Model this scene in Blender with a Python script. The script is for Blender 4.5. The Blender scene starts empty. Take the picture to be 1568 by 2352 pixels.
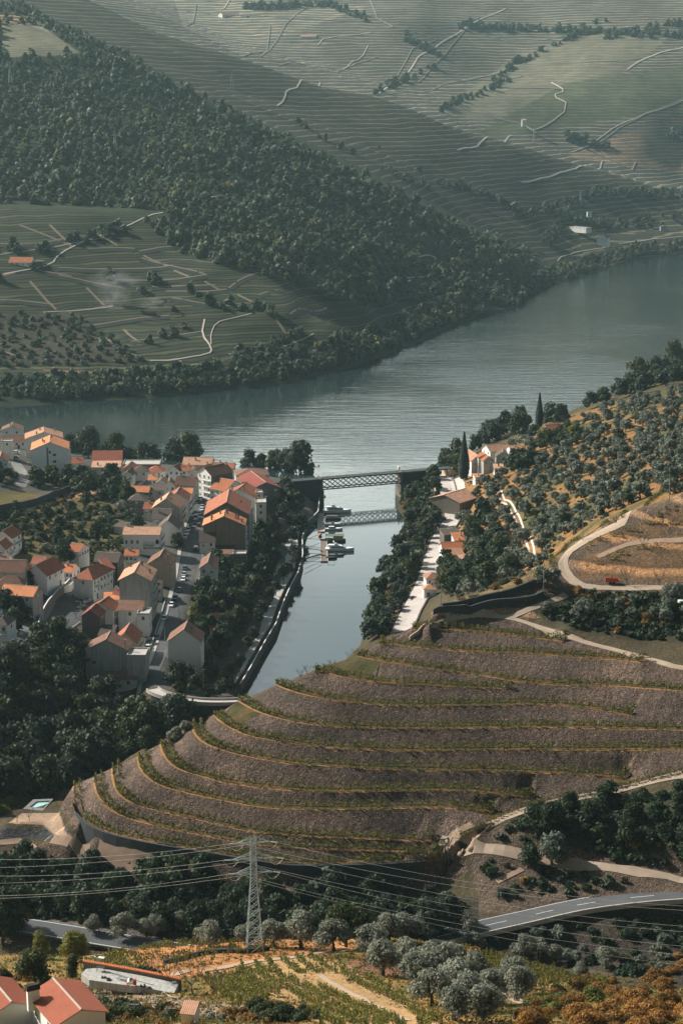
import bpy, math, random
import numpy as np
from mathutils import Vector, Matrix
from mathutils.geometry import delaunay_2d_cdt
R = math.radians
rng = np.random.default_rng(7)
random.seed(7)
scene = bpy.context.scene
COL = scene.collection

# ------------------------------------------------------------------ camera model
F, CX, CY, PIT, CAMZ = 4019.0, 784.0, 1176.0, R(13.25), 200.0
cp, sp = math.cos(PIT), math.sin(PIT)
def ray(x, y):
    a, b = x - CX, CY - y
    return (a, F*cp + b*sp, -F*sp + b*cp)
def P(x, y, z):
    d = ray(x, y); t = (z - CAMZ)/d[2]
    return (d[0]*t, d[1]*t, z)
def PD(x, y, D):
    d = ray(x, y); t = D/d[1]
    return (d[0]*t, D, CAMZ + d[2]*t)
def proj(X, Y, Z):
    dz = Z - CAMZ
    dep = Y*cp - dz*sp
    up = Y*sp + dz*cp
    return CX + F*X/dep, CY - F*up/dep
cam_d = bpy.data.cameras.new('camera'); cam = bpy.data.objects.new('camera', cam_d); COL.objects.link(cam)
cam.location = (0, 0, CAMZ); cam.rotation_euler = (R(90) - PIT, 0, 0)
cam_d.sensor_fit = 'VERTICAL'; cam_d.sensor_height = 24; cam_d.lens = F/2352*24
cam_d.clip_start = 1; cam_d.clip_end = 12000
scene.camera = cam

# ------------------------------------------------------------------ noise
def vnoise(x, y, seed=0):
    xi, yi = np.floor(x).astype(np.int64), np.floor(y).astype(np.int64)
    fx, fy = x - xi, y - yi
    fx = fx*fx*(3 - 2*fx); fy = fy*fy*(3 - 2*fy)
    def h(a, b):
        n = (a*374761393 + b*668265263 + seed*974634777) & 0xffffffff
        n = ((n ^ (n >> 13))*1274126177) & 0xffffffff
        return ((n ^ (n >> 16)) & 0xffff)/65535.0
    return (h(xi, yi)*(1-fx) + h(xi+1, yi)*fx)*(1-fy) + (h(xi, yi+1)*(1-fx) + h(xi+1, yi+1)*fx)*fy
def fbm(x, y, oct=4, seed=0):
    s, a, t = 0, 1, 0
    for k in range(oct):
        s = s + a*(vnoise(x*2**k, y*2**k, seed+k) - .5); t += a; a *= .5
    return s/t*2

# ------------------------------------------------------------------ terrain breaklines
PTS, EDG = [], []
def wl(pts, close=False):
    b = len(PTS)
    PTS.extend([tuple(map(float, p)) for p in pts])
    for i in range(len(pts) - 1): EDG.append((b+i, b+i+1))
def L(*p): 
    w = [P(*q) for q in p]; wl(w); return w
def LD(*p):
    w = [PD(*q) for q in p]; wl(w); return w
def pts(*p):
    for q in p: PTS.append(P(*q))
def ptsD(*p):
    for q in p: PTS.append(PD(*q))
def dens(w, step):
    out = []
    for a, b in zip(w[:-1], w[1:]):
        a, b = np.array(a), np.array(b); n = max(1, int(np.linalg.norm(b-a)/step))
        out += [tuple(a + (b-a)*k/n) for k in range(n)]
    return out + [tuple(w[-1])]
def smooth_line(w, it=2):
    w = [np.array(p, float) for p in w]
    for _ in range(it):
        o = [w[0]]
        for a, b in zip(w[:-1], w[1:]): o += [a*.75 + b*.25, a*.25 + b*.75]
        w = o + [w[-1]]
    return [tuple(p) for p in w]
def offs(w, dist, dz=0.0):
    w = np.array(w, float); d = np.gradient(w[:, :2], axis=0)
    d /= (np.linalg.norm(d, axis=1, keepdims=True) + 1e-9)
    n = np.stack([-d[:, 1], d[:, 0]], 1)
    o = w.copy(); o[:, :2] += n*dist; o[:, 2] += dz
    return [tuple(p) for p in o]
def shift(w, dx=0, dy=0, z=None, dz=0):
    return [(p[0]+dx, p[1]+dy, (p[2]+dz) if z is None else z) for p in w]
def zl(z, *p): return [(a, b, z) for a, b in p]

# far shore of the Douro
FS = L(*zl(.3, (-1100,945),(0,930),(100,928),(200,920),(300,915),(370,910),(440,905),(520,893),(600,888),(660,880),(720,862),(800,845),(880,815),(940,795),(1000,765),(1060,740),(1130,720),(1190,705),(1205,680),(1260,655),(1330,635),(1400,610),(1470,590),(1568,580),(1800,565),(2700,545)))
wl(shift(FS, dy=-9, z=-3))
L((-1100,875,12),(0,868,12),(120,862,12),(240,856,12),(360,850,13),(420,845,13),(520,832,14),(600,815,15),(680,800,15),(760,775,15),(860,740,15),(960,705,15),(1050,680,16),(1145,660,16),(1220,605,14),(1290,585,14),(1400,565,14),(1530,547,14),(2700,500,14))
pts((450,790,24),(300,760,30),(520,760,28),(700,770,24),(620,720,38),(700,700,42),(560,660,52),(400,690,46),(300,680,48),(200,700,44),(100,710,42),(0,715,42),(-1100,715,42),
    (0,640,62),(130,600,72),(200,610,68),(260,560,82),(400,590,72),(500,600,70),(600,630,60),(750,690,46),(850,680,38),(1000,640,30),(1130,600,26),
    (0,565,84),(160,565,82),(290,525,93),(360,490,104),(0,475,108),(200,480,106),(-1100,475,108),(100,790,26),(0,800,24),(230,800,24))
ptsD((-1100,460,1545),(0,460,1550),(200,465,1550),(360,470,1560),(480,450,1600),(600,520,1560),(700,560,1570),(850,590,1650),(1000,580,1780),(1120,560,1950),
     (-1100,300,1750),(0,300,1750),(200,300,1760),(400,330,1760),(600,400,1740),(750,450,1760),(900,490,1830),(0,150,1930),(150,200,1900),(300,250,1880))
r1 = [(-1100,-60,2150),(-300,0,2150),(0,30,2120),(100,50,2100),(200,80,2080),(330,150,2040),(460,215,1990),(600,285,1950),(700,335,1920),(790,385,1900),(900,430,1920),(1000,485,1950),(1100,535,1990),(1200,578,2040)]
RID1 = LD(*r1)
wl([(p[0]*(1+100/p[1]), p[1]+100, p[2]-22*(1-i/14)) for i, p in enumerate(RID1)])
LD(*[(x, y-3, D+(260-14*i)) for i, (x, y, D) in enumerate(r1[:-1])])
r2 = [(-1100,-200,2700),(100,-60,2600),(250,0,2550),(360,60,2520),(480,100,2500),(600,140,2500),(740,190,2500),(870,215,2520),(1000,255,2550),(1100,290,2580),(1180,315,2620),(1310,355,2680),(1390,372,2720),(1450,395,2740),(1568,425,2800),(2700,480,2900)]
RID2 = LD(*r2)
wl([(p[0]*(1+130/p[1]), p[1]+130, p[2]-35) for p in RID2])
LD(*[(x, y-4, D+480-13*i) for i, (x, y, D) in enumerate(r2)])
ptsD((1300,450,2500),(1400,480,2520),(1250,500,2330),(1100,420,2300),(950,350,2300),(1568,500,2620),(1450,530,2500),(1350,540,2350),(800,290,2330),(2700,510,2620),
     (600,100,3350),(1000,150,3350),(1200,240,3130),(1350,120,3420),(1200,100,3550),(900,60,3450),(1100,180,3400),(1000,215,3160),(1400,230,3190),(1568,230,3230),(1568,110,3450),(1480,300,3110),(1800,240,3230),(1000,60,3550),(1400,50,3580))
LD(*[(x, 0, 3700+60*math.sin(x*.006)) for x in (-1100,-400,0,300,600,900,1200,1500,1800,2700)])
LD(*[(x, -150, 4300) for x in (-1100,0,600,1200,1800,2700)])
LD(*[(x, -320, 4900) for x in (-1400,0,600,1200,1800,2900)])
# near shore, town side and creek, left bank
NS = L(*zl(.3, (-1100,985),(0,992),(150,1040),(300,1060),(450,1072),(560,1082),(640,1098),(700,1110),(726,1128)))
wl(shift(NS[:-1], dy=9, z=-3))
CL = L(*zl(.3, (733,1140),(733,1165),(730,1190),(705,1215),(694,1250),(695,1290),(685,1330),(664,1370),(651,1400),(634,1450),(610,1490),(574,1555),(552,1592)))
wl(shift(CL, dx=5, z=-3)); WALLTOP = offs(CL, -1.6, 2.6); wl(WALLTOP[2:])
NR = L(*zl(.3, (2700,640),(1750,760),(1568,835),(1480,860),(1400,900),(1330,935),(1250,965),(1150,1000),(1060,1050),(1010,1085),(1000,1100)))
wl(shift(NR, dy=9, z=-3))
CR = L(*zl(.3, (960,1125),(920,1150),(913,1167),(935,1195),(925,1230),(905,1270),(880,1310),(865,1360),(860,1400),(842,1440),(830,1480),(790,1520),(740,1560),(680,1600),(620,1625),(570,1620)))
wl(shift(CR, dx=-5, z=-3))
L((650,1215,4),(657,1250,3.5),(654,1300,3.5),(642,1340,3.5),(614,1400,3.5),(588,1460,3.5),(556,1530,3.5),(528,1590,5))
pts((160,1045,5),(300,1065,6),(450,1078,7),(560,1090,8),(640,1112,9),(700,1130,9),(690,1170,4),(0,1000,8),(-1100,1000,8))
L((470,1140,12),(455,1180,13),(440,1240,14),(425,1300,14.5),(405,1380,14.5),(380,1460,14.5),(340,1560,14))
L((484,1150,12),(474,1190,13),(462,1240,14),(452,1310,14.5),(428,1400,14.5),(402,1480,14.5),(368,1560,14))
pts((500,1400,9),(520,1300,10),(560,1250,7),(600,1180,8),(460,1480,9),(430,1545,9),(480,1560,6),(560,1340,5),(540,1450,5),
    (380,1250,15),(330,1280,17),(250,1310,19),(180,1340,21),(100,1350,24),(0,1350,28),(-1100,1350,60),(300,1450,15),(220,1460,16),(200,1540,14),
    (250,1150,18),(200,1200,21),(130,1230,24),(50,1200,26),(0,1180,27),(150,1150,22),(100,1130,20),(0,1150,25),(60,1040,19),(0,1040,22),(110,1100,18),(200,1080,12),(300,1110,12),(380,1120,12),(-1100,1150,60),
    (200,1560,12),(100,1530,18),(0,1540,21),(300,1620,6),(150,1650,8),(0,1650,14),(250,1720,4),(100,1740,6),(0,1760,9),(-1100,1650,50),(420,1680,4),(330,1660,5))
L((190,1370,19),(130,1440,21),(60,1480,23),(0,1500,24)); L((235,1380,18),(180,1440,20),(110,1490,22),(0,1520,24))
L((340,1562,14),(360,1588,13.5),(420,1604,13),(480,1609,12.5),(545,1606,12))
# right bank road
ROADR = [(1012,1088,9),(1022,1130,9),(1038,1190,9),(1008,1228,9),(990,1280,9),(972,1340,9),(945,1390,9),(915,1450,9)]
L(*[(x-16, y, z) for x, y, z in ROADR]); L(*[(x+26, y, z) for x, y, z in ROADR])
pts((1240,1290,42),(1350,1190,56),(1450,1140,62),(1568,1100,68),(1230,1250,38),(1150,1250,22),(1100,1300,13),(1050,1340,11),(1180,1150,27),(1130,1130,20),(1300,1120,42),(1300,1050,36),(1400,1000,42),(1400,1080,50),(1500,1000,52),(1568,1000,56),(1568,920,46),(1500,905,37),(1450,930,36),(1350,960,28),(1270,990,22),(1110,1060,14),(1180,1040,22),(1100,1180,14),(1800,1000,75),(2700,950,110),(870,1420,6),(900,1340,6),(950,1200,7))
L((2700,800,60),(1750,830,42),(1568,862,34),(1480,882,28),(1400,922,24),(1330,957,20),(1250,987,16),(1150,1012,12),(1080,1062,9))

# main terraced hill
TER = [
 (27, [(168,1805),(165,1835),(176,1864),(198,1889),(234,1908),(293,1924),(366,1939),(458,1952),(627,1982),(700,1987),(810,1984),(920,1981),(1007,1973)]),
 (28.5, [(216,1787),(216,1813),(227,1838),(256,1864),(293,1880),(366,1900),(439,1915),(513,1928),(590,1943),(663,1949),(810,1954),(920,1958),(1015,1960)]),
 (29.8, [(256,1765),(256,1787),(264,1816),(286,1838),(322,1853),(366,1864),(439,1880),(513,1897),(572,1911),(663,1921),(773,1926),(883,1930),(993,1935)]),
 (34.2, [(313,1739),(317,1761),(330,1781),(359,1802),(403,1816),(458,1829),(513,1840),(590,1855),(663,1860),(773,1862),(883,1859),(956,1857),(1029,1858),(1091,1862),(1135,1868)]),
 (36.6, [(366,1710),(370,1728),(384,1750),(410,1769),(458,1783),(513,1799),(590,1809),(663,1817),(773,1821),(920,1818),(1067,1818),(1140,1826),(1195,1831),(1225,1835)]),
 (40.2, [(439,1662),(443,1684),(461,1704),(494,1719),(531,1730),(590,1743),(663,1756),(736,1760),(846,1767),(956,1770),(1140,1773),(1287,1778),(1397,1786),(1440,1790)]),
 (42.6, [(487,1642),(502,1657),(531,1675),(572,1692),(663,1708),(736,1717),(810,1723),(920,1727),(1104,1724),(1250,1724),(1397,1725),(1568,1723),(1800,1720)]),
 (45.7, [(546,1611),(590,1637),(663,1657),(736,1668),(810,1673),(920,1676),(1140,1673),(1287,1672),(1433,1676),(1568,1678),(1800,1680)]),
 (49.6, [(630,1573),(663,1586),(700,1597),(773,1611),(846,1618),(920,1624),(1104,1621),(1250,1619),(1323,1625),(1397,1634),(1450,1645)]),
 (53.1, [(725,1545),(751,1545),(773,1553),(828,1564),(883,1571),(956,1575),(1104,1582),(1170,1583)]),
 (55.9, [(817,1507),(846,1514),(920,1527),(993,1538),(1049,1546),(1122,1555),(1184,1567),(1250,1573),(1342,1577),(1397,1575),(1470,1581),(1568,1588),(1800,1595)]),
 (58.7, [(874,1483),(919,1483),(993,1492),(1104,1500),(1214,1502),(1305,1509),(1397,1515),(1470,1522)]),
 (61.2, [(949,1446),(994,1447),(1067,1450),(1177,1460),(1250,1469),(1295,1475)]),
]
PATHR = [(1060,1925,31),(1130,1890,33),(1232,1848,35.2),(1287,1838,36),(1360,1826,37),(1433,1810,38.5),(1488,1795,40),(1568,1777,42),(1800,1730,48)]
TPP = [(985,1432),(1031,1418),(1104,1414),(1170,1418),(1214,1432),(1305,1463),(1360,1480),(1433,1496),(1507,1516),(1568,1535),(1800,1560)]
DONE = [([p[0] for p in PATHR], [p[1] for p in PATHR], [p[2] for p in PATHR])]
TLINES, TZ = [], []
for k, (z, pl) in enumerate(TER + [(63, TPP)]):
    jm = max(range(len(pl)), key=lambda i: -pl[i][0]) if k < len(TER) else 0
    zz = []
    for (x, y) in pl:
        best = None
        for (xs, ys, zs) in DONE:
            if xs[0] - 1 <= x <= xs[-1] + 1:
                yb = np.interp(x, xs, ys); zb = np.interp(x, xs, zs)
                if yb > y + .5 and (best is None or yb < best[0]): best = (yb, zb)
        if best is None: zz.append(z if k == 0 else None); continue
        h = ((best[0]-y)/9.24 - (1.33 if k > 2 else 1.0))/1.3
        zz.append(best[1] + max(.25, h))
    if k > 0:
        i0 = jm + 1
        val = next((q for q in zz[i0+1:] if q is not None), z)
        zz = [val if i <= i0 else q for i, q in enumerate(zz)]
        for i in range(1, len(zz)):
            if zz[i] is None: zz[i] = zz[i-1]
    for _ in range(1): zz = [zz[0]] + [(zz[i-1]+2*zz[i]+zz[i+1])/4 for i in range(1, len(zz)-1)] + [zz[-1]]
    TZ.append(zz)
    xs, ys, zs = [], [], []
    for (x, y), q in list(zip(pl, zz))[jm:]:
        if not xs or x > xs[-1]: xs.append(x); ys.append(y); zs.append(q)
    DONE.append((xs, ys, zs))
    w = dens(smooth_line([P(x, y, q) for (x, y), q in zip(pl, zz)], 2), 2.5)
    if k == len(TER): TP = w; wl(w); break
    TLINES.append(w)
    wl(w)
    wd = 2.3 if k in (0, 1, 2) else 3.3
    wi = offs(w, wd, .12)
    if k in (0, 1, 2): wi = wi[6:-1]
    cut = max(1, int(5/2.5)); wl(wi[1:-cut])
L(*PATHR)
# wall / bank below the lowest terrace
L((141,1849,22),(165,1875,21.5),(185,1910,21.5),(200,1940,21.5),(300,1970,22.7),(458,2000,22.7),(627,2035,22),(800,2045,21),(1000,2035,21),(1075,2005,22))
pts((1020,1945,30),(1080,1912,33),(1100,1960,29),(1300,2000,27),(1568,2010,28),(1400,1950,31),(1568,1940,34),(1300,1900,34.5),(1568,1850,39),(1800,1900,42))
L((1000,2148,22),(1200,2102,23),(1350,2067,25),(1568,2044,27),(2000,2020,29)); L((1000,2163,21.5),(1200,2122,22.5),(1350,2087,24.5),(1568,2066,26.5),(2000,2050,28.5))
pts((1568,2150,20),(1300,2150,17),(1300,2200,18),(1568,2200,22),(700,2100,18),(500,2080,16),(850,2100,17),(300,2060,14),(2700,2100,30),(2700,1900,50),(2700,1700,60))
# silhouette back side of the terraced hill
SIL = [P(143,1827,24)] + [P(t[1][0][0], t[1][0][1]-2, TZ[i][0]) for i, t in enumerate(TER)] + [P(985,1430,TZ[-1][0])]
wl([(p[0]-6, p[1]+22, p[2]-16) for p in SIL])
# pool terrace and left flank
pts((60,1850,17),(110,1838,17),(130,1880,18),(30,1880,18),(0,1865,17),(-1100,1865,40))
L((0,1897,19.5),(60,1893,19.5),(110,1897,19),(150,1915,19)); L((0,1925,16.5),(60,1922,16.5),(120,1925,17),(165,1930,18))
pts((0,2000,14),(200,2000,17),(100,2080,11),(-1100,2000,30),(-1100,2100,20))
L((-1100,2100,24),(35,2112,24),(150,2130,24),(270,2152,24),(480,2185,24)); L((-1100,2125,23),(35,2135,23),(150,2154,23),(270,2175,23),(480,2205,23))
# foreground slope
FC = L((-1100,2180,40),(0,2195,40),(200,2192,42),(350,2172,44),(600,2160,46),(850,2150,47),(950,2150,46),(1000,2167,44),(1160,2207,43),(1300,2243,42),(1420,2280,42),(1568,2292,44),(2700,2310,44))
wl([(p[0], p[1]+16, p[2]-17) for p in FC])
pts((0,2260,61),(200,2250,60),(400,2230,58),(600,2230,58),(800,2230,58),(1000,2260,60),(1300,2300,60),(1568,2320,62),(-1100,2260,61),(2700,2330,62),(1100,2290,66))
L(*[(x, 2352, 84) for x in (-1100,0,400,800,1200,1568,2700)])
# hill top, hollow and upper right
L((1000,1403,64.5),(1100,1388,65.5),(1200,1363,66.5),(1262,1338,67.5))
RTOP = L((1000,1392,65.0),(1050,1372,66.0),(1150,1340,67.5),(1250,1298,69.5),(1285,1262,71.5),(1350,1215,75.5),(1450,1160,82.5),(1568,1115,89.5),(1750,1050,99.5),(2700,900,136.5))
wl([(p[0]-4, p[1]+22, p[2]-15) for p in RTOP])
L((1285,1305,68.5),(1325,1338,66.5),(1450,1343,66.5),(1568,1343,66.5),(1800,1340,66.5)); L((1262,1315,68.5),(1310,1350,66.5),(1450,1358,66.2),(1568,1358,66.2),(1800,1358,66.2))
pts((1400,1290,70.5),(1568,1280,72.5),(1568,1220,78.5),(1450,1230,75.5),(1300,1400,63.5),(1400,1420,62.5),(1568,1430,62.5),(1300,1440,62.5),(2700,1300,106.5),(2700,1500,76.5))
for x, y, z in [(-120,100,112),(120,100,112),(-100,40,130),(100,40,130),(0,150,108),(-75,150,108),(75,150,108),(-600,100,130),(600,100,130)]: PTS.append((x, y, z))
for Y, z in [(400,75),(700,90),(900,60),(2000,300),(3000,300)]:
    PTS.append((-.6*Y, Y, z)); PTS.append((.6*Y, Y, z))

# ------------------------------------------------------------------ rasterise the TIN on a fan grid (u = X/Y, Y)
vin = [Vector((p[0], p[1])) for p in PTS]
vo, eo, fo, ov_, oe_, of_ = delaunay_2d_cdt(vin, EDG, [], 0, 1e-3)
XY = np.array([(v.x, v.y) for v in vo]); PA = np.array(PTS)
ZV = np.empty(len(vo))
for i, o in enumerate(ov_):
    if len(o): ZV[i] = PA[o[0], 2]
    else:
        d = np.hypot(PA[:, 0]-XY[i, 0], PA[:, 1]-XY[i, 1]) + .01
        j = np.argsort(d)[:4]; ZV[i] = (PA[j, 2]/d[j]).sum()/(1/d[j]).sum()
YR = np.concatenate([np.arange(120,260,2.0), np.arange(260,470,.5), np.arange(470,1000,1.5), np.arange(1000,1180,3), np.arange(1180,1600,1.7), np.arange(1600,2200,3.5), np.arange(2200,2700,5), np.arange(2700,4300,9), np.arange(4300,5000,25)])
UC = np.concatenate([np.linspace(-.46,-.225,36)[:-1], np.linspace(-.225,.225,620), np.linspace(.225,.46,36)[1:]])
NY, NU = len(YR), len(UC)
ZG = np.full((NY, NU), np.nan)
for f in fo:
    if len(f) != 3: continue
    a, b, c = XY[f[0]], XY[f[1]], XY[f[2]]; y0, y1 = min(a[1],b[1],c[1]), max(a[1],b[1],c[1])
    us = [a[0]/max(a[1],1), b[0]/max(b[1],1), c[0]/max(c[1],1)]
    i0, i1 = np.searchsorted(YR, y0), np.searchsorted(YR, y1, 'right')
    j0, j1 = np.searchsorted(UC, min(us)-1e-6), np.searchsorted(UC, max(us)+1e-6, 'right')
    if i1 <= i0 or j1 <= j0: continue
    Yg = YR[i0:i1, None]; Xg = UC[None, j0:j1]*Yg
    det = (b[1]-c[1])*(a[0]-c[0]) + (c[0]-b[0])*(a[1]-c[1])
    if abs(det) < 1e-9: continue
    l0 = ((b[1]-c[1])*(Xg-c[0]) + (c[0]-b[0])*(Yg-c[1]))/det
    l1 = ((c[1]-a[1])*(Xg-c[0]) + (a[0]-c[0])*(Yg-c[1]))/det
    l2 = 1-l0-l1; m = (l0 >= -1e-5) & (l1 >= -1e-5) & (l2 >= -1e-5)
    z = l0*ZV[f[0]] + l1*ZV[f[1]] + l2*ZV[f[2]]
    sub = ZG[i0:i1, j0:j1]; sub[m] = z[m]
for j in range(NU):                                   # fill what lies outside the triangulation
    c = ZG[:, j]; bad = np.isnan(c)
    if bad.any() and not bad.all(): c[bad] = np.interp(YR[bad], YR[~bad], c[~bad])
XG = UC[None, :]*YR[:, None]; YG = np.repeat(YR[:, None], NU, 1)
def blur(Z, n, it=2):
    for _ in range(it):
        Q = np.pad(Z, ((n, n), (0, 0)), 'edge'); c = np.cumsum(np.vstack([np.zeros((1, NU)), Q]), 0); Z = (c[2*n+1:] - c[:-2*n-1])/(2*n+1)
        Q = np.pad(Z, ((0, 0), (n, n)), 'edge'); c = np.cumsum(np.hstack([np.zeros((NY, 1)), Q]), 1); Z = (c[:, 2*n+1:] - c[:, :-2*n-1])/(2*n+1)
    return Z
def inpoly(px, py, poly):
    m = np.zeros(np.shape(px), bool); n = len(poly)
    for i in range(n):
        (x1, y1), (x2, y2) = poly[i], poly[(i+1) % n]
        if y1 == y2: continue
        c = ((y1 > py) != (y2 > py)) & (px < (x2-x1)*(py-y1)/(y2-y1) + x1)
        m ^= c
    return m
PXG, PYG = proj(XG, YG, ZG)
HILL = [(130,1845),(150,1800),(216,1770),(311,1725),(436,1655),(546,1604),(725,1538),(874,1474),(990,1420),(1104,1408),(1214,1424),(1360,1474),(1568,1528),(1800,1550),(1800,1720),(1568,1780),(1433,1812),(1232,1850),(1060,1930),(1075,2000),(1000,2040),(627,2040),(200,1945)]
hillm = inpoly(PXG, PYG, HILL) & (YG > 340) & (YG < 470)
ZB3, ZB10 = blur(ZG, 3), blur(ZG, 10)
w_far = np.clip((YG-1150)/200, 0, 1)
hm = blur(hillm.astype(float), 2, 1)
SL0 = np.sqrt((np.gradient(ZG, axis=0)/np.gradient(YG, axis=0))**2 + (np.gradient(ZG, axis=1)/np.gradient(XG, axis=1))**2)
Z = ZG*hm + ZB3*(1-hm)
Z = Z*(1-w_far) + ZB10*w_far
Z = np.where(ZB3 < .6, ZG, Z)
land = np.clip((Z-1.5)/4, 0, 1)
Z = Z + land*(w_far*(fbm(XG/160, YG/160, 4, 3)*9 + np.clip((YG-2700)/400, 0, 1)*fbm(XG/420, YG/420, 3, 5)*9) + (1-w_far)*(1-hm)*(fbm(XG/14, YG/14, 3, 9)*.8)) + hm*fbm(XG/1.7, YG/1.7, 3, 11)*.10
ZG = Z
def ground(X, Y):
    X, Y = np.atleast_1d(np.asarray(X, float)), np.atleast_1d(np.asarray(Y, float))
    i = np.clip(np.searchsorted(YR, Y)-1, 0, NY-2); fy = np.clip((Y-YR[i])/(YR[i+1]-YR[i]), 0, 1)
    u = X/Y; j = np.clip(np.searchsorted(UC, u)-1, 0, NU-2); fu = np.clip((u-UC[j])/(UC[j+1]-UC[j]), 0, 1)
    return (ZG[i, j]*(1-fu)+ZG[i, j+1]*fu)*(1-fy) + (ZG[i+1, j]*(1-fu)+ZG[i+1, j+1]*fu)*fy
def gz(X, Y): return float(ground(X, Y)[0])
def hit(x, y, ymin=0):
    d = ray(x, y); u = d[0]/d[1]
    j = min(max(int(np.searchsorted(UC, u))-1, 0), NU-2); fu = (u-UC[j])/(UC[j+1]-UC[j])
    col = ZG[:, j]*(1-fu) + ZG[:, j+1]*fu
    zr = CAMZ + d[2]*YR/d[1]
    s = (col >= zr) & (YR > ymin)
    k = int(np.argmax(s))
    if not s[k]: return None
    if k == 0: return (u*YR[0], YR[0], col[0])
    a = col[k-1]-zr[k-1]; b = col[k]-zr[k]; t = -a/(b-a+1e-9) if a < 0 else 0
    Y = YR[k-1] + t*(YR[k]-YR[k-1])
    return (u*Y, Y, gz(u*Y, Y))
# ------------------------------------------------------------------ materials
def srgb(r, g, b):
    f = lambda c: (c/255/12.92) if c/255 <= .04045 else ((c/255+.055)/1.055)**2.4
    return (f(r), f(g), f(b))
MATS = {}
class NT:
    def __init__(s, m): s.t = m.node_tree; s.n = s.t.nodes; s.l = s.t.links
    def add(s, typ, **kw):
        n = s.n.new(typ)
        for k, v in kw.items():
            if k.startswith('i_'): n.inputs[k[2:].replace('_', ' ')].default_value = v
            elif k.startswith('x'): n.inputs[int(k[1:])].default_value = v
            else: setattr(n, k, v)
        return n
    def link(s, a, b): s.l.new(a, b)
def newmat(name):
    m = bpy.data.materials.new(name); m.use_nodes = True
    t = NT(m); b = t.n['Principled BSDF']; b.inputs['Roughness'].default_value = .85
    b.inputs['Specular IOR Level'].default_value = .25
    return m, t, b
def ramp(t, fac, stops):
    r = t.add('ShaderNodeValToRGB'); e = r.color_ramp.elements
    e[0].position, e[0].color = stops[0][0], (*stops[0][1], 1)
    e[1].position, e[1].color = stops[-1][0], (*stops[-1][1], 1)
    for p, c in stops[1:-1]:
        q = e.new(p); q.color = (*c, 1)
    t.link(fac, r.inputs[0]); return r.outputs[0]
def mathn(t, op, a, b=None, c=None):
    n = t.add('ShaderNodeMath', operation=op)
    for i, v in enumerate((a, b, c)):
        if v is None: continue
        if hasattr(v, 'links'): t.link(v, n.inputs[i])
        else: n.inputs[i].default_value = v
    return n.outputs[0]
def mixc(t, fac, a, b, mode='MIX'):
    n = t.add('ShaderNodeMix', data_type='RGBA', blend_type=mode)
    for s, v in ((n.inputs[0], fac), (n.inputs[6], a), (n.inputs[7], b)):
        if hasattr(v, 'links'): t.link(v, s)
        else: s.default_value = (*v, 1) if isinstance(v, tuple) and len(v) == 3 else v
    return n.outputs[2]
def noise(t, vec, scale, detail=4, rough=.6):
    n = t.add('ShaderNodeTexNoise', i_Scale=scale, i_Detail=detail, i_Roughness=rough)
    if vec is not None: t.link(vec, n.inputs['Vector'])
    return n.outputs['Fac']
def mat_plain(name, col, rough=.8, spec=.25, var=.25, scale=.5, metal=0, streak=False, bump=0):
    if name in MATS: return MATS[name]
    m, t, b = newmat(name)
    b.inputs['Roughness'].default_value = rough; b.inputs['Metallic'].default_value = metal
    b.inputs['Specular IOR Level'].default_value = spec
    tc = t.add('ShaderNodeTexCoord')
    n = noise(t, tc.outputs['Object'], scale, 6, .65)
    c = mixc(t, n, tuple(x*(1-var) for x in col), tuple(min(1, x*(1+var)) for x in col))
    if streak:
        mp = t.add('ShaderNodeMapping'); mp.inputs['Scale'].default_value = (1.6, 1.6, .12); t.link(tc.outputs['Object'], mp.inputs[0])
        s = noise(t, mp.outputs[0], 1.0, 5, .7)
        s = ramp(t, s, [(.42, (0, 0, 0)), (.72, (1, 1, 1))])
        c = mixc(t, mathn(t, 'MULTIPLY', s, streak), c, tuple(x*.35 for x in col))
    oi = t.add('ShaderNodeObjectInfo')
    t.link(c, b.inputs['Base Color'])
    if bump:
        bp = t.add('ShaderNodeBump', i_Strength=bump, i_Distance=.1); t.link(noise(t, tc.outputs['Object'], 4, 6, .7), bp.inputs['Height']); t.link(bp.outputs[0], b.inputs['Normal'])
    MATS[name] = m; return m
def mat_roof(name, col, old=.3):
    if name in MATS: return MATS[name]
    m, t, b = newmat(name)
    tc = t.add('ShaderNodeTexCoord'); uv = t.add('ShaderNodeSeparateXYZ'); t.link(tc.outputs['UV'], uv.inputs[0])
    n1 = noise(t, tc.outputs['Object'], .5, 6, .7); n2 = noise(t, tc.outputs['Object'], 3.5, 4, .7)
    c = mixc(t, n2, tuple(x*.78 for x in col), tuple(min(1, x*1.2) for x in col))
    st = ramp(t, n1, [(.42, (0, 0, 0)), (.68, (1, 1, 1))])
    c = mixc(t, mathn(t, 'MULTIPLY', st, old), c, (.055, .042, .035))
    wv = mathn(t, 'ABSOLUTE', mathn(t, 'SINE', mathn(t, 'MULTIPLY', uv.outputs[0], math.pi/.26)))
    rw = mathn(t, 'FRACT', mathn(t, 'MULTIPLY', uv.outputs[1], 1/.42))
    h = mathn(t, 'ADD', wv, mathn(t, 'MULTIPLY', rw, .5))
    c = mixc(t, mathn(t, 'MULTIPLY', mathn(t, 'SUBTRACT', 1, wv), .45), c, tuple(x*.35 for x in col))
    oi = t.add('ShaderNodeObjectInfo'); rv = ramp(t, oi.outputs['Random'], [(0, (.62,.60,.62)), (.5, (.95,.93,.9)), (1, (1.12,1.22,1.3))])
    c = mixc(t, 1.0, c, rv, 'MULTIPLY')
    t.link(c, b.inputs['Base Color'])
    bp = t.add('ShaderNodeBump', i_Strength=.6, i_Distance=.06); t.link(h, bp.inputs['Height']); t.link(bp.outputs[0], b.inputs['Normal'])
    MATS[name] = m; return m
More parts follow.
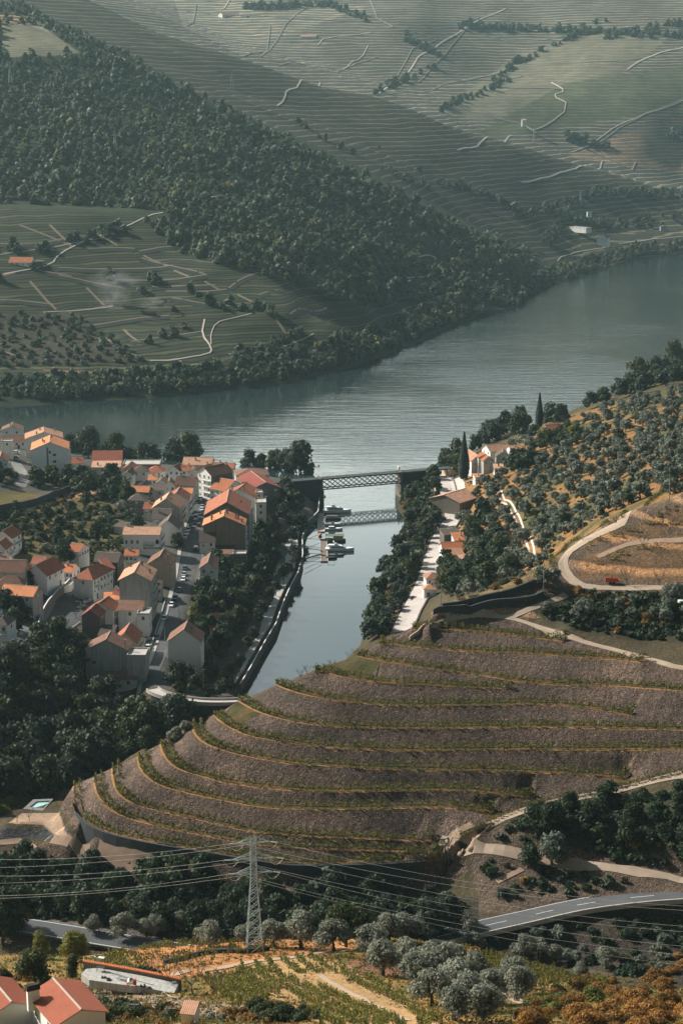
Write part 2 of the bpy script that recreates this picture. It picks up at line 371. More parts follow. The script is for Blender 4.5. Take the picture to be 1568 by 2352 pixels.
def mat_leaf(name, c1, c2, trans=.25):
    if name in MATS: return MATS[name]
    m, t, b = newmat(name)
    b.inputs['Roughness'].default_value = .65
    oi = t.add('ShaderNodeObjectInfo'); g = t.add('ShaderNodeTexCoord')
    n = noise(t, g.outputs['Object'], 1.1, 3, .6)
    f = mathn(t, 'ADD', mathn(t, 'MULTIPLY', oi.outputs['Random'], .55), mathn(t, 'MULTIPLY', n, .6))
    c = mixc(t, mathn(t, 'SUBTRACT', f, .08), c1, c2)
    t.link(c, b.inputs['Base Color'])
    tr = t.add('ShaderNodeBsdfTranslucent'); t.link(mixc(t, .5, c, tuple(x*1.4 for x in c2)), tr.inputs[0])
    mx = t.add('ShaderNodeMixShader', x0=trans); t.link(b.outputs[0], mx.inputs[1]); t.link(tr.outputs[0], mx.inputs[2])
    t.link(mx.outputs[0], t.n['Material Output'].inputs[0])
    MATS[name] = m; return m

# ------------------------------------------------------------------ mesh helpers
def mesh_np(name, V, Fc, mats, mi=None, uv=None, col=None, smooth=False):
    me = bpy.data.meshes.new(name)
    V = np.asarray(V, np.float32); Fc = np.asarray(Fc, np.int32); k = Fc.shape[1]
    me.vertices.add(len(V)); me.vertices.foreach_set('co', V.ravel())
    me.loops.add(Fc.size); me.loops.foreach_set('vertex_index', Fc.ravel())
    me.polygons.add(len(Fc)); me.polygons.foreach_set('loop_start', np.arange(0, Fc.size, k, dtype=np.int32))
    if mi is not None: me.polygons.foreach_set('material_index', np.asarray(mi, np.int32))
    me.polygons.foreach_set('use_smooth', np.full(len(Fc), smooth))
    for m in mats: me.materials.append(m)
    for nm, arr in (col or {}).items():
        a = me.color_attributes.new(nm, 'FLOAT_COLOR', 'POINT')
        a.data.foreach_set('color', np.concatenate([arr, np.ones((len(arr), 1))], 1).astype(np.float32).ravel())
    me.update(calc_edges=True); me.validate()
    return me
class MB:
    """collects polygons (any size) with materials and UVs"""
    def __init__(s): s.v = []; s.f = []; s.m = []; s.uv = []
    def poly(s, ps, mi=0, uv=None):
        b = len(s.v); s.v += [tuple(p) for p in ps]; s.f.append(list(range(b, b+len(ps)))); s.m.append(mi)
        s.uv.append(uv if uv else [(0, 0)]*len(ps))
    def box(s, x0, x1, y0, y1, z0, z1, mi=0):
        c = [(x0,y0,z0),(x1,y0,z0),(x1,y1,z0),(x0,y1,z0),(x0,y0,z1),(x1,y0,z1),(x1,y1,z1),(x0,y1,z1)]
        for q in ((3,2,1,0),(4,5,6,7),(0,1,5,4),(1,2,6,5),(2,3,7,6),(3,0,4,7)): s.poly([c[i] for i in q], mi)
    def frus(s, x0, x1, y0, y1, z0, X0, X1, Y0, Y1, z1, mi=0):
        c = [(x0,y0,z0),(x1,y0,z0),(x1,y1,z0),(x0,y1,z0),(X0,Y0,z1),(X1,Y0,z1),(X1,Y1,z1),(X0,Y1,z1)]
        for q in ((3,2,1,0),(4,5,6,7),(0,1,5,4),(1,2,6,5),(2,3,7,6),(3,0,4,7)): s.poly([c[i] for i in q], mi)
    def bar(s, a, b, r, mi=0, n=4, r2=None):
        a, b = Vector(a), Vector(b); d = (b-a); 
        if d.length < 1e-6: return
        q = d.to_track_quat('Z', 'Y'); r2 = r if r2 is None else r2
        A = [a + q @ Vector((r*math.cos(2*math.pi*(k+.5)/n), r*math.sin(2*math.pi*(k+.5)/n), 0)) for k in range(n)]
        B = [b + q @ Vector((r2*math.cos(2*math.pi*(k+.5)/n), r2*math.sin(2*math.pi*(k+.5)/n), 0)) for k in range(n)]
        for k in range(n): s.poly([A[k], A[(k+1)%n], B[(k+1)%n], B[k]], mi)
        s.poly(B, mi); s.poly(A[::-1], mi)
    def tube(s, pts_, r, mi=0, n=5):
        for a, b in zip(pts_[:-1], pts_[1:]): s.bar(a, b, r, mi, n)
    def lathe(s, prof, n=12, mi=0, c=(0,0,0)):
        for (r0, z0), (r1, z1) in zip(prof[:-1], prof[1:]):
            for k in range(n):
                a, b = 2*math.pi*k/n, 2*math.pi*(k+1)/n
                ps = [(c[0]+r0*math.cos(a), c[1]+r0*math.sin(a), c[2]+z0), (c[0]+r0*math.cos(b), c[1]+r0*math.sin(b), c[2]+z0), (c[0]+r1*math.cos(b), c[1]+r1*math.sin(b), c[2]+z1), (c[0]+r1*math.cos(a), c[1]+r1*math.sin(a), c[2]+z1)]
                if r1 < 1e-4: ps = ps[:3]
                elif r0 < 1e-4: ps = ps[1:]
                s.poly(ps, mi)
    def mesh(s, name, mats, smooth=False):
        me = bpy.data.meshes.new(name); me.from_pydata(s.v, [], s.f)
        for m in (mats if isinstance(mats, (list, tuple)) else [mats]): me.materials.append(m)
        me.polygons.foreach_set('material_index', s.m)
        me.polygons.foreach_set('use_smooth', [smooth]*len(s.f))
        u = me.uv_layers.new(name='UVMap'); u.data.foreach_set('uv', [c for f in s.uv for q in f for c in q])
        me.update(); return me
def link(name, me, parent=None, loc=(0,0,0), rz=0, sc=1):
    o = bpy.data.objects.new(name, me); COL.objects.link(o); o.parent = parent
    o.location = loc; o.rotation_euler = (0, 0, rz)
    o.scale = (sc, sc, sc) if not isinstance(sc, tuple) else sc
    return o
def tag(o, label=None, cat=None, group=None, kind=None):
    if label: o['label'] = label
    if cat: o['category'] = cat
    if group: o['group'] = group
    if kind: o['kind'] = kind
    return o
def thing(name, label, cat, loc=(0,0,0), rz=0, sc=1, group=None):
    return tag(link(name, None, None, loc, rz, sc), label, cat, group)
def struct(name, me, label=None):
    o = link(name, me); o['kind'] = 'structure'
    if label: o['label'] = label
    return o
# ------------------------------------------------------------------ terrain colours
PXG, PYG = proj(XG, YG, ZG)
gy = np.gradient(ZG, axis=0)/np.gradient(YG, axis=0)
gx = np.gradient(ZG, axis=1)/np.gradient(XG, axis=1)
slope = np.sqrt(gx**2+gy**2)
CG = np.zeros((NY, NU, 3)); FX = np.zeros((NY, NU, 3))
CG[:] = (.055, .065, .035)
def wide(poly, a=150): return [((x-a) if x <= 0 else (x+a) if x >= 1568 else x, y) for x, y in poly]
def zone(poly, col, y0=0, y1=1e9, fx=None, mask=None):
    poly = wide(poly)
    m = inpoly(PXG, PYG, poly) & (YG > y0) & (YG < y1)
    if mask is not None: m &= mask
    if col is not None: CG[m] = col
    if fx is not None: FX[m] = fx
    return m
ALL = [(-3000,-1000),(5000,-1000),(5000,4000),(-3000,4000)]
# far side
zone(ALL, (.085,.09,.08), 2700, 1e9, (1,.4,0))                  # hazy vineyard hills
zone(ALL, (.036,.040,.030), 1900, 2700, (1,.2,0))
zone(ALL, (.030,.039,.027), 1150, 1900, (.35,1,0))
zone([(-1100,-200),(0,20),(240,80),(600,270),(800,370),(1000,470),(1260,580),(1210,640),(1000,680),(850,700),(700,640),(420,580),(340,500),(0,470),(-1100,470)], (.03,.04,.022), 1300, 2100, (0,0,0))
zone([(0,60),(90,55),(185,122),(100,130),(0,135)], (.17,.17,.13), 1500, 2300, (0,1,0))
zone([(0,30),(60,35),(110,45),(90,55),(0,55)], (.16,.11,.075), 1500, 2400)
zone([(100,850),(300,868),(450,890),(510,870),(490,850),(440,845),(300,855)], (.26,.13,.075), 1100, 1400, (0,0,.3))
zone([(-100,720),(180,720),(330,830),(0,830)], (.05,.045,.03), 1100, 1500, (0,0,.3))
for k in range(40):                                             # bare earth patches in the wood
    a = random.uniform(560, 1150); b = random.uniform(430, 600) + (a-560)*.12
    s = random.uniform(3, 9)
    zone([(a-s,b),(a,b-s*.5),(a+s,b),(a,b+s*.5)], (.22,.13,.08), 1300, 2100)
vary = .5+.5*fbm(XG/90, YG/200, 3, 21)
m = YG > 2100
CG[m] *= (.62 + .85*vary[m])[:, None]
zone([(1300,360),(1568,420),(1568,230),(1450,300)], (.19,.15,.11), 2800, 3600, (.5,.4,0))
zone([(1010,255),(1180,130),(1380,70),(1530,90),(1400,190),(1110,280)], (.125,.128,.105), 2700, 3700, (.3,1,0))
zone([(400,0),(850,15),(620,90),(560,130),(420,60)], (.125,.13,.112), 2700, 4000, (1,.3,0))
zone([(1050,330),(1250,300),(1568,225),(1568,130),(1300,190),(1120,290)], (.075,.09,.06), 2700, 3600, (.3,1,0))
# near side
zone(ALL, (.075,.06,.035), 0, 1150, (0,0,.6))
zone([(130,980),(720,1060),(735,1200),(690,1230),(550,1600),(350,1580),(200,1560),(0,1520),(0,980)], (.09,.085,.075), 480, 1150, (0,0,.2))
zone([(0,1140),(190,1120),(330,1200),(310,1290),(230,1310),(0,1290)], (.12,.095,.035), 500, 800, (0,0,.5))
zone([(60,1175),(230,1130),(190,1120),(60,1160)], (.45,.24,.14), 500, 900, (0,0,.8))
zone([(1040,1120),(1100,1040),(1280,960),(1568,850),(1568,1120),(1290,1260),(1220,1320),(1050,1320)], (.26,.14,.055), 560, 1150, (0,0,.7))
pm = zone([(1100,1000),(1568,840),(1568,1120),(1300,1260),(1200,1250)], None, 560, 1150)
g = np.clip(fbm(XG/16, YG/16, 3, 33)*2.4+.3, 0, 1)
CG[pm] = CG[pm]*(1-g[pm])[:, None]*.9 + np.array((.09,.085,.035))*g[pm][:, None]
# terraced hill
hm2 = inpoly(PXG, PYG, HILL) & (YG > 345) & (YG < 470)
soil_tone = np.clip(.5+fbm(XG/9, YG/9, 3, 41), 0, 1)  # random tone variation of the bank soil
bank = np.stack([.098+.055*soil_tone, .071+.036*soil_tone, .056+.028*soil_tone], -1)
CG[hm2] = bank[hm2]; FX[hm2] = (0, 0, 1)
flat = hm2 & (SL0 < .3)
gr = np.clip(.5+fbm(XG/3, YG/3, 3, 43)*1.3, 0, 1)[..., None]
CG[flat] = (np.array((.12,.075,.032))*gr + np.array((.055,.055,.022))*(1-gr))[flat]; FX[flat] = (0,0,.15)  # mottled soil and grass, darkened to paint in shade between the vine rows
up = (YG > 440) & (YG < 520) & (PXG > 990) & (PYG < 1420) & (PYG > 1050)
CG[up] = (.135,.095,.068); FX[up] = (.5,0,1)
zone([(1000,1400),(1290,1260),(1290,1320),(1100,1390)], (.16,.11,.05), 440, 540, (0,0,.6))
zone([(1290,1262),(1568,1112),(1568,1160),(1330,1280),(1330,1330),(1568,1340),(1568,1200)], (.17,.105,.06), 440, 540, (.55,0,.7))
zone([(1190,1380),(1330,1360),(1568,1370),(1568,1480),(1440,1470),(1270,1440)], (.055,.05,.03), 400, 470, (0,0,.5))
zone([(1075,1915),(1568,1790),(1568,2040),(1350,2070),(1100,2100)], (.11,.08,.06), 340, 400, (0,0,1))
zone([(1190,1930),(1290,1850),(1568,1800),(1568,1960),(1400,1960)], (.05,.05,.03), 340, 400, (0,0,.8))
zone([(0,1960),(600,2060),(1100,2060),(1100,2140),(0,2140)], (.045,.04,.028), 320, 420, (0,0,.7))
zone([(0,1925),(200,1940),(480,2005),(480,2060),(0,1990)], (.085,.062,.045), 340, 420, (0,0,1))
zone([(0,1895),(160,1905),(170,1930),(0,1925)], (.075,.075,.075), 380, 420, (0,0,1))
zone([(20,1890),(60,1860),(130,1850),(150,1905),(100,1895)], (.33,.23,.16), 380, 430, (0,0,.2))
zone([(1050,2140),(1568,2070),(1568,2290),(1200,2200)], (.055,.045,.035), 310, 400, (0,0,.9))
# foreground
fo_ = fbm(XG/6, YG/6, 3, 51)
fgm = (YG < 325)
CG[fgm] = np.array((.24,.14,.045)); FX[fgm] = (0,0,.35)
g2 = np.clip(.5+fo_*1.6, 0, 1)[..., None]
CG[fgm] = (np.array((.27,.16,.06))*g2 + np.array((.14,.125,.035))*(1-g2))[fgm]
zone([(240,2170),(620,2150),(880,2160),(700,2200),(560,2230),(330,2260),(300,2200)], (.42,.19,.075), 255, 330, (0,0,.3))
zone([(540,2225),(640,2195),(780,2205),(900,2270),(1000,2330),(1010,2352),(640,2352),(560,2280)], (.34,.215,.10), 190, 290, (0,0,.3))
zone([(1030,2165),(1200,2210),(1400,2250),(1390,2280),(1200,2270),(1040,2220)], (.34,.21,.09), 200, 320, (0,0,.3))
zone([(790,2210),(1000,2170),(1000,2250),(830,2240)], (.22,.11,.07), 255, 330, (0,0,.3))
zone([(110,2130),(480,2190),(480,2150),(110,2110)], (.16,.13,.11), 330, 360, (0,0,1))
zone([(100,2290),(250,2270),(560,2310),(590,2352),(100,2352)], (.30,.22,.16), 190, 260, (0,0,.6))
zone([(230,2310),(440,2330),(560,2352),(230,2352)], (.07,.065,.025), 190, 260, (0,0,.6))
def pathmask(line, w, col, y0=0, y1=1e9, fxv=(0,0,.2)):
    for (a, b) in zip(line[:-1], line[1:]):
        dx, dy = b[0]-a[0], b[1]-a[1]; l = math.hypot(dx, dy)+1e-6; nx, ny = -dy/l*w, dx/l*w
        zone([(a[0]-nx,a[1]-ny),(b[0]-nx,b[1]-ny),(b[0]+nx,b[1]+ny),(a[0]+nx,a[1]+ny)], col, y0, y1, fxv)

J = lambda x, y: (x/1.999, 516.7+y/1.999)
BANKS, SPLITS, HAZYL = [], [], []
DARKB, PALEB = (.014,.020,.016), (.115,.088,.058)
for ln in [[(0,355),(120,358),(250,375)],[(270,205),(400,212),(620,210),(790,195)],[(270,240),(440,275),(560,300)],[(530,262),(700,262),(850,255),(950,238)],[(640,130),(760,108),(830,108)],[(400,118),(520,112),(620,118)],[(700,292),(880,290),(990,285)],[(760,315),(900,318),(1040,305)],[(1050,300),(1110,255),(1180,230)],[(430,470),(600,440),(780,425)],
           [(600,545),(730,525),(860,508),(930,498)],[(790,345),(950,375),(1130,385)],[(1190,330),(1300,312)],[(650,160),(780,195),(940,235)],[(350,255),(480,285)],[(0,95),(120,100),(300,70),(450,55)],[(1330,420),(1500,390)],[(160,215),(330,245)]]:
    BANKS.append([J(*q) for q in ln])
for ln in [[(0,570),(30,590),(120,612)],[(140,260),(200,330),(260,390)],[(230,0),(330,100)],[(440,30),(540,95)],[(90,0),(330,98)],[(660,140),(770,190)],[(800,210),(870,240)],[(940,260),(1010,300)],[(400,290),(480,370)],[(1240,400),(1320,510)],[(1090,320),(1160,355)],[(570,480),(640,540)],[(310,400),(520,370)],[(0,238),(70,222)],[(820,615),(690,628),(640,605),(540,570)],[(460,500),(540,560)]]:
    SPLITS.append([J(*q) for q in ln])
# plot boundaries on the hazy hills
for ln in [[(860,215),(930,120),(1000,92)],[(960,190),(1060,60),(1160,20)],[(1050,60),(1200,100),(1380,70)],[(1180,146),(1400,150),(1500,130)],[(1130,200),(1300,205)],[(900,215),(1050,180),(1200,175)],[(560,130),(640,70),(700,20)],[(640,150),(800,150),(870,130)],[(400,20),(620,40),(850,50)],[(850,0),(870,60),(1000,90)],[(620,60),(600,130)],[(1380,70),(1568,95)],[(1310,345),(1460,270),(1568,225)],[(1360,350),(1450,390)],[(450,10),(430,60)]]:
    HAZYL.append(ln)
zone([(1040,1905),(1078,1885),(1100,1915),(1085,1945),(1040,1965),(1010,1950),(1015,1930)], (.34,.245,.175), 340, 420, (0,0,.2))
zone([(95,1890),(130,1893),(166,1922),(160,1935),(130,1920)], (.34,.245,.175), 340, 440, (0,0,.2))
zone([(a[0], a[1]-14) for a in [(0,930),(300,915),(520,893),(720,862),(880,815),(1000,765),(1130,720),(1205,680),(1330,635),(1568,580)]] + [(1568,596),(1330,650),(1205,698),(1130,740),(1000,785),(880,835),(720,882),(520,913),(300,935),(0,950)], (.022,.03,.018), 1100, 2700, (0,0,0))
def terrain_material():
    m, t, b = newmat('ground_soil_and_grass')
    a = t.add('ShaderNodeAttribute', attribute_name='Col'); fx = t.add('ShaderNodeAttribute', attribute_name='fx')
    s = t.add('ShaderNodeSeparateColor'); t.link(fx.outputs['Color'], s.inputs[0])
    geo = t.add('ShaderNodeNewGeometry'); pos = geo.outputs['Position']
    sx = t.add('ShaderNodeSeparateXYZ'); t.link(pos, sx.inputs[0])
    big = noise(t, pos, .006, 3); mid = noise(t, pos, .05, 5); fine = noise(t, pos, .9, 5, .75)
    zz = mathn(t, 'ADD', sx.outputs[2], mathn(t, 'MULTIPLY', mid, 1.6))
    zz = mathn(t, 'ADD', zz, mathn(t, 'MULTIPLY', big, 14.0))
    # terraces: pale ledge, dark planted bank (colour of soil and vines)
    fr = mathn(t, 'FRACT', mathn(t, 'MULTIPLY', zz, 1/5.6))
    ter = ramp(t, fr, [(0, (.75,.75,.75)), (.35, (.85,.85,.85)), (.52, (.7,.7,.68)), (.66, (3.6,3.0,2.4)), (.78, (3.4,2.8,2.2)), (.86, (.42,.42,.42)), (1, (.7,.7,.7))])
    c = mixc(t, s.outputs[0], a.outputs['Color'], mixc(t, 1.0, a.outputs['Color'], ter, 'MULTIPLY'))
    fr2 = mathn(t, 'ABSOLUTE', mathn(t, 'SUBTRACT', mathn(t, 'FRACT', mathn(t, 'MULTIPLY', zz, 1/1.75)), .5))
    rw = ramp(t, fr2, [(.1, (.6,.62,.55)), (.35, (1.55,1.4,1.2))])
    c = mixc(t, s.outputs[1], c, mixc(t, 1.0, c, rw, 'MULTIPLY'))
    vv = ramp(t, fine, [(.3, (.62,.62,.62)), (.7, (1.4,1.4,1.4))])
    c = mixc(t, .8, c, mixc(t, 1.0, c, vv, 'MULTIPLY'))
    v2 = ramp(t, mid, [(.35, (.75,.78,.8)), (.65, (1.25,1.2,1.15))])
    c = mixc(t, .8, c, mixc(t, 1.0, c, v2, 'MULTIPLY'))
    vo = t.add('ShaderNodeTexVoronoi', i_Scale=3.6); t.link(pos, vo.inputs['Vector'])
    vo2 = t.add('ShaderNodeTexVoronoi', i_Scale=.75); t.link(pos, vo2.inputs['Vector'])
    st = ramp(t, vo.outputs['Color'], [(.2, (.55,.58,.62)), (.6, (.95,.95,.95)), (.8, (1.25,1.24,1.22)), (.93, (2.1,2.05,2.0))])
    c = mixc(t, s.outputs[2], c, mixc(t, 1.0, c, st, 'MULTIPLY'))
    t.link(c, b.inputs['Base Color'])
    h = mathn(t, 'ADD', mathn(t, 'MULTIPLY', vo.outputs['Distance'], s.outputs[2]), mathn(t, 'MULTIPLY', fine, .8))
    h = mathn(t, 'ADD', h, mathn(t, 'MULTIPLY', mathn(t, 'MULTIPLY', vo2.outputs['Distance'], s.outputs[2]), 1.0))
    bp = t.add('ShaderNodeBump', i_Strength=.8, i_Distance=.28); t.link(h, bp.inputs['Height']); t.link(bp.outputs[0], b.inputs['Normal'])
    b.inputs['Roughness'].default_value = .95; b.inputs['Specular IOR Level'].default_value = .1
    return m
idx = np.arange(NY*NU).reshape(NY, NU)
quads = np.stack([idx[:-1,:-1], idx[:-1,1:], idx[1:,1:], idx[1:,:-1]], -1).reshape(-1, 4)
def build_terrain():
    V = np.stack([XG, YG, ZG], -1).reshape(-1, 3)
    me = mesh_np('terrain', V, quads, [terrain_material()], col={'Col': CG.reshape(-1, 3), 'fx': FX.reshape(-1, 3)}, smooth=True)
    struct('terrain', me)

# ------------------------------------------------------------------ water
def build_water():
    m, t, b = newmat('river_water')
    b.inputs['Base Color'].default_value = (.016,.030,.030,1); b.inputs['IOR'].default_value = 1.55
    b.inputs['Specular IOR Level'].default_value = 1.0
    geo = t.add('ShaderNodeNewGeometry'); pos = geo.outputs['Position']
    sx = t.add('ShaderNodeSeparateXYZ'); t.link(pos, sx.inputs[0])
    mp = t.add('ShaderNodeMapping'); mp.inputs['Scale'].default_value = (.028,.17,1); mp.inputs['Rotation'].default_value = (0,0,R(3)); t.link(pos, mp.inputs[0])
    n1 = noise(t, mp.outputs[0], 1.0, 3, .5)
    mp2 = t.add('ShaderNodeMapping'); mp2.inputs['Scale'].default_value = (.15,.7,1); t.link(pos, mp2.inputs[0])
    n2 = noise(t, mp2.outputs[0], 1.0, 3, .6)
    amp = noise(t, pos, .0045, 2)
    amp = ramp(t, amp, [(.38, (.35,)*3), (.62, (1,)*3)])
    far = mathn(t, 'MULTIPLY', mathn(t, 'SUBTRACT', sx.outputs[1], 845.0), 1/130.0); far.node.use_clamp = True
    far = mathn(t, 'ADD', mathn(t, 'MULTIPLY', far, .93), .07)
    h = mathn(t, 'ADD', n1, mathn(t, 'MULTIPLY', n2, .3))
    wx = mathn(t, 'MULTIPLY', mathn(t, 'ADD', sx.outputs[0], 190.0), 1/230.0); wx.node.use_clamp = True
    wx = mathn(t, 'ADD', mathn(t, 'MULTIPLY', wx, .85), .15)
    h = mathn(t, 'MULTIPLY', mathn(t, 'MULTIPLY', mathn(t, 'MULTIPLY', h, amp), far), wx)
    bp = t.add('ShaderNodeBump', i_Strength=1.0, i_Distance=.36); t.link(h, bp.inputs['Height']); t.link(bp.outputs[0], b.inputs['Normal'])
    b.inputs['Roughness'].default_value = .06
    mb = MB(); mb.poly([(-1800,380,0),(1800,380,0),(1800,3100,0),(-1800,3100,0)])
    struct('river_water', mb.mesh('river_water', [m]))

# ------------------------------------------------------------------ light, sky, haze
SUNV = Vector((-.76, .36, .62)).normalized()
def build_light():
    s = bpy.data.lights.new('sun', 'SUN'); s.energy = 5.0; s.angle = R(.5); s.color = (1, .965, .91)
    o = bpy.data.objects.new('sun', s); COL.objects.link(o); o.rotation_euler = SUNV.to_track_quat('Z', 'Y').to_euler(); o.location = (0,0,600)
    w = bpy.data.worlds.new('World'); scene.world = w; w.use_nodes = True; t = NT(w)
    bg = t.n['Background']; sky = t.add('ShaderNodeTexSky'); sky.sky_type = 'NISHITA'; sky.sun_disc = False
    sky.sun_elevation = math.asin(SUNV.z); sky.sun_rotation = math.atan2(SUNV.x, SUNV.y)
    sky.air_density = 1.2; sky.dust_density = 5.0; sky.ozone_density = 1.0
    tc = t.add('ShaderNodeTexCoord'); sx = t.add('ShaderNodeSeparateXYZ'); t.link(tc.outputs['Generated'], sx.inputs[0])
    hz = ramp(t, sx.outputs[2], [(0, (5.0,4.6,4.0)), (.18, (4.7,4.3,3.75)), (.285, (1.7,1.6,1.45)), (.45, (1.2,1.15,1.1)), (.75, (.45,.52,.55)), (1, (.36,.44,.47))])
    side_ = ramp(t, mathn(t, 'ADD', mathn(t, 'MULTIPLY', sx.outputs[1], .5), .5), [(0, (.22,.33,.39)), (.5, (.30,.41,.46)), (.85, (1.55,1.55,1.48)), (1, (1.8,1.78,1.7))])
    t.link(mixc(t, 1.0, mixc(t, 1.0, sky.outputs[0], hz, 'MULTIPLY'), side_, 'MULTIPLY'), bg.inputs[0]); bg.inputs[1].default_value = .07
    v = scene.view_settings; v.view_transform = 'Standard'; v.look = 'None'; v.gamma = 1; v.exposure = EXPO; v.use_curve_mapping = False
    scene.cycles.use_denoising = True; scene.cycles.max_bounces = 6; scene.cycles.diffuse_bounces = 2; scene.cycles.glossy_bounces = 3
    scene.cycles.transmission_bounces = 3; scene.cycles.volume_bounces = 0; scene.cycles.transparent_max_bounces = 4
def build_haze():
    m = bpy.data.materials.new('haze'); m.use_nodes = True; t = NT(m); t.n.remove(t.n['Principled BSDF'])
    v = t.add('ShaderNodeVolumePrincipled'); v.inputs['Color'].default_value = (.58,.88,.95,1); v.inputs['Density'].default_value = HAZE; v.inputs['Anisotropy'].default_value = .25
    t.link(v.outputs[0], t.n['Material Output'].inputs['Volume'])
    mb = MB(); mb.box(-2700, 2700, -60, 5300, -9, 1000)
    o = link('haze', mb.mesh('haze', [m])); o['kind'] = 'stuff'; o['label'] = 'pale blue-green haze lying over the far hillsides'
EXPO, HAZE = .50, .42e-4
# ------------------------------------------------------------------ plants
def qrand(n, r): 
    v = r.normal(size=(n, 3)); return v/np.linalg.norm(v, axis=1, keepdims=True)
def cards(C, N, size, r, asp=.75):
    """quads centred at C facing N"""
    n = len(C); T = np.cross(N, qrand(n, r)); T /= np.linalg.norm(T, axis=1, keepdims=True)+1e-9
    B = np.cross(N, T); s = (np.asarray(size)*np.ones(n))[:, None]
    V = np.stack([C-T*s-B*s*asp, C+T*s*.6-B*s*asp, C+T*s+B*s*asp, C-T*s*.6+B*s*asp], 1).reshape(-1, 3)
    return V, np.arange(4*n).reshape(n, 4)
ICO = None
def blobs(cs, rs, sq, r, jit=.18):
    """closed lumpy cores of a crown, quads from a cube sphere"""
    g = [-1, 0, 1]; Vs, Fs = [], []
    for (c, rad) in zip(cs, rs):
        m = {}; V = []; Fq = []
        def vid(p):
            if p not in m:
                m[p] = len(V); q = np.array(p, float); q /= np.linalg.norm(q); V.append(q)
            return m[p]
        for ax in range(3):
            for s in (-1, 1):
                for i in (-1, 0):
                    for j in (-1, 0):
                        cc = []
                        for (a, b) in ((i, j), (i+1, j), (i+1, j+1), (i, j+1)):
                            p = [0, 0, 0]; p[ax] = s; p[(ax+1) % 3] = a; p[(ax+2) % 3] = b; cc.append(vid(tuple(p)))
                        Fq.append(cc if s > 0 else cc[::-1])
        V = np.array(V)*(1+r.uniform(-jit, jit, (len(V), 1)))*rad*np.array([1, 1, sq]) + c
        b = sum(len(v) for v in Vs); Vs.append(V); Fs.append(np.array(Fq)+b)
    return np.vstack(Vs), np.vstack(Fs)
def crown(kind, seed, n, size, core=.64):
    """unit crown arrays for a tree about 1 unit of crown radius; returns V, F (crown base at z~0)"""
    r = np.random.default_rng(seed)
    if kind == 'round':    K, hz, sq, sp_ = 14, (.2, 1.45), .88, .68
    elif kind == 'olive':  K, hz, sq, sp_ = 11, (.35, 1.15), .78, .70
    elif kind == 'tall':   K, hz, sq, sp_ = 10, (.3, 2.5), 1.0, .42
    elif kind == 'shrub':  K, hz, sq, sp_ = 6, (.1, .7), .75, .62
    elif kind == 'flat':   K, hz, sq, sp_ = 7, (.4, .8), .55, .7
    th = r.uniform(0, 2*math.pi, K); t = (np.arange(K)+.5)/K; hgt = hz[0]+(hz[1]-hz[0])*t
    rad = sp_*np.sqrt(r.uniform(.15, 1, K))*(1-.65*t**2)
    c = np.stack([rad*np.cos(th+2.4*np.arange(K)), rad*np.sin(th+2.4*np.arange(K)), hgt], 1)
    rs = r.uniform(.34, .52, K)*(1-.25*t)
    Vb, Fb = blobs(c, rs*core, sq, r)
    k = r.integers(0, K, n); d = qrand(n, r); d[:, 2] = np.where(r.random(n) < .6, np.abs(d[:, 2]), d[:, 2])
    C = c[k] + d*np.array([1, 1, sq])*rs[k][:, None]*r.uniform(.7, 1.38, (n, 1))
    N = d + .75*qrand(n, r); N /= np.linalg.norm(N, axis=1, keepdims=True)
    Vc, Fc = cards(C, N, size*r.uniform(.6, 1.3, n), r)
    return np.vstack([Vb, Vc]), np.vstack([Fb, Fc+len(Vb)])
def trunk_mesh(name, h, r0, top, seed, mat, limbs=5, bare=False):
    r = random.Random(seed); mb = MB()
    p = Vector((0, 0, -.6)); cur = [p]; x = y = 0
    for k in range(1, 5):
        x += r.uniform(-.07, .07)*h; y += r.uniform(-.07, .07)*h; cur.append(Vector((x, y, h*k/4)))
    for k in range(4): mb.bar(cur[k], cur[k+1], r0*(1-.16*k), 0, 7, r0*(1-.16*(k+1)))
    for i in range(limbs):
        a = 2*math.pi*i/limbs + r.uniform(-.4, .4); l = top*r.uniform(.6, .95)
        s = cur[-1].lerp(cur[-2], r.uniform(0, .5)); e1 = s + Vector((math.cos(a)*l*.45, math.sin(a)*l*.45, l*.5)); e2 = e1 + Vector((math.cos(a+.4)*l*.3, math.sin(a+.4)*l*.3, l*.55))
        mb.bar(s, e1, r0*.42, 0, 5, r0*.28); mb.bar(e1, e2, r0*.28, 0, 5, r0*.1)
        if bare:
            for q in range(7):
                b0 = e1.lerp(e2, r.uniform(0, 1)); aa = a + r.uniform(-1.3, 1.3); ll = l*r.uniform(.35, .7)
                b1 = b0 + Vector((math.cos(aa)*ll*.5, math.sin(aa)*ll*.5, ll*.75)); mb.bar(b0, b1, r0*.15, 0, 4, r0*.05)
                for w in range(3):
                    b2 = b1 + Vector((r.uniform(-.4, .4)*ll, r.uniform(-.4, .4)*ll, r.uniform(.2, .5)*ll)); mb.bar(b0.lerp(b1, r.uniform(.4, 1)), b2, r0*.07, 0, 3, r0*.03)
    return mb.mesh(name, [mat])
BARK = mat_plain('bark', (.075, .055, .042), .95, var=.4, scale=3)
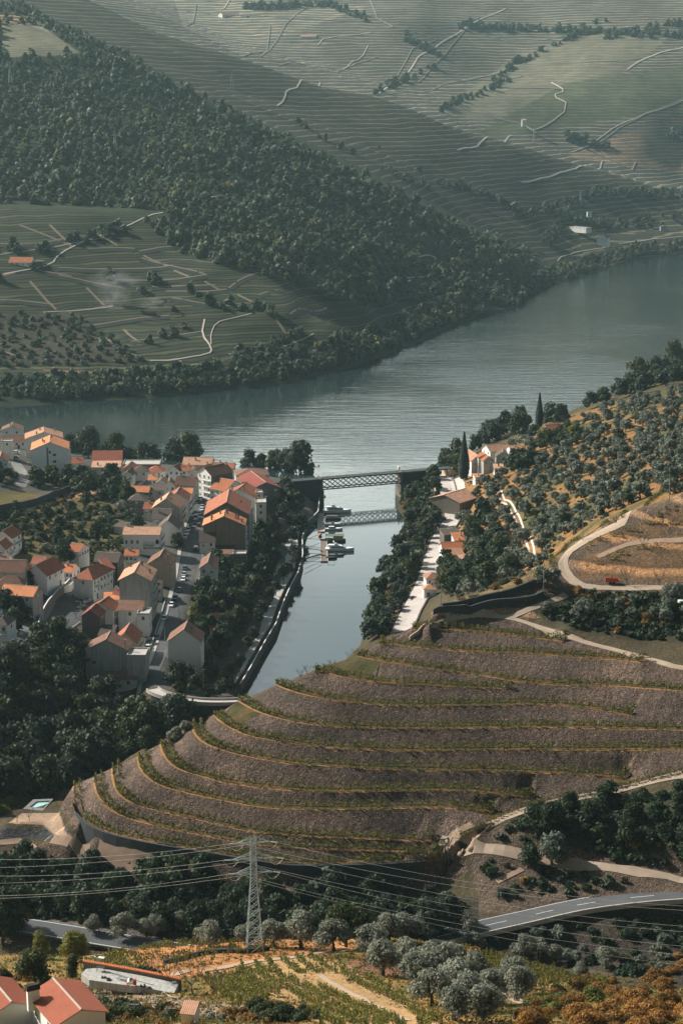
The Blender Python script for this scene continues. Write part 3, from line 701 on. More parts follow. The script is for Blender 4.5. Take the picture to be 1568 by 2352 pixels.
LEAF = {
 'dark':  mat_leaf('leaf_dark', (0.0158,0.0346,0.0187), (0.0396,0.0612,0.023)),
 'green': mat_leaf('leaf_green', (0.0252,0.0446,0.0158), (0.0684,0.0792,0.0216)),
 'olive': mat_leaf('leaf_olive', (.115,.130,.098), (.250,.255,.195), .2),
 'olivedark': mat_leaf('leaf_olive_dark', (.075,.098,.074), (.175,.190,.145), .2),
 'ochre': mat_leaf('leaf_ochre', (.11,.075,.02), (.30,.15,.030)),
 'lime':  mat_leaf('leaf_lime', (.085,.10,.018), (.20,.19,.035)),
 'rust':  mat_leaf('leaf_rust', (.15,.080,.018), (.34,.165,.035)),
 'bluish': mat_leaf('leaf_bluish', (0.0187,0.036,0.0259), (0.054,0.0684,0.0446)),
 'cypress': mat_leaf('leaf_cypress', (.010,.022,.014), (.022,.038,.020), .08),
 'vine':  mat_leaf('leaf_vine', (.055,.072,.014), (.21,.185,.035)),
}
CR_, TR_ = {}, {}
def proto(kind, leaf, v, dens_):
    key = (kind, leaf, v, dens_)
    if key not in CR_:
        n, size = {'lo': (520, .115), 'mid': (1050, .085), 'hi': (3400, .050)}[dens_]
        V, Fc = crown(kind, 11*v+hash_s(kind), n, size)
        CR_[key] = mesh_np('crown', V, Fc, [LEAF[leaf]])
    return CR_[key]
def hash_s(s): return sum(ord(c)*(i+3) for i, c in enumerate(s))
def tproto(kind, v):
    if (kind, v) not in TR_:
        h = {'round': .75, 'olive': .6, 'tall': .7, 'shrub': .2, 'flat': .6}[kind]
        r0 = {'olive': .13}.get(kind, .085)
        TR_[(kind, v)] = trunk_mesh('trunk', h, r0, .75, v*7+1, BARK)
    return TR_[(kind, v)]
NTREE = 0
QUEUE, OUTSIDE = [], []
def tree(X, Y, Z, rad, kind='round', leaf='dark', dens_='mid', label='', cat='tree', name='tree', group=None, lift=None, sz=1.0):
    rad *= 1.22 if Y > 330 else 1.32
    dep = Y*cp-(Z-CAMZ)*sp
    px_ = proj(X, Y, Z+rad)[0]
    if group is not None and not -20 < px_ < 1588: OUTSIDE.append((X, Y, Z, rad, kind, leaf, dens_, label, cat, name, group, lift, sz)); return
    QUEUE.append((0 if group is None else 1, -rad/dep, (X, Y, Z, rad, kind, leaf, dens_, label, cat, name, group, lift, sz)))
def tree_now(X, Y, Z, rad, kind, leaf, dens_, label, cat, name, group, lift, sz):
    """a tree: Empty at the foot, trunk and crown as children; rad is the crown radius in metres"""
    global NTREE
    NTREE += 1; v = NTREE % 5
    t = thing(name, label, cat, (X, Y, Z-.1), random.uniform(0, 6.28), rad, group)
    t.scale = (rad, rad, rad*sz)
    lift = {'round': .22, 'olive': .3, 'tall': .1, 'shrub': -.12, 'flat': .45}[kind] if lift is None else lift
    if kind != 'shrub': link('trunk', tproto(kind, v), t)
    else: link('stem', tproto(kind, v), t)
    link('crown', proto(kind, leaf, v, dens_), t, (0, 0, lift))
    return t
def plant_all():
    left = {}
    QUEUE.sort(key=lambda q: (q[0], q[1])); n = {}
    for q in QUEUE:
        nm = q[2][9]
        if n.get(nm, 0) < {'tree': 262, 'olive_tree': 290}.get(nm, 285): n[nm] = n.get(nm, 0)+1; tree_now(*q[2])
        else: left.setdefault(nm, []).append(q[2])
    for q in OUTSIDE: left.setdefault(q[9], []).append(q)
    for nm, L_ in left.items():
        lf = sorted({l[5] for l in L_}); pr = {}; r = np.random.default_rng(5); Vs, Fs, Ms, b = [], [], [], 0
        for l in L_:
            X, Y, Z_, rad, kind, leaf = l[:6]; k = (kind, int(r.integers(6)))
            if k not in pr: pr[k] = crown(kind, 60+k[1], 280, .145, .8)
            V, Fc = pr[k]; a = r.uniform(0, 6.28); c, s_ = math.cos(a), math.sin(a); lift = 0 if kind == 'shrub' else .4
            W_ = np.stack([(V[:,0]*c-V[:,1]*s_)*rad+X, (V[:,0]*s_+V[:,1]*c)*rad+Y, (V[:,2]+lift)*rad*l[12]+Z_-.1], 1)
            Vs.append(W_); Fs.append(Fc+b); b += len(V); Ms.append(np.full(len(Fc), lf.index(leaf)))
        nn = {'tree': 'smaller_trees', 'bush': 'smaller_bushes', 'olive_tree': 'smaller_olive_trees'}.get(nm, nm+'s')
        tag(link(nn, mesh_np(nn, np.vstack(Vs), np.vstack(Fs), [LEAF[x] for x in lf], mi=np.concatenate(Ms))), 'the many smaller %s between the houses and on the slopes around the town' % nn.replace('smaller_', '').replace('_', ' '), None, None, 'stuff')
def scatter(poly, n, mind, ymin=0, y1=1e9, tries=14, reject=None):
    if min(q[0] for q in poly) <= 0 or max(q[0] for q in poly) >= 1568: n = int(n*1.14)
    poly = wide(poly, 120)
    xs = [p[0] for p in poly]; ys = [p[1] for p in poly]; out = []; grid = {}
    cnt = 0
    for _ in range(n*tries):
        x, y = random.uniform(min(xs), max(xs)), random.uniform(min(ys), max(ys))
        if not inpoly(np.array([x]), np.array([y]), poly)[0]: continue
        h = hit(x, y, ymin)
        if h is None or h[1] > y1 or h[2] < .3: continue
        if reject is not None and reject(h, x, y): continue
        k = (int(h[0]//mind), int(h[1]//mind)); ok = True
        for a in (-1, 0, 1):
            for b in (-1, 0, 1):
                for q in grid.get((k[0]+a, k[1]+b), ()):
                    if (q[0]-h[0])**2+(q[1]-h[1])**2 < mind*mind: ok = False
        if not ok: continue
        grid.setdefault(k, []).append(h); out.append(h); cnt += 1
        if cnt >= n: break
    return out
def merged_trees(name, label, spots, leafs, rads, kinds=('round',), n=34, size=.32, seed=3):
    """many far crowns as one object of stuff"""
    protos = [crown(kinds[i % len(kinds)], seed+i, n, size, .85) for i in range(8)]
    Vs, Fs, Ms, b = [], [], [], 0; r = np.random.default_rng(seed)
    for (X, Y, Z), rad in zip(spots, rads):
        V, Fc = protos[r.integers(8)]; a = r.uniform(0, 6.28); c, s = math.cos(a), math.sin(a)
        W = V*rad; W = np.stack([W[:, 0]*c-W[:, 1]*s+X, W[:, 0]*s+W[:, 1]*c+Y, W[:, 2]*r.uniform(.85, 1.25)+Z-.15*rad], 1)
        Vs.append(W); Fs.append(Fc+b); b += len(W); Ms.append(np.full(len(Fc), r.choice(len(leafs), p=np.array([w for _, w in leafs]))))
    me = mesh_np(name, np.vstack(Vs), np.vstack(Fs), [LEAF[l] for l, _ in leafs], mi=np.concatenate(Ms))
    return tag(link(name, me), label, None, None, 'stuff')

# --- far woods and hedges (stuff)
LEAF['f1'] = mat_leaf('leaf_far_wood', (.018,.034,.020), (.085,.115,.060)); LEAF['f2'] = mat_leaf('leaf_far_pale', (.06,.085,.055), (.13,.15,.10)); LEAF['f3'] = mat_leaf('leaf_far_yellow', (.10,.11,.03), (.17,.15,.04))
WOOD = [(-60,40),(60,30),(110,60),(200,85),(330,155),(460,220),(600,290),(700,340),(790,390),(900,435),(1000,490),(1100,540),(1250,585),(1205,640),(1120,640),(1040,690),(930,700),(780,700),(640,640),(420,585),(330,510),(400,490),(360,480),(-60,462)]
holes = [[(0,58),(95,55),(190,125),(100,132),(0,137)]]
sp_ = scatter(WOOD, 4200, 6.6, 1300, 2300, 6, lambda h, x, y: inpoly(np.array([x]), np.array([y]), holes[0])[0] or (float(fbm(np.array([h[0]/45]), np.array([h[1]/45]), 2, 77)[0]) < -.22 and random.random() < .75))
merged_trees('woodland', 'dark green woodland covering the far hillside above the river', sp_, [('f1', .80), ('f2', .17), ('f3', .03)], [random.uniform(2.4, 4.6) if random.random() < .75 else random.uniform(4.6, 7.4) for _ in sp_], n=44, size=.24)
belt = []
SH = [(0,905),(100,905),(200,898),(300,892),(400,885),(470,880),(540,872),(600,868),(680,855),(740,838),(800,822),(880,795),(940,775),(1000,745),(1060,722),(1130,700),(1190,688),(1215,665),(1260,640),(1330,620),(1400,597),(1470,578),(1568,566)]
for (a, b) in zip(SH[:-1], SH[1:]):
    w = 30 if a[0] < 480 else (44 if a[0] < 1190 else 16)
    belt += scatter([(a[0],a[1]-w),(b[0],b[1]-w),(b[0],b[1]+13),(a[0],a[1]+13)], 34, 4.2, 1100, 2700, 5)
merged_trees('riverside_trees', 'band of bushy trees along the far river bank', belt, [('f1', .72), ('f2', .2), ('f3', .08)], [random.uniform(2.6, 5.4) for _ in belt], n=46, size=.26)
olv = scatter([(0,720),(180,722),(330,830),(0,850)], 120, 7, 1100, 1500, 6) + scatter([(130,862),(500,850),(620,830),(620,860),(480,885),(200,890)], 60, 7, 1100, 1500, 6)
olv += scatter([(0,868),(130,870),(300,885),(300,905),(0,915)], 60, 6, 1100, 1400, 6)
merged_trees('olive_grove', 'olive trees dotted over the slopes of the far bank', olv, [('f2', .6), ('f1', .4)], [random.uniform(2.2, 3.8) for _ in olv], ('olive',), n=46, size=.26)
hd = []
for ln, n in [([(0,640),(60,630),(130,590)],0),([(600,210),(660,270),(760,330),(900,400),(980,430)],90),([(860,330),(1000,420),(1100,440),(1180,480)],60),([(1180,500),(1300,470),(1400,440),(1500,450),(1568,440)],110),([(1250,560),(1300,500),(1400,520),(1568,500)],110),
              ([(20,20),(120,60),(240,110),(330,150)],60),([(110,45),(60,20),(0,20)],40),([(180,610),(420,660),(480,700),(620,720)],26),([(0,585),(100,570),(240,545),(280,525)],26),([(700,760),(640,800),(560,820)],24),([(250,640),(380,690),(430,760),(340,800)],14)]:
    for (a, b) in zip(ln[:-1], ln[1:]):
        hd += scatter([(a[0]-9,a[1]-9),(b[0]-9,b[1]-9),(b[0]+9,b[1]+9),(a[0]+9,a[1]+9)], max(1, n//(len(ln)-1)), 5, 1100, 2900, 5)
merged_trees('hedgerow_trees', 'scattered trees and hedges between the far vineyard terraces', hd, [('f1', .6), ('f2', .4)], [random.uniform(2.5, 5.5) for _ in hd], n=34, size=.3)
hz_ = []
for a, b, n in [((560,20),(760,10),50),((760,15),(840,45),40),((1050,60),(1568,90),120),((1200,130),(1130,190),40),((1180,150),(1400,40),80),((860,215),(1010,150),30),((1010,255),(1180,180),60),((930,90),(1010,130),24),((1380,90),(1568,30),60),((1300,320),(1400,340),20)]:
    hz_ += scatter([(a[0],a[1]-5),(b[0],b[1]-5),(b[0],b[1]+5),(a[0],a[1]+5)], n, 6, 2600, 4600, 5)
hz_ += scatter([(1520,310),(1568,240),(1568,330),(1545,330)], 60, 5, 2600, 4600, 5)
merged_trees('distant_trees', 'lines of trees on the hazy hills across the river', hz_, [('f1', .7), ('f2', .3)], [random.uniform(4, 8) for _ in hz_], n=26, size=.34)
# ------------------------------------------------------------------ materials of buildings
W = {
 'white': mat_plain('render_white', (.70,.68,.63), .85, var=.14, scale=.6, streak=.35),
 'clean': mat_plain('render_clean_white', (.80,.79,.75), .85, var=.08, scale=.5, streak=.12),
 'grey': mat_plain('render_grey', (.43,.42,.39), .9, var=.2, scale=.5, streak=.75),
 'dgrey': mat_plain('render_dark_grey', (.17,.165,.155), .9, var=.25, scale=.5, streak=.6),
 'brown': mat_plain('render_brown_concrete', (.23,.175,.135), .9, var=.2, scale=.4, streak=.7),
 'tan': mat_plain('render_tan', (.47,.36,.26), .9, var=.1, scale=.4, streak=.2),
 'stone': mat_plain('stone_masonry', (.15,.13,.11), .95, var=.55, scale=2.2, bump=.6),
 'brick': mat_plain('red_brick', (.24,.085,.06), .95, var=.25, scale=1.5),
 'conc': mat_plain('pale_concrete', (.45,.42,.38), .9, var=.2, scale=.5, streak=.3),
}
RF = {
 'orange': mat_roof('tiles_orange', (.66,.225,.095), .35), 'red': mat_roof('tiles_red', (.40,.125,.065), .4),
 'brown': mat_roof('tiles_brown', (.25,.125,.085), .45), 'old': mat_roof('tiles_old_grey', (.13,.095,.075), .5),
 'pale': mat_roof('tiles_pale', (.60,.31,.19), .4), 'maroon': mat_roof('tiles_maroon', (.30,.075,.055), .12),
 'new': mat_roof('tiles_new_red', (.36,.10,.055), .2),
}
GLASS = mat_plain('window_glass', (.020,.028,.032), .12, .6, var=.2); FRAME = mat_plain('window_frame', (.62,.60,.55), .6, var=.05)
IRON = mat_plain('dark_iron', (.03,.032,.035), .6, var=.2); STEEL = mat_plain('galvanised_steel', (.34,.38,.38), .5, .5, var=.15, metal=.3)
DOORM = mat_plain('door_brown', (.11,.05,.03), .7, var=.2); CHIM = mat_plain('chimney_render', (.42,.34,.28), .9, var=.2, scale=1.5)
CROP = {1:(0,947.4),2:(344.5,1004.8),3:(0,1205.7),4:(344.5,1205.7),5:(631.6,1004.8),6:(803.8,976.1),7:(861.2,1205.7),8:(1166.1,803.8),9:(0,2181.7)}
def K(c, x, y):
    if c == 0: return (x, y)
    o = CROP[c]; return (o[0]+x/3.901, o[1]+y/3.901)
_wm = {}
def window_mesh(w, h, style=0):
    k = (w, h, style)
    if k not in _wm:
        mb = MB(); mb.box(-w/2, w/2, -.05, .02, 0, h, 1)
        f = .09
        for (a, b, c, d) in ((-w/2-f, -w/2, -f, h+f), (w/2, w/2+f, -f, h+f), (-w/2, w/2, h, h+f), (-w/2, w/2, -f, 0), (-.03, .03, 0, h)): mb.box(a, b, -.10, .01, c, d, 0)
        if style == 1: mb.box(-w/2, w/2, -.08, -.052, h*.45, h, 0)
        _wm[k] = mb.mesh('window', [FRAME, GLASS])
    return _wm[k]
_dm = {}
def door_mesh(w, h):
    if (w, h) not in _dm:
        mb = MB(); mb.box(-w/2, w/2, -.06, .02, 0, h, 0); mb.box(-w/2-.1, w/2+.1, -.1, .01, h, h+.12, 1); mb.box(-w/2-.1, -w/2, -.1, .01, 0, h, 1); mb.box(w/2, w/2+.1, -.1, .01, 0, h, 1)
        _dm[(w, h)] = mb.mesh('door', [DOORM, FRAME])
    return _dm[(w, h)]
_bm = {}
def balcony_mesh(l):
    l = round(l, 1)
    if l not in _bm:
        mb = MB(); mb.box(-l/2, l/2, -1.1, -.003, -.14, 0, 0)
        n = int(l/.35)
        for i in range(n+1): mb.box(-l/2+i*l/n-.015, -l/2+i*l/n+.015, -1.08, -1.05, 0, .95, 1)
        mb.box(-l/2, l/2, -1.09, -1.04, .95, 1.0, 1)
        for s in (-1, 1): mb.box(s*l/2-.03, s*l/2+.03, -1.04, -.05, .95, 1.0, 1)
        _bm[l] = mb.mesh('balcony', [FRAME, IRON])
    return _bm[l]
_cm = {}
def chimney_mesh(h, wd, dp, cap):
    k = (h, wd, dp, cap)
    if k not in _cm:
        mb = MB(); mb.box(-wd/2, wd/2, -dp/2, dp/2, -.9, h, 0); mb.box(-wd/2-.08, wd/2+.08, -dp/2-.08, dp/2+.08, h, h+.12, 1)
        mb.box(-wd/3, wd/3, -dp/3, dp/3, h+.12, h+.35, 1)
        _cm[k] = mb.mesh('chimney', [CHIM, IRON if cap else CHIM])
    return _cm[k]
def slab(mb, a, b, c, d, th, mi, mi2):
    """roof pane; a-b the eave, d-c the ridge"""
    A, B, C_, D = [Vector(p) for p in (a, b, c, d)]; n = (B-A).cross(D-A).normalized()*th
    wd = (B-A).length; u = (B-A).normalized()
    def uv(p): q = p-A; return (q.dot(u), (q-u*q.dot(u)).length)
    t = [A+n, B+n, C_+n, D+n]
    mb.poly(t, mi, [uv(A), uv(B), uv(C_), uv(D)])
    bt = [A, B, C_, D]; mb.poly(bt[::-1], mi2)
    for i in range(4): mb.poly([bt[i], bt[(i+1) % 4], t[(i+1) % 4], t[i]], mi2)
NH = 0
BLD = []
def house(label, c, pl, pr, h, depth, rise=2.0, roof='y', wall='white', rf='red', F_=(0, 0), R_=(0, 0), L_=(0, 0), ch=(), rot=None, door=None, balc=None, name='house', cat='house', w=None, zb=None, base=3.5, style=0, ov=.42, wing=None):
    global NH
    xl, yl = K(c, *pl); xr, yr = K(c, *pr)
    if c == 0 and yl < 900:
        q0 = hit((xl+xr)/2, yl+3, 1150); q1 = hit((xl+xr)/2, yl + h*F/q0[1], 1150); zb = q1[2]
    hh_ = hit((xl+xr)/2, (yl+yr)/2 + 8)
    z = (hh_[2] if hh_ else 12) if zb is None else zb
    rise *= 1.22
    for _ in range(60):
        A, B = P(xl, yl, z+h), P(xr, yr, z+h)
        if zb is not None: break
        z = .6*z + .4*gz((A[0]+B[0])/2, (A[1]+B[1])/2 + 1.0)
    A, B = Vector(A), Vector(B)
    r = math.atan2(B.y-A.y, B.x-A.x) if rot is None else R(rot)
    r0 = max(-1.2, min(1.2, r)); r = r0
    if w is None: w = abs(B.x-A.x)/max(.35, math.cos(r))
    ctr = (A+B)/2; th = thing(name, label, cat, (ctr.x, ctr.y, z), r)
    BLD.append((ctr.x - math.sin(r)*depth/2, ctr.y + math.cos(r)*depth/2, max(w, depth)/2))
    hw, d = w/2, depth; WM = W[wall]; NH += 1
    mb = MB()
    if roof == 'y':
        mb.poly([(-hw,0,-base),(hw,0,-base),(hw,0,h),(0,0,h+rise),(-hw,0,h)]); mb.poly([(hw,d,-base),(-hw,d,-base),(-hw,d,h),(0,d,h+rise),(hw,d,h)])
        mb.poly([(hw,0,-base),(hw,d,-base),(hw,d,h),(hw,0,h)]); mb.poly([(-hw,d,-base),(-hw,0,-base),(-hw,0,h),(-hw,d,h)])
    elif roof == 'x':
        mb.poly([(-hw,0,-base),(hw,0,-base),(hw,0,h),(-hw,0,h)]); mb.poly([(hw,d,-base),(-hw,d,-base),(-hw,d,h),(hw,d,h)])
        mb.poly([(hw,0,-base),(hw,d,-base),(hw,d,h),(hw,d/2,h+rise),(hw,0,h)]); mb.poly([(-hw,d,-base),(-hw,0,-base),(-hw,0,h),(-hw,d/2,h+rise),(-hw,d,h)])
    elif roof == 'shed':
        mb.poly([(-hw,0,-base),(hw,0,-base),(hw,0,h),(-hw,0,h)]); mb.poly([(hw,d,-base),(-hw,d,-base),(-hw,d,h+rise),(hw,d,h+rise)])
        mb.poly([(hw,0,-base),(hw,d,-base),(hw,d,h+rise),(hw,0,h)]); mb.poly([(-hw,d,-base),(-hw,0,-base),(-hw,0,h),(-hw,d,h+rise)])
    else:
        mb.box(-hw, hw, 0, d, -base, h)
    link('wall', mb.mesh('wall', [WM]), th)
    rb = MB(); o = ov; s = .16; RM = RF.get(rf); SD = CHIM if rf not in ('maroon',) else FRAME
    if roof == 'y':
        k = rise/hw*o; e = h-k+.02; T = h+rise+.02
        slab(rb, (-hw-o,d+o,e), (-hw-o,-o,e), (0,-o,T), (0,d+o,T), s, 0, 1)
        slab(rb, (hw+o,-o,e), (hw+o,d+o,e), (0,d+o,T), (0,-o,T), s, 0, 1)
        rb.bar((0,-o,T+s), (0,d+o,T+s), .16, 1, 6)
    elif roof == 'x':
        k = rise/(d/2)*o; e = h-k+.02; T = h+rise+.02
        slab(rb, (-hw-o,-o,e), (hw+o,-o,e), (hw+o,d/2,T), (-hw-o,d/2,T), s, 0, 1)
        slab(rb, (hw+o,d+o,e), (-hw-o,d+o,e), (-hw-o,d/2,T), (hw+o,d/2,T), s, 0, 1)
        rb.bar((-hw-o,d/2,T+s), (hw+o,d/2,T+s), .16, 1, 6)
    elif roof == 'hip':
        e = h+.02; T = h+rise; X0, X1, Y0, Y1 = -hw-o, hw+o, -o, d+o
        if w >= d: a, b = (X0+(Y1-Y0)/2, (Y0+Y1)/2, T), (X1-(Y1-Y0)/2, (Y0+Y1)/2, T)
        else: a, b = (0, Y0+(X1-X0)/2, T), (0, Y1-(X1-X0)/2, T)
        def tri(p, q, rr, uvw): rb.poly([p, q, rr], 0, [(0, 0), (uvw, 0), (uvw/2, uvw/2)])
        if w >= d:
            rb.poly([(X0,Y0,e),(X1,Y0,e),b,a], 0, [(0,0),(X1-X0,0),(X1-X0-d/2,d/2),(d/2,d/2)]); rb.poly([(X1,Y1,e),(X0,Y1,e),a,b], 0, [(0,0),(X1-X0,0),(X1-X0-d/2,d/2),(d/2,d/2)])
            tri((X1,Y0,e),(X1,Y1,e),b,Y1-Y0); tri((X0,Y1,e),(X0,Y0,e),a,Y1-Y0)
        else:
            rb.poly([(X1,Y0,e),(X1,Y1,e),b,a], 0, [(0,0),(Y1-Y0,0),(Y1-Y0-w/2,w/2),(w/2,w/2)]); rb.poly([(X0,Y1,e),(X0,Y0,e),a,b], 0, [(0,0),(Y1-Y0,0),(Y1-Y0-w/2,w/2),(w/2,w/2)])
            tri((X0,Y0,e),(X1,Y0,e),a,X1-X0); tri((X1,Y1,e),(X0,Y1,e),b,X1-X0)
        rb.box(X0, X1, Y0, Y1, e-.12, e-.004, 1)
    elif roof == 'shed':
        slab(rb, (-hw-o,-o,h-rise/d*o+.02), (hw+o,-o,h-rise/d*o+.02), (hw+o,d+o,h+rise+rise/d*o+.02), (-hw-o,d+o,h+rise+rise/d*o+.02), s, 0, 1)
    elif roof == 'flat':
        for (a, b, c_, e_) in ((-hw-.1, hw+.1, -.1, .12), (-hw-.1, hw+.1, d-.12, d+.1), (-hw-.1, -hw+.12, .12, d-.12), (hw-.12, hw+.1, .12, d-.12)): rb.box(a, b, c_, e_, h+.004, h+.55, 1)
        rb.box(-hw+.12, hw-.12, .12, d-.12, h+.004, h+.06, 1)
    RO = link('roof', rb.mesh('roof', [RM or W['conc'], W['conc'] if roof == 'flat' else CHIM]), th)
    for q in ch:
        fx, fy = q[:2]; hh = q[2] if len(q) > 2 else 1.3
        if roof == 'y': zr = h + rise*(1-abs(fx*2-1))
        elif roof == 'x': zr = h + rise*(1-abs(fy*2-1))
        else: zr = h + rise*.4
        link('chimney', chimney_mesh(hh, .55+.1*(NH % 3), .45, NH % 2), RO, (-hw+fx*w, fy*d, zr))
    fh = 3.0
    for side, (rows, cols) in (('F', F_), ('R', R_), ('L', L_)):
        if not rows: continue
        span = w if side == 'F' else d; n = 0
        for i in range(rows):
            for j in range(cols):
                t = (j+.5)/cols*span; zz = h - 1.95 - i*fh
                if zz < -base+.4: continue
                st = style if (i*7+j*3+NH) % 4 else 1
                me = window_mesh(.95, 1.25, st)
                if side == 'F': link('window', me, th, (-hw+t, 0, zz))
                elif side == 'R': link('window', me, th, (hw, t, zz), R(90))
                else: link('window', me, th, (-hw, t, zz), R(-90))
    if door:
        sd, t = door[:2]
        if sd == 'F': link('door', door_mesh(1.1, 2.1), th, (-hw+t*w, 0, .02))
        elif sd == 'R': link('door', door_mesh(1.1, 2.1), th, (hw, t*d, .02), R(90))
        else: link('door', door_mesh(1.1, 2.1), th, (-hw, t*d, .02), R(-90))
    if balc:
        sd, rows, t0, t1 = balc
        for i in range(rows):
            zz = h-3.0-i*fh+.1; span = (t1-t0)*(d if sd in 'RL' else w)
            if sd == 'R': link('balcony', balcony_mesh(span), th, (hw, (t0+t1)/2*d, zz), R(90))
            elif sd == 'F': link('balcony', balcony_mesh(span), th, (-hw+(t0+t1)/2*w, 0, zz))
            else: link('balcony', balcony_mesh(span), th, (-hw, (t0+t1)/2*d, zz), R(-90))
    return th
H_ = house
# upper left of the town
h1 = H_('tall white apartment block with a bright orange gabled roof', 1, (285,335), (612,330), 14.5, 19, 3.0, 'y', 'clean', 'orange', (1,1), (4,3), rot=8, ch=((.35,.2),(.3,.5),(.55,.7)), balc=('R',4,.1,.9), name='apartment_block', cat='building')
for (fx, zz) in ((.62, 11.2), (.62, 7.9), (.62, 4.6), (.62, 1.6)): link('window', window_mesh(1.5, 1.1, 0), h1, ((-9+fx*18), -.0, zz))
pm_ = MB(); pm_.box(-1.6, -.8, -.08, -.003, -3, 15.6); link('pilaster', pm_.mesh('pilaster', [W['dgrey']]), h1)
H_('white block with an orange-brown roof behind the tall apartment block', 1, (225,243), (568,218), 12, 15, 2.6, 'y', 'white', 'pale', (0,0), (3,3), rot=10, ch=((.3,.1),(.4,.6),(.8,.8)), name='apartment_block', cat='building')
H_('white gabled house at the top left corner of the town', 1, (8,168), (205,150), 7, 12, 1.9, 'y', 'clean', 'brown', (1,2), rot=6, ch=((.45,.1),))
H_('long low house with a dark red roof above the small car park', 1, (18,262), (232,262), 4, 9, 2.2, 'x', 'white', 'brown', (1,4), rot=8, door=('F',.7))
H_('narrow flat-roofed white house beside the parked cars', 1, (18,262), (112,262), 9, 5, 0, 'flat', 'white', 'none', (1,1), (2,1), rot=8)
H_('white house with a red roof cut by the left edge of the town', 1, (-60,445), (76,430), 6, 12, 2.0, 'y', 'white', 'red', (2,3), (2,3), rot=8, balc=('R',1,.1,.9))
H_('house with a wide red lean-to roof in front of the shore trees', 1, (822,462), (1095,440), 5, 9, 3.6, 'shed', 'clean', 'red', (0,0), (1,3), rot=4)
H_('low white house with a pale orange roof beside the garden slope', 1, (812,512), (1088,470), 5, 8, 1.2, 'shed', 'white', 'pale', (1,4), (1,2), rot=3, ch=((.2,.3),), door=('F',.6))
H_('unfinished red brick hall with a concrete frame near the shore', 1, (1100,475), (1430,468), 6.2, 12, 0, 'flat', 'brick', 'none', (0,0), (1,2), rot=2, name='brick_building', cat='building')
H_('small house with two skylights in its old red roof', 1, (1092,500), (1215,528), 5, 9, 2, 'y', 'white', 'red', (1,2), rot=-4)
H_('house with a grey-brown hipped roof between red roofs', 1, (1190,520), (1320,538), 5, 9, 2, 'hip', 'white', 'old', (1,2), rot=-4)
H_('house with a low red hipped roof left of the brick hall', 1, (1310,535), (1462,530), 5, 9, 2, 'hip', 'clean', 'red', (1,2), (1,2), rot=-4)
H_('tiny garden hut with a red roof on the ochre slope', 1, (1003,658), (1060,665), 2.4, 4, .8, 'shed', 'brown', 'red', door=('F',.5), name='hut', cat='hut')
H_('small ruin-like shed with a rusty roof beside the garden trees', 1, (1125,672), (1195,668), 2.6, 5, .8, 'shed', 'stone', 'brown', name='shed', cat='shed')
H_('old stone house with a grey tiled roof below the garden trees', 1, (1205,668), (1330,700), 5, 8, 2, 'y', 'stone', 'old', (1,2), rot=-12, ch=((.2,.4),))
H_('old house with a bright orange patched roof below the garden trees', 1, (1178,712), (1330,710), 4.5, 7, 1.6, 'x', 'stone', 'orange', (1,2), rot=-8)
H_('dark ruined house with a sagging grey roof', 1, (1150,785), (1300,790), 6, 8, 2.2, 'hip', 'dgrey', 'old', (2,3), rot=-5, door=('F',.3))
# middle rows
H_('white house with a red hipped roof and white chimney near the shore', 2, (165,293), (265,300), 8, 9, 1.8, 'y', 'clean', 'red', (2,2), rot=-14, ch=((.9,.6,2.0),))
H_('white end wall house behind the white four storey block', 2, (262,300), (352,290), 8, 9, 1.5, 'x', 'clean', 'red', (2,1), rot=-14, ch=((.8,.4),))
H_('long white house with an orange roof nearest the river promenade', 2, (300,232), (545,255), 6, 11, 2.2, 'x', 'white', 'pale', (1,5), (1,2), rot=-4, ch=((.42,.3),))
H_('row house with a wavy red roof behind the four storey block', 2, (352,318), (455,328), 7, 14, 2.0, 'y', 'white', 'orange', (2,2), rot=-30, ch=((.3,.3),(.5,.8)))
H_('low house with a bright orange roof beside the riverside car park', 2, (570,262), (742,285), 5, 8, 1.5, 'x', 'white', 'orange', (1,4), rot=-6, ch=((.3,.5),))
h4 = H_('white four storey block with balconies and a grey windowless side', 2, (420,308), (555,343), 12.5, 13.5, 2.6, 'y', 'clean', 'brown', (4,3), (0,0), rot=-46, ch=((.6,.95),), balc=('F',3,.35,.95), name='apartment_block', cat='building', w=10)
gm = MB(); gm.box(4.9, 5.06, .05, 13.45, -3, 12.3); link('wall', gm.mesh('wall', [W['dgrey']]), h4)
H_('white house with a wide orange roof across the street corner', 2, (560,446), (650,492), 7.5, 14, 3.2, 'x', 'clean', 'orange', (2,3), rot=-38, w=9.5)
H_('wide dark-tiled low hall beside the riverside car park', 2, (772,350), (1065,330), 5, 14, 2.0, 'hip', 'grey', 'brown', rot=8, name='hall', cat='building')
h18 = H_('large hall with a dark red metal roof and a pale ridge', 2, (905,472), (1168,440), 11, 27, 2.4, 'y', 'dgrey', 'maroon', (2,3), (0,0), (1,5), rot=18, name='hall', cat='building')
H_('long building with an orange roof and two black chimneys', 2, (640,535), (948,535), 9.5, 14, 3.2, 'y', 'clean', 'orange', (1,2), (2,3), rot=-12, ch=((.25,.3,2.2),(.62,.2,2.4)), name='apartment_block', cat='building')
H_('large apartment block under the wide brown-red roof by the street', 2, (492,692), (885,690), 13, 26, 4.6, 'y', 'brown', 'red', (0,0), (4,6), (4,6), rot=1, ch=((.8,.5),), balc=('R',4,.05,.95), name='apartment_block', cat='building')
H_('tall brown concrete gable building with many chimneys on its orange roof', 2, (478,785), (848,788), 14.5, 11.5, 3.2, 'y', 'brown', 'orange', (0,0), (4,3), (4,3), rot=1, ch=((.2,.5,1.8),(.2,.15,1.8),(.4,.6,2),(.57,.75,2),(.57,.5,1.5),(.78,.45,1.8),(.84,.45,1.8),(.93,.2,1.5)), balc=('R',4,.1,.9), name='apartment_block', cat='building')
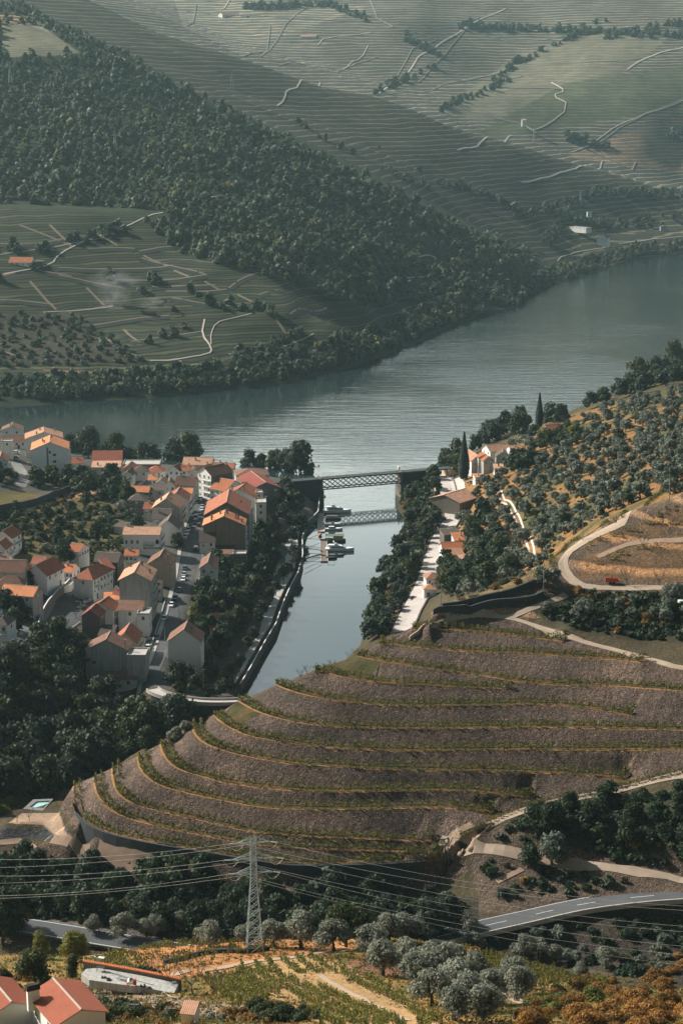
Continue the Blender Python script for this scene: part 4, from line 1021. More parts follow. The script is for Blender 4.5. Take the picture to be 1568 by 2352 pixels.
H_('narrow white flat-roofed tower house facing the creek', 2, (945,592), (1040,588), 12, 9, 0, 'flat', 'clean', 'none', (3,1), (2,2), rot=4, name='tower_house')
H_('small white roof pavilion between the orange and brown roofs', 2, (950,500), (1002,500), 13, 5, 0, 'flat', 'clean', 'none', (1,1), rot=2, name='roof_pavilion', cat='building')
H_('small house with a grey-brown lean-to roof under the brown concrete gable', 2, (447,932), (580,935), 6, 5, 2.6, 'shed', 'white', 'old', (1,2), rot=1)
H_('small annex with a bright orange pyramid roof under the brown concrete gable', 2, (600,918), (740,918), 6.5, 6, 1.9, 'hip', 'clean', 'orange', (1,2), rot=1)
H_('low annex with a dark lean-to roof below the orange pyramid roof', 2, (585,1000), (752,1010), 4.5, 4, 2.2, 'shed', 'stone', 'old', (1,2), rot=1)
H_('dark grey rear wing hanging over the garden slope', 4, (745,262), (858,270), 9, 5, 0, 'flat', 'dgrey', 'none', (2,2), (1,1), rot=1, name='rear_wing')
H_('small grey-walled rear annex beside the dark rear wing', 4, (640,262), (745,262), 7, 4, .6, 'shed', 'grey', 'brown', (2,1), rot=1, name='rear_wing')
H_('small white gable house with a long brown roof above the garden slope', 4, (446,390), (590,385), 4.2, 15, 1.9, 'y', 'white', 'brown', (1,2), rot=0, zb=14.5)
# west side of the street
H_('grey gabled house with an orange and brown roof above the street', 2, (30,615), (262,650), 10, 14, 3.4, 'y', 'grey', 'pale', (0,0), (3,4), rot=-2, ch=((.3,.2,1.8),(.65,.2)), balc=('R',2,.1,.9))
H_('street house with a deep red roof and small dormers', 2, (150,545), (330,570), 9.5, 12, 2.6, 'y', 'white', 'red', (1,2), (3,4), rot=-2, ch=((.8,.3),), balc=('R',2,.1,.9))
H_('street house with a small bright orange roof', 2, (278,500), (372,503), 9.5, 9, 1.2, 'x', 'white', 'orange', (1,2), (3,3), rot=-4, balc=('R',2,.1,.9))
H_('stained grey house with a brown roof at the bend of the street', 2, (228,420), (395,432), 8, 9, 2.6, 'x', 'grey', 'brown', (1,1), (2,3), rot=-10, ch=((.2,.5),))
H_('low house with a flat grey roof behind the pale orange roof', 2, (-30,485), (130,470), 5, 9, 0.8, 'shed', 'grey', 'old', (1,2), rot=8)
H_('brown-roofed house left of the bend in the street', 2, (120,440), (230,430), 5, 8, 2, 'y', 'white', 'brown', (1,2), rot=4)
H_('old house with a dark tiled roof next to the hostel', 2, (30,722), (180,735), 8, 10, 2.6, 'x', 'grey', 'old', (1,2), (2,2), rot=-2, ch=((.3,.3,2),))
H_('old street house with a long dark tiled roof behind the hostel', 2, (75,800), (250,838), 7.5, 12, 3.0, 'y', 'white', 'old', (0,0), (2,4), rot=-2, balc=('R',1,.2,.8))
hos = H_('white hostel building with lettering on its wall and a red tiled roof', 3, (1108,84), (1425,88), 8.5, 11, 1.6, 'x', 'clean', 'pale', (0,0), (3,4), rot=-2, ch=((.08,.5),), balc=('R',2,.15,.85), name='hostel', cat='building')
H_('low outbuilding with a white corrugated roof left of the hostel', 1, (1018,1020), (1100,1030), 3, 6, .6, 'shed', 'white', 'old', name='outbuilding', cat='shed')
H_('tan gabled house beside the main street', 3, (1325,345), (1535,358), 8.5, 12, 2.4, 'y', 'tan', 'brown', (0,0), (2,4), rot=-3, ch=((.8,.3,1.8),))
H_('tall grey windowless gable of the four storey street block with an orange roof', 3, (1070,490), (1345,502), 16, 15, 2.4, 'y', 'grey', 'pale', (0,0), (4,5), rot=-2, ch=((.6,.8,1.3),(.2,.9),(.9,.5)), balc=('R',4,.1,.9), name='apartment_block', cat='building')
H_('white house with a small brown roof and a flat terrace below the grey gable', 3, (1062,758), (1268,772), 8, 6, 1.4, 'shed', 'white', 'brown', (1,1), (2,2), rot=-2)
H_('flat-roofed white annex with a bright terrace beside the brown roof', 3, (1230,800), (1335,808), 8, 7, 0, 'flat', 'clean', 'none', (1,1), (2,2), rot=-2, name='annex')
H_('house with a red-brown gable roof just behind the big stained house', 3, (1020,1050), (1215,1062), 6.5, 12, 2.8, 'y', 'tan', 'red', (1,1), (2,4), rot=-3, balc=('R',1,.1,.9))
H_('house with a dark slate lean-to in the narrow yard', 3, (890,985), (1005,1000), 5, 8, 1, 'shed', 'dgrey', 'old', rot=-3, name='outbuilding', cat='shed')
hb = H_('big stained grey house with a brown roof at the foot of the town', 3, (770,1115), (1140,1120), 11, 9, 2.8, 'y', 'grey', 'brown', (0,0), (1,2), rot=-2, ch=((.93,.25,2.2),), base=6)
link('window', window_mesh(1.2, 1.2, 0), hb, (1.5, 0, 2.5)); link('window', window_mesh(1.2, 1.2, 0), hb, (-4.2, 0, 6.0))
H_('walled roof terrace block joined to the big stained house', 3, (1140,1175), (1302,1178), 9.5, 8, 0, 'flat', 'grey', 'none', (0,0), (1,2), rot=-2, name='terrace_block', base=7)
H_('little white house with an old tiled roof under the big stained house', 0, (240,1556), (313,1562), 4, 5, 1.5, 'x', 'white', 'brown', (1,2), (1,1), rot=-2, base=5)
H_('white gable house with a dark red roof right of the street end', 4, (165,1028), (450,1058), 10, 10, 3.4, 'y', 'clean', 'brown', (0,0), (1,2), rot=-2, ch=((.7,.3,1.4),), base=5)
H_('garden shed with a bright orange sloping roof among the dark trees', 4, (490,868), (580,900), 3.2, 6, 1.8, 'shed', 'white', 'orange', rot=-18, name='garden_shed', cat='shed')
H_('second garden shed with a plain orange roof touching the white gable house', 4, (462,990), (530,1010), 3.2, 6, 1.6, 'shed', 'white', 'red', rot=-18, name='garden_shed', cat='shed')
# left quarter
H_('white house with a red roof and side balcony at the left edge', 3, (-40,95), (97,132), 7, 9, 2.2, 'y', 'clean', 'red', (1,2), (2,2), rot=-14, balc=('R',1,.1,.9))
H_('low house with a dull red roof below the balcony house', 3, (-60,205), (45,225), 5, 8, 2.0, 'y', 'white', 'red', (1,2), (1,2), rot=-8, balc=('R',1,.1,.9))
H_('long old house with a weathered brown roof at the left edge', 3, (-40,418), (215,418), 6.5, 8, 2.6, 'x', 'grey', 'brown', (0,0), (2,3), rot=-4)
H_('white house with a low brown hipped roof at the left edge', 3, (-40,545), (212,540), 4, 6, 2.4, 'hip', 'clean', 'brown', (1,4), rot=-3)
H_('grey house with a stepped bright orange roof above the steep lane', 3, (15,600), (285,655), 8.5, 8, 1.8, 'x', 'grey', 'orange', (1,3), (1,1), rot=-16, base=5)
chu = H_('white chapel with a red roof on the walled churchyard', 3, (245,425), (415,465), 6.5, 13, 3.0, 'y', 'clean', 'red', (0,0), (1,3), rot=-20, door=('R',.75), name='chapel', cat='chapel')
H_('small red-roofed house behind the chapel on its left', 3, (285,345), (392,345), 5, 6, 1.5, 'x', 'white', 'red', rot=-10)
H_('tiny orange-roofed shed behind the chapel on its right', 3, (415,350), (482,350), 3, 4, .8, 'shed', 'white', 'orange', name='shed', cat='shed')
H_('small white house with a bright orange roof alone on the ochre slope', 3, (618,222), (698,248), 6.5, 8, 1.6, 'x', 'clean', 'orange', (0,0), (1,4), rot=-22, w=5)
H_('white corner house with a large patchy red roof', 3, (680,480), (815,492), 8, 16, 2.8, 'hip', 'white', 'red', (1,1), (2,6), rot=-20, door=('R',.2), balc=('R',1,.05,.25), w=8)
H_('stone house with a plain red roof behind the white corner house', 3, (950,425), (1040,360), 6, 8, 1.6, 'shed', 'stone', 'red', (1,3), rot=30)
H_('dark stone ruin with an old grey roof above the side street', 3, (850,320), (1050,335), 6, 8, 2, 'x', 'stone', 'old', (0,0), (1,3), rot=-12)
H_('stone-walled house with a small brown-red gable roof', 3, (733,815), (895,820), 8, 7, 2.0, 'y', 'stone', 'maroon', (0,0), (1,1), rot=-8, base=5)
H_('house with a bright red tiled roof and covered balcony', 3, (790,748), (1010,775), 6.5, 8, 2.2, 'y', 'white', 'red', (0,0), (1,2), rot=-14, balc=('R',1,.1,.95))
H_('low annex with a small orange roof beside the tall grey gable', 3, (940,672), (1070,668), 5, 5, 1, 'shed', 'white', 'orange')
H_('white house with a covered veranda at the lower left edge', 3, (-60,895), (66,900), 7.5, 8, 1.8, 'hip', 'clean', 'old', (1,2), (1,1), rot=-10, balc=('F',1,.2,1))
# right bank
H_('white house with an orange roof and two gables beside the tall cypress', 6, (1085,318), (1195,322), 7, 15, 2.2, 'y', 'white', 'pale', (1,2), (0,0), (2,2), rot=12, ch=((.6,.3,1.6),))
H_('right-hand gable wing of the white house beside the cypress', 6, (1193,318), (1285,320), 6.5, 12, 1.8, 'y', 'grey', 'orange', (1,2), rot=12)
H_('small house with an orange roof on the shore above the cypress lane', 6, (1258,250), (1420,215), 6, 10, 2.2, 'x', 'clean', 'pale', (1,2), (0,0), (1,2), rot=20)
H_('grey plastered cottage with a dark tiled gable roof', 6, (1305,280), (1430,285), 5, 8, 1.9, 'y', 'grey', 'old', (1,1), rot=-2)
H_('long barn with a pale orange roof beside the lane', 6, (1000,700), (1138,640), 5, 17, 2.2, 'x', 'stone', 'pale', rot=52, w=17, name='barn', cat='barn', zb=10)
H_('dark stone shed with a grey roof beside the road bend', 6, (845,1000), (985,955), 3.2, 5, .9, 'shed', 'stone', 'old', rot=20, name='shed', cat='shed')
H_('roadside house with a bright orange two-part roof', 6, (830,1112), (1015,1118), 4.5, 8, 1.8, 'x', 'clean', 'orange', (1,3), rot=8, ch=((.9,.6,1.8),))
H_('lower annex with an orange lean-to roof below the roadside house', 6, (905,1168), (1012,1150), 3.0, 4, 1.2, 'shed', 'white', 'pale', rot=14, name='annex')
H_('small annex with an orange roof above the roadside house', 6, (940,1045), (1035,1020), 4.5, 5, 1.6, 'shed', 'white', 'orange', rot=14, name='annex', ch=((.7,.6,2.0),))
H_('roadside cottage with a weathered pink-orange roof behind bare branches', 6, (680,1378), (800,1382), 4, 7, 1.5, 'hip', 'white', 'pale', (1,2), rot=6)
H_('tiny white cottage with a hipped roof and one dark door', 6, (660,1474), (770,1472), 3.4, 5, 1.3, 'hip', 'clean', 'pale', (0,0), rot=4, ch=((.7,.5),), door=('F',.35))
H_('open shed with a pale flat sloping roof under the dark trees', 6, (1012,1212), (1100,1195), 3, 5, .5, 'shed', 'stone', 'pale', rot=20, name='shed', cat='shed')
H_('farmhouse with a large red roof near the far cypress', 8, (375,752), (545,700), 3.2, 9, 2.2, 'x', 'white', 'new', (1,3), rot=18)
H_('small open-fronted store with a rusty roof below the red-roofed farmhouse', 8, (205,795), (265,805), 3, 5, .8, 'shed', 'tan', 'brown', name='store', cat='shed')
# far bank
H_('large white manor house on the far river bank', 0, (1368,545), (1396,548), 9, 14, 4, 'y', 'clean', 'old', (2,3), (0,0), rot=-22, name='manor_house', zb=14)
H_('long low white building on the far terraces', 0, (1293,520), (1345,524), 3.2, 10, 0, 'flat', 'white', 'none', (1,6), zb=28, name='farm_building', cat='building')
H_('small white tower among the trees of the far bank', 0, (1348,487), (1358,487), 11, 6, 0, 'flat', 'clean', 'none', (2,1), zb=34, name='water_tower', cat='tower')
H_('pale ruined hut near the far shore at the right edge', 0, (1516,521), (1530,521), 6, 7, 1.5, 'y', 'grey', 'old', (1,1), zb=20, name='hut', cat='hut')
H_('white farmhouse with an orange roof in the vineyards across the river', 0, (18,604), (76,601), 4.5, 10, 3.0, 'x', 'clean', 'orange', (1,4), rot=-6, name='farmhouse')
H_('flat grey store beside the orange-roofed farmhouse across the river', 0, (76,601), (98,601), 4, 8, 0, 'flat', 'stone', 'none', name='store', cat='shed')
H_('white shed half hidden in the trees of the far shore', 0, (704,805), (722,806), 4, 7, .8, 'shed', 'clean', 'old', name='shed', cat='shed')
H_('small white shed above the far shore path', 0, (752,790), (763,790), 3.5, 6, .8, 'shed', 'clean', 'old', name='shed', cat='shed')
H_('long white wine estate on the hazy hillside', 0, (511,33), (563,35), 11, 14, 3, 'x', 'clean', 'pale', (2,9), name='estate_house', cat='building')
H_('second wing of the white wine estate on the hazy hillside', 0, (566,36), (606,40), 8, 12, 2, 'x', 'clean', 'pale', (1,8), name='estate_house', cat='building')
H_('white two-level lodge on the hazy hillside', 0, (690,84), (726,84), 10, 16, 3, 'shed', 'clean', 'pale', (1,6), name='lodge', cat='building')
H_('long low store under the white lodge on the hazy hillside', 0, (671,98), (722,101), 5, 10, 0, 'flat', 'conc', 'none', (1,8), name='store', cat='building')
H_('tiny white hut in the middle of the hazy vineyards', 0, (1198,276), (1208,276), 7, 8, 1.5, 'shed', 'clean', 'pale', name='hut', cat='hut')
# hostel lettering and owl-like emblem as flat paint on the wall
def text_obj(body, parent, x, y, z, size, mat, rz=0, bold=0, ext=.02, name='lettering'):
    cu = bpy.data.curves.new(name, 'FONT'); cu.body = body; cu.size = size; cu.extrude = ext; cu.offset = bold
    o = bpy.data.objects.new(name, cu); COL.objects.link(o)
    dg = bpy.context.evaluated_depsgraph_get(); me = bpy.data.meshes.new_from_object(o.evaluated_get(dg)); bpy.data.objects.remove(o)
    me.name = name; me.materials.clear(); me.materials.append(mat)
    q = link(name, me, parent, (x, y, z)); q.rotation_euler = (R(90), 0, rz); return q
PAINT = mat_plain('black_paint', (.015,.018,.02), .7, var=.1); PAINTG = mat_plain('grey_paint', (.22,.22,.22), .7, var=.1)
hwid = 7.9
text_obj('HOSTEL', hos, .8, -.03, 4.55, 1.35, PAINTG)
text_obj('DOURO', hos, .8, -.03, 3.45, 1.25, PAINT, bold=.035)
text_obj('BACKPACKERS', hos, .8, -.03, 2.35, 1.12, PAINT, bold=.03)
em = MB(); em.lathe([(0,0),(.55,.2),(.8,.9),(.6,1.6),(.3,2.0),(0,2.1)], 10); me = em.mesh('emblem', [PAINT])
q = link('emblem', me, hos, (6.6, -.02, 4.4)); q.scale = (1, .04, 1)
for x in (-6.2, -3.9, -1.6): link('window', window_mesh(.8, 1.4, 0), hos, (x, 0, 4.6))
for x in (-3.9, -1.6): link('window', window_mesh(.8, 1.2, 0), hos, (x, 0, 1.6))
for lab, a, b, hh, dd, rs, rf_, wl_, kw in [
 ('small house with a red roof squeezed left of the chapel',(150,420),(235,430),5,6,1.4,'y','white',dict(rf='red',rot=-10)),
 ('pale house with an orange roof between the chapel and the corner house',(560,415),(650,425),5,7,1.5,'x','clean',dict(rf='orange',rot=-15)),
 ('brown-roofed house behind the churchyard terrace',(520,395),(600,400),4.5,6,1.3,'y','white',dict(rf='brown',rot=-15)),
 ('narrow white house beside the small street tree',(950,300),(1040,300),6,7,1.6,'y','clean',dict(rf='pale',rot=-8)),
 ('grey house with an old roof under the tan gabled house',(1345,560),(1440,570),5,6,1.4,'x','grey',dict(rf='old',rot=-3)),
 ('white house with a red roof at the bend of the side street',(1010,640),(1070,625),6,7,1.3,'x','clean',dict(rf='red',rot=-8)),
 ('long white house with a brown roof above the red-roofed balcony house',(-40,330),(60,335),5,7,1.5,'x','clean',dict(rf='brown',rot=-8)),
 ('small house with an orange roof below the hostel',(1120,270),(1230,275),4,6,1.3,'x','white',dict(rf='orange',rot=-4)),
 ('white house with an orange roof left of the yard of parked cars',(-60,690),(20,700),5,7,1.4,'y','clean',dict(rf='orange',rot=-8))]:
    H_(lab, 3, a, b, hh, dd, rs, rs and kw.get('roof', rf_), wl_, kw['rf'], (1,3), (1,2), rot=kw['rot'], ch=((.3,.4),))
for lab, a, b, hh, dd, rs, rf_, wl_, c_, rt in [
 ('white house with a red roof between the lean-to roof and the shore trees',(640,455),(740,455),5,8,1.6,'x','clean','red',4),
 ('pale house with a brown roof in front of the brick hall',(1100,560),(1190,560),5,7,1.5,'y','white','brown',-4),
 ('small white house with an orange roof above the old stone house',(1330,600),(1400,605),5,7,1.5,'x','clean','orange',-6),
 ('white house with a pale roof next to the street bend',(1400,630),(1490,640),6,7,1.6,'y','clean','pale',-8),
 ('grey house with a red roof beside the ruined house',(1290,860),(1375,865),5.5,7,1.6,'x','grey','red',-6)]:
    H_(lab, 1, a, b, hh, dd, rs, rf_, wl_, c_, (1,2), (1,2), rot=rt, ch=((.5,.4),))
for lab, a, b, hh, dd, rs, rf_, wl_, c_, rt in [
 ('white house with a pale roof between the cypress house and the grey cottage',(1440,235),(1540,228),5,8,1.6,'x','clean','pale',10),
 ('small house with an orange roof half hidden in the olive slope',(1560,250),(1640,240),4,7,1.4,'x','clean','orange',14),
 ('low white annex under the grey plastered cottage',(1290,385),(1370,390),3,5,.8,'shed','clean','pale',0),
 ('white garage with a flat roof behind the barn',(1120,470),(1190,465),3,5,.5,'shed','clean','pale',10)]:
    H_(lab, 6, a, b, hh, dd, rs, rf_, wl_, c_, (1,2), (0,0), (1,2), rot=rt, ch=((.5,.4),))
# ------------------------------------------------------------------ roads, paths, walls
ROADW = []
G_ASPH = mat_plain('asphalt', (.085,.088,.092), .9, var=.38, scale=.12); G_PAVE = mat_plain('pale_paving', (.42,.395,.36), .9, var=.16, scale=.5)
G_DIRT = mat_plain('pale_dirt', (.36,.275,.205), .95, var=.3, scale=.3); G_CONC = mat_plain('pale_concrete_road', (.50,.44,.40), .9, var=.14, scale=.18)  # concrete road has its own pale colour, slightly mottled
G_FAR = mat_plain('far_dirt_road', (.50,.43,.36), .95, var=.15, scale=.05); G_LINE = mat_plain('white_road_paint', (.72,.72,.70), .7, var=.08)
G_SIDE = mat_plain('grey_cobbles', (.20,.195,.185), .9, var=.2, scale=.6); G_TAN = mat_plain('tan_dirt', (.30,.205,.145), .95, var=.3, scale=.4)
def wline(px, y0=0, step=2.0, crop=0, ch=1):
    w = [hit(*K(crop, *p), y0) for p in px]
    w = [q for q in w if q]
    return dens(smooth_line(w, ch), step)
def ribbon(name, w, width, mat, dz=.1, label=None, reject=True, nx=2, off=0.0, zf=None):
    w = np.array(w, float); d = np.gradient(w[:, :2], axis=0); d /= np.linalg.norm(d, axis=1, keepdims=True)+1e-9
    n = np.stack([-d[:, 1], d[:, 0]], 1); rows = []
    jit = (1 + .45*fbm(np.cumsum(np.full(len(w), .35)) + w[0, 0], w[:, 0]*.0 + 3.3, 3, 15)) if mat.name.startswith(('pale_dirt', 'tan_dirt', 'ochre_ledge')) else 1.0
    for k in range(nx+1):
        s = off + width*(.5-k/nx)*jit; s = s[:, None] if hasattr(s, 'shape') and getattr(s, 'ndim', 0) else s; p = w[:, :2]+n*s
        z = ground(p[:, 0], p[:, 1]) if zf is None else zf(p)
        rows.append(np.column_stack([p, z+dz]))
    Rw = np.stack(rows, 1); zc = Rw[:, :, 2]
    V = Rw.reshape(-1, 3); m = nx+1; N = len(w)
    i = np.arange(N-1)[:, None]*m + np.arange(nx)[None]
    Fc = np.stack([i, i+m, i+m+1, i+1], -1).reshape(-1, 4)
    # skirts down into the ground on both sides
    b = len(V); sk = Rw[:, [0, -1]].copy(); sk[:, :, 2] -= dz+.3; V = np.vstack([V, sk.reshape(-1, 3)])
    j = np.arange(N-1); F2 = np.stack([j*m, b+2*j, b+2*j+2, j*m+m], -1); F3 = np.stack([j*m+nx, j*m+m+nx, b+2*j+3, b+2*j+1], -1)
    struct(name, mesh_np(name, V, np.vstack([Fc, F2, F3]), [mat]), label)
    if reject:
        for p in w[::1]: ROADW.append((p[0], p[1], width/2+1.8))
    return w
street = wline([(470,1135),(452,1200),(441,1260),(432,1330),(415,1400),(392,1480),(368,1540),(352,1575)], 480)
ribbon('road', street, 8.0, G_ASPH, .14); ribbon('pavement', street, 1.5, G_PAVE, .26, off=-5.0, nx=1); ribbon('pavement', street, 1.3, G_SIDE, .26, off=4.8, nx=1)
side = wline([(272,1349),(243,1370),(218,1385),(180,1418),(128,1449),(90,1465),(46,1482),(0,1500),(-60,1520)], 480)
ribbon('road', side, 7.5, G_ASPH, .14); ribbon('pavement', side, 2.2, G_PAVE, .26, off=5.2, nx=1)
ribbon('road', wline([(112,1380),(97,1411),(77,1436),(51,1462)], 480), 5, G_SIDE, .15)
ribbon('road', wline([(52,1085),(58,1102),(48,1118)], 480), 5, G_SIDE, .14)
ribbon('road', wline([(35,1062),(45,1075),(52,1088)], 480), 6, G_SIDE, .12)
prom = offs(CL[3:], -5.2); prom = [(p[0], p[1], gz(p[0], p[1])) for p in dens(prom, 2)]
ribbon('promenade', prom, 6.2, G_PAVE, .5, zf=lambda p: np.full(len(p), 3.05)); ROADW += [(p[0], p[1], 5.2) for p in prom]
RZ = lambda p: np.full(len(p), 9.0)
rr_ = dens(smooth_line([P(x+5, y, z) for x, y, z in ROADR], 2), 2)
ribbon('road', rr_, 7.4, G_CONC, .16)
ribbon('road', wline([(1046,1100),(1052,1125),(1054,1165),(1046,1195)], 520), 7, G_CONC, .2)
for s in (-.9, .9): ribbon('wheel_track', wline([(1146,1128),(1171,1160),(1178,1178),(1192,1204),(1200,1222),(1217,1248),(1222,1286)], 520), .7, G_CONC, .14, off=s, nx=1)
ftr = wline([(1600,1108),(1568,1121),(1500,1153),(1440,1197),(1380,1222),(1330,1247),(1297,1276),(1290,1302),(1312,1334),(1345,1350),(1450,1351),(1568,1351),(1640,1351)], 400)
ftr = [p for p in ftr if p[1] < 520]
ribbon('farm_track', ftr, 3.4, G_DIRT, .14)
ribbon('path', wline([(1371,1280),(1410,1262),(1448,1247),(1500,1242),(1568,1240)], 400), 1.6, G_TAN, .12)
ribbon('path', [p for p in TP if p[1] < 470], 1.5, G_DIRT, .12)
ribbon('path', wline([(1160,1420),(1232,1394),(1270,1380),(1300,1366)], 380), 2.0, G_DIRT, .12)
ribbon('path', wline([(x, y+2) for x, y, z in PATHR], 340), 2.2, G_DIRT, .14)
ribbon('path', wline([(1010,1930),(1040,1938),(1078,1945),(1213,1967),(1298,1982),(1433,2000),(1568,2020),(1640,2030)], 330), 2.4, G_DIRT, .14)
ribbon('path', wline([(1140,2026),(1165,2014),(1199,1997)], 330), 1.3, G_TAN, .14)
ribbon('path', wline([(165,1926),(176,1943),(186,1956),(238,1976),(293,1986),(348,1990),(403,2010),(439,2026),(476,2022)], 340), 2.2, G_TAN, .14)
ribbon('path', wline([(0,1936),(60,1930),(110,1929),(160,1936)], 340), 1.6, G_TAN, .12)
ribbon('path', wline([(601,2037),(645,2048),(692,2053),(740,2060)], 330), 2.0, G_TAN, .14)
def lz(w): xs = np.array([p[0] for p in w]); zs = np.array([p[2] for p in w]); return lambda p: np.interp(p[:, 0], xs, zs)
low = dens(smooth_line([P(*q) for q in [(960,2164,21.6),(1005,2156,21.8),(1100,2133,22.3),(1200,2111,22.8),(1280,2092,23.8),(1350,2078,24.8),(1460,2064,26),(1568,2056,26.8),(1700,2050,27.5)]], 2), 2)
ribbon('road', low, 6.2, G_ASPH, .45, zf=lz(low))
for o in (-2.8, 2.8): ribbon('road_edge_line', low, .12, G_LINE, .462, off=o, nx=1, reject=False, zf=lz(low))
for k in range(0, len(low)-3, 5): ribbon('road_centre_dash', low[k:k+3], .12, G_LINE, .464, nx=1, reject=False, zf=lz(low))
lol = dens(smooth_line([P(*q) for q in [(-120,2112,24),(35,2124,24),(150,2142,24),(270,2163,24),(480,2195,23.6)]], 2), 2); ribbon('road', lol, 6.6, G_ASPH, .28, zf=lz(lol))
for o in (-2.9, 2.9): ribbon('road_edge_line', lol, .16, G_LINE, .292, off=o, nx=1, reject=False, zf=lz(lol))
ribbon('farm_track', wline([(360,2248),(420,2236),(470,2230),(517,2222),(590,2207),(680,2199),(750,2186),(790,2178)], 200), 1.7, G_DIRT, .12)
ribbon('farm_track', wline([(850,2188),(900,2192),(930,2196),(978,2209),(1000,2216)], 200), 1.7, G_DIRT, .12)
ribbon('farm_track', wline([(1125,2262),(1160,2285),(1190,2300),(1230,2318)], 190), 1.8, G_DIRT, .12)
for (px) in ([(735,2240),(770,2262),(820,2288),(880,2318),(935,2345)],[(630,2225),(680,2250),(720,2270)]): ribbon('path', wline(px, 190), .9, G_DIRT, .08)
FARP = [[(636,244),(655,225),(657,207),(690,200),(735,190)],[(1050,346),(1110,331),(1165,314),(1176,312)],[(1196,419),(1260,406),(1340,386),(1388,371),(1362,364)],[(-30,640),(60,622),(122,606),(130,590),(160,570),(230,540),(290,522),(345,494),(375,489)],
 [(0,586),(80,576),(160,561),(240,546)],[(100,718),(155,716),(260,705)],[(470,734),(463,767),(488,802),(480,814),(400,829),(345,829)],[(580,720),(530,732),(495,742),(484,767),(485,792)],[(720,767),(690,782),(645,799),(590,812),(525,814)],
 [(100,863),(350,852),(420,842),(475,834)],[(1280,600),(1290,585),(1400,567)],[(1420,560),(1530,547),(1600,540)],[(1110,667),(1150,660),(1156,652)],[(1110,642),(1160,628),(1213,613),(1217,596)],
 [(515,20),(527,0)],[(730,104),(745,86),(850,76)],[(690,160),(740,163),(800,145),(830,135),(845,105)],[(870,215),(940,150),(1010,100),(1030,88),(1160,20)],[(1060,185),(1180,146),(1190,131)],[(1265,190),(1300,210),(1265,220),(1310,243),(1250,290),(1220,300)],
 [(1440,160),(1500,125),(1568,110)],[(1130,270),(1200,285),(1230,305)],[(1310,350),(1380,310),(1460,270),(1568,230)],[(1450,392),(1458,372)],[(240,105),(262,125),(290,140)],[(300,152),(340,158)],[(480,458),(510,450)],[(960,590),(980,585),(1000,592)],[(1175,470),(1185,462),(1165,480)],[(905,640),(1000,640),(1090,652)]]
for i, px in enumerate(FARP):
    w = wline(px, 1150, 8)
    keep = [w[0]]
    for q in w[1:]:
        if math.hypot(q[0]-keep[-1][0], q[1]-keep[-1][1]) < 60: keep.append(q)
    if len(keep) < 3: continue
    D = keep[0][1]; big = i in (0, 1, 2, 3, 6, 17, 12, 13, 20)
    ribbon('dirt_road', keep, (.0009 if big else .0005)*D, G_FAR, .00035*D, reject=False, nx=1)
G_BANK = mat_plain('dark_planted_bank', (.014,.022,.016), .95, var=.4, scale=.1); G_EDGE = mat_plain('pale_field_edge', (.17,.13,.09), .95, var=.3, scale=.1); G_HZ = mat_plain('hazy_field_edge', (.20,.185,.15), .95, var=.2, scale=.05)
for lst, m_, wd, dz in ((BANKS, G_BANK, 7.0, .3), ([[(x, y-4.5) for x, y in l] for l in BANKS], G_EDGE, 1.6, .35), (SPLITS, G_EDGE, 2.0, .35), (HAZYL, G_HZ, 2.4, 1.0)):
    for px in lst:
        w = wline(px, 1150 if m_ is not G_HZ else 2700, 8)
        keep = [w[0]]
        for q in w[1:]:
            if math.hypot(q[0]-keep[-1][0], q[1]-keep[-1][1]) < 70: keep.append(q)
        if len(keep) > 3: ribbon({0:'planted_bank'}.get(0 if m_ is G_BANK else 1, 'field_path'), keep, wd, m_, dz, reject=False, nx=2)
def wall_thing(w, hgt, th, mat, label, name='stone_wall', cat='wall', base=1.2, top=None, cap=None, zc=None):
    """a wall following world points w; top edge follows the ground + hgt"""
    w = np.array(w, float); d = np.gradient(w[:, :2], axis=0); d /= np.linalg.norm(d, axis=1, keepdims=True)+1e-9
    n = np.stack([-d[:, 1], d[:, 0]], 1)*th/2; g = ground(w[:, 0], w[:, 1]) if zc is None else np.array(zc)
    t = g+hgt; o = w[0].copy(); o[2] = g[0]
    mb = MB()
    for i in range(len(w)-1):
        a, b = w[i], w[i+1]; j = random.uniform(-.06, .06) if cat == 'wall' and not cap else 0
        L0, L1 = (a[0]+n[i,0]-o[0], a[1]+n[i,1]-o[1]), (b[0]+n[i+1,0]-o[0], b[1]+n[i+1,1]-o[1]); R0, R1 = (a[0]-n[i,0]-o[0], a[1]-n[i,1]-o[1]), (b[0]-n[i+1,0]-o[0], b[1]-n[i+1,1]-o[1])
        za, zb_, ga, gb = t[i]-o[2], t[i+1]-o[2], g[i]-base-o[2], g[i+1]-base-o[2]
        mb.poly([(*L0,ga),(*L0,za),(*L1,zb_),(*L1,gb)]); mb.poly([(*R1,gb),(*R1,zb_),(*R0,za),(*R0,ga)]); mb.poly([(*L0,za),(*R0,za),(*R1,zb_),(*L1,zb_)], 1 if cap else 0)
        if i == 0: mb.poly([(*L0,ga),(*R0,ga),(*R0,za),(*L0,za)])
        if i == len(w)-2: mb.poly([(*R1,gb),(*L1,gb),(*L1,zb_),(*R1,zb_)])
    ob = tag(link(name, mb.mesh(name, [mat, cap or mat]), None, tuple(o)), label, cat); return ob
DARKST = mat_plain('dark_schist_wall', (.048,.052,.055), .95, var=.75, scale=2.2, bump=1.2)
wall_thing([(p[0], p[1], 0) for p in dens(CL, 2)], 3.5, .42, W['stone'], 'long curved quay wall with a white kerb along the creek', 'quay_wall', 'wall', 2.5, cap=G_LINE, zc=[.3]*len(dens(CL, 2)))
wall_thing(wline([(184,1322),(164,1345),(136,1370),(108,1403),(95,1431),(87,1460)], 480, 2), 3.2, .42, W['stone'], 'tall white-capped stone wall curving beside the steep lane', cap=G_LINE, base=3)
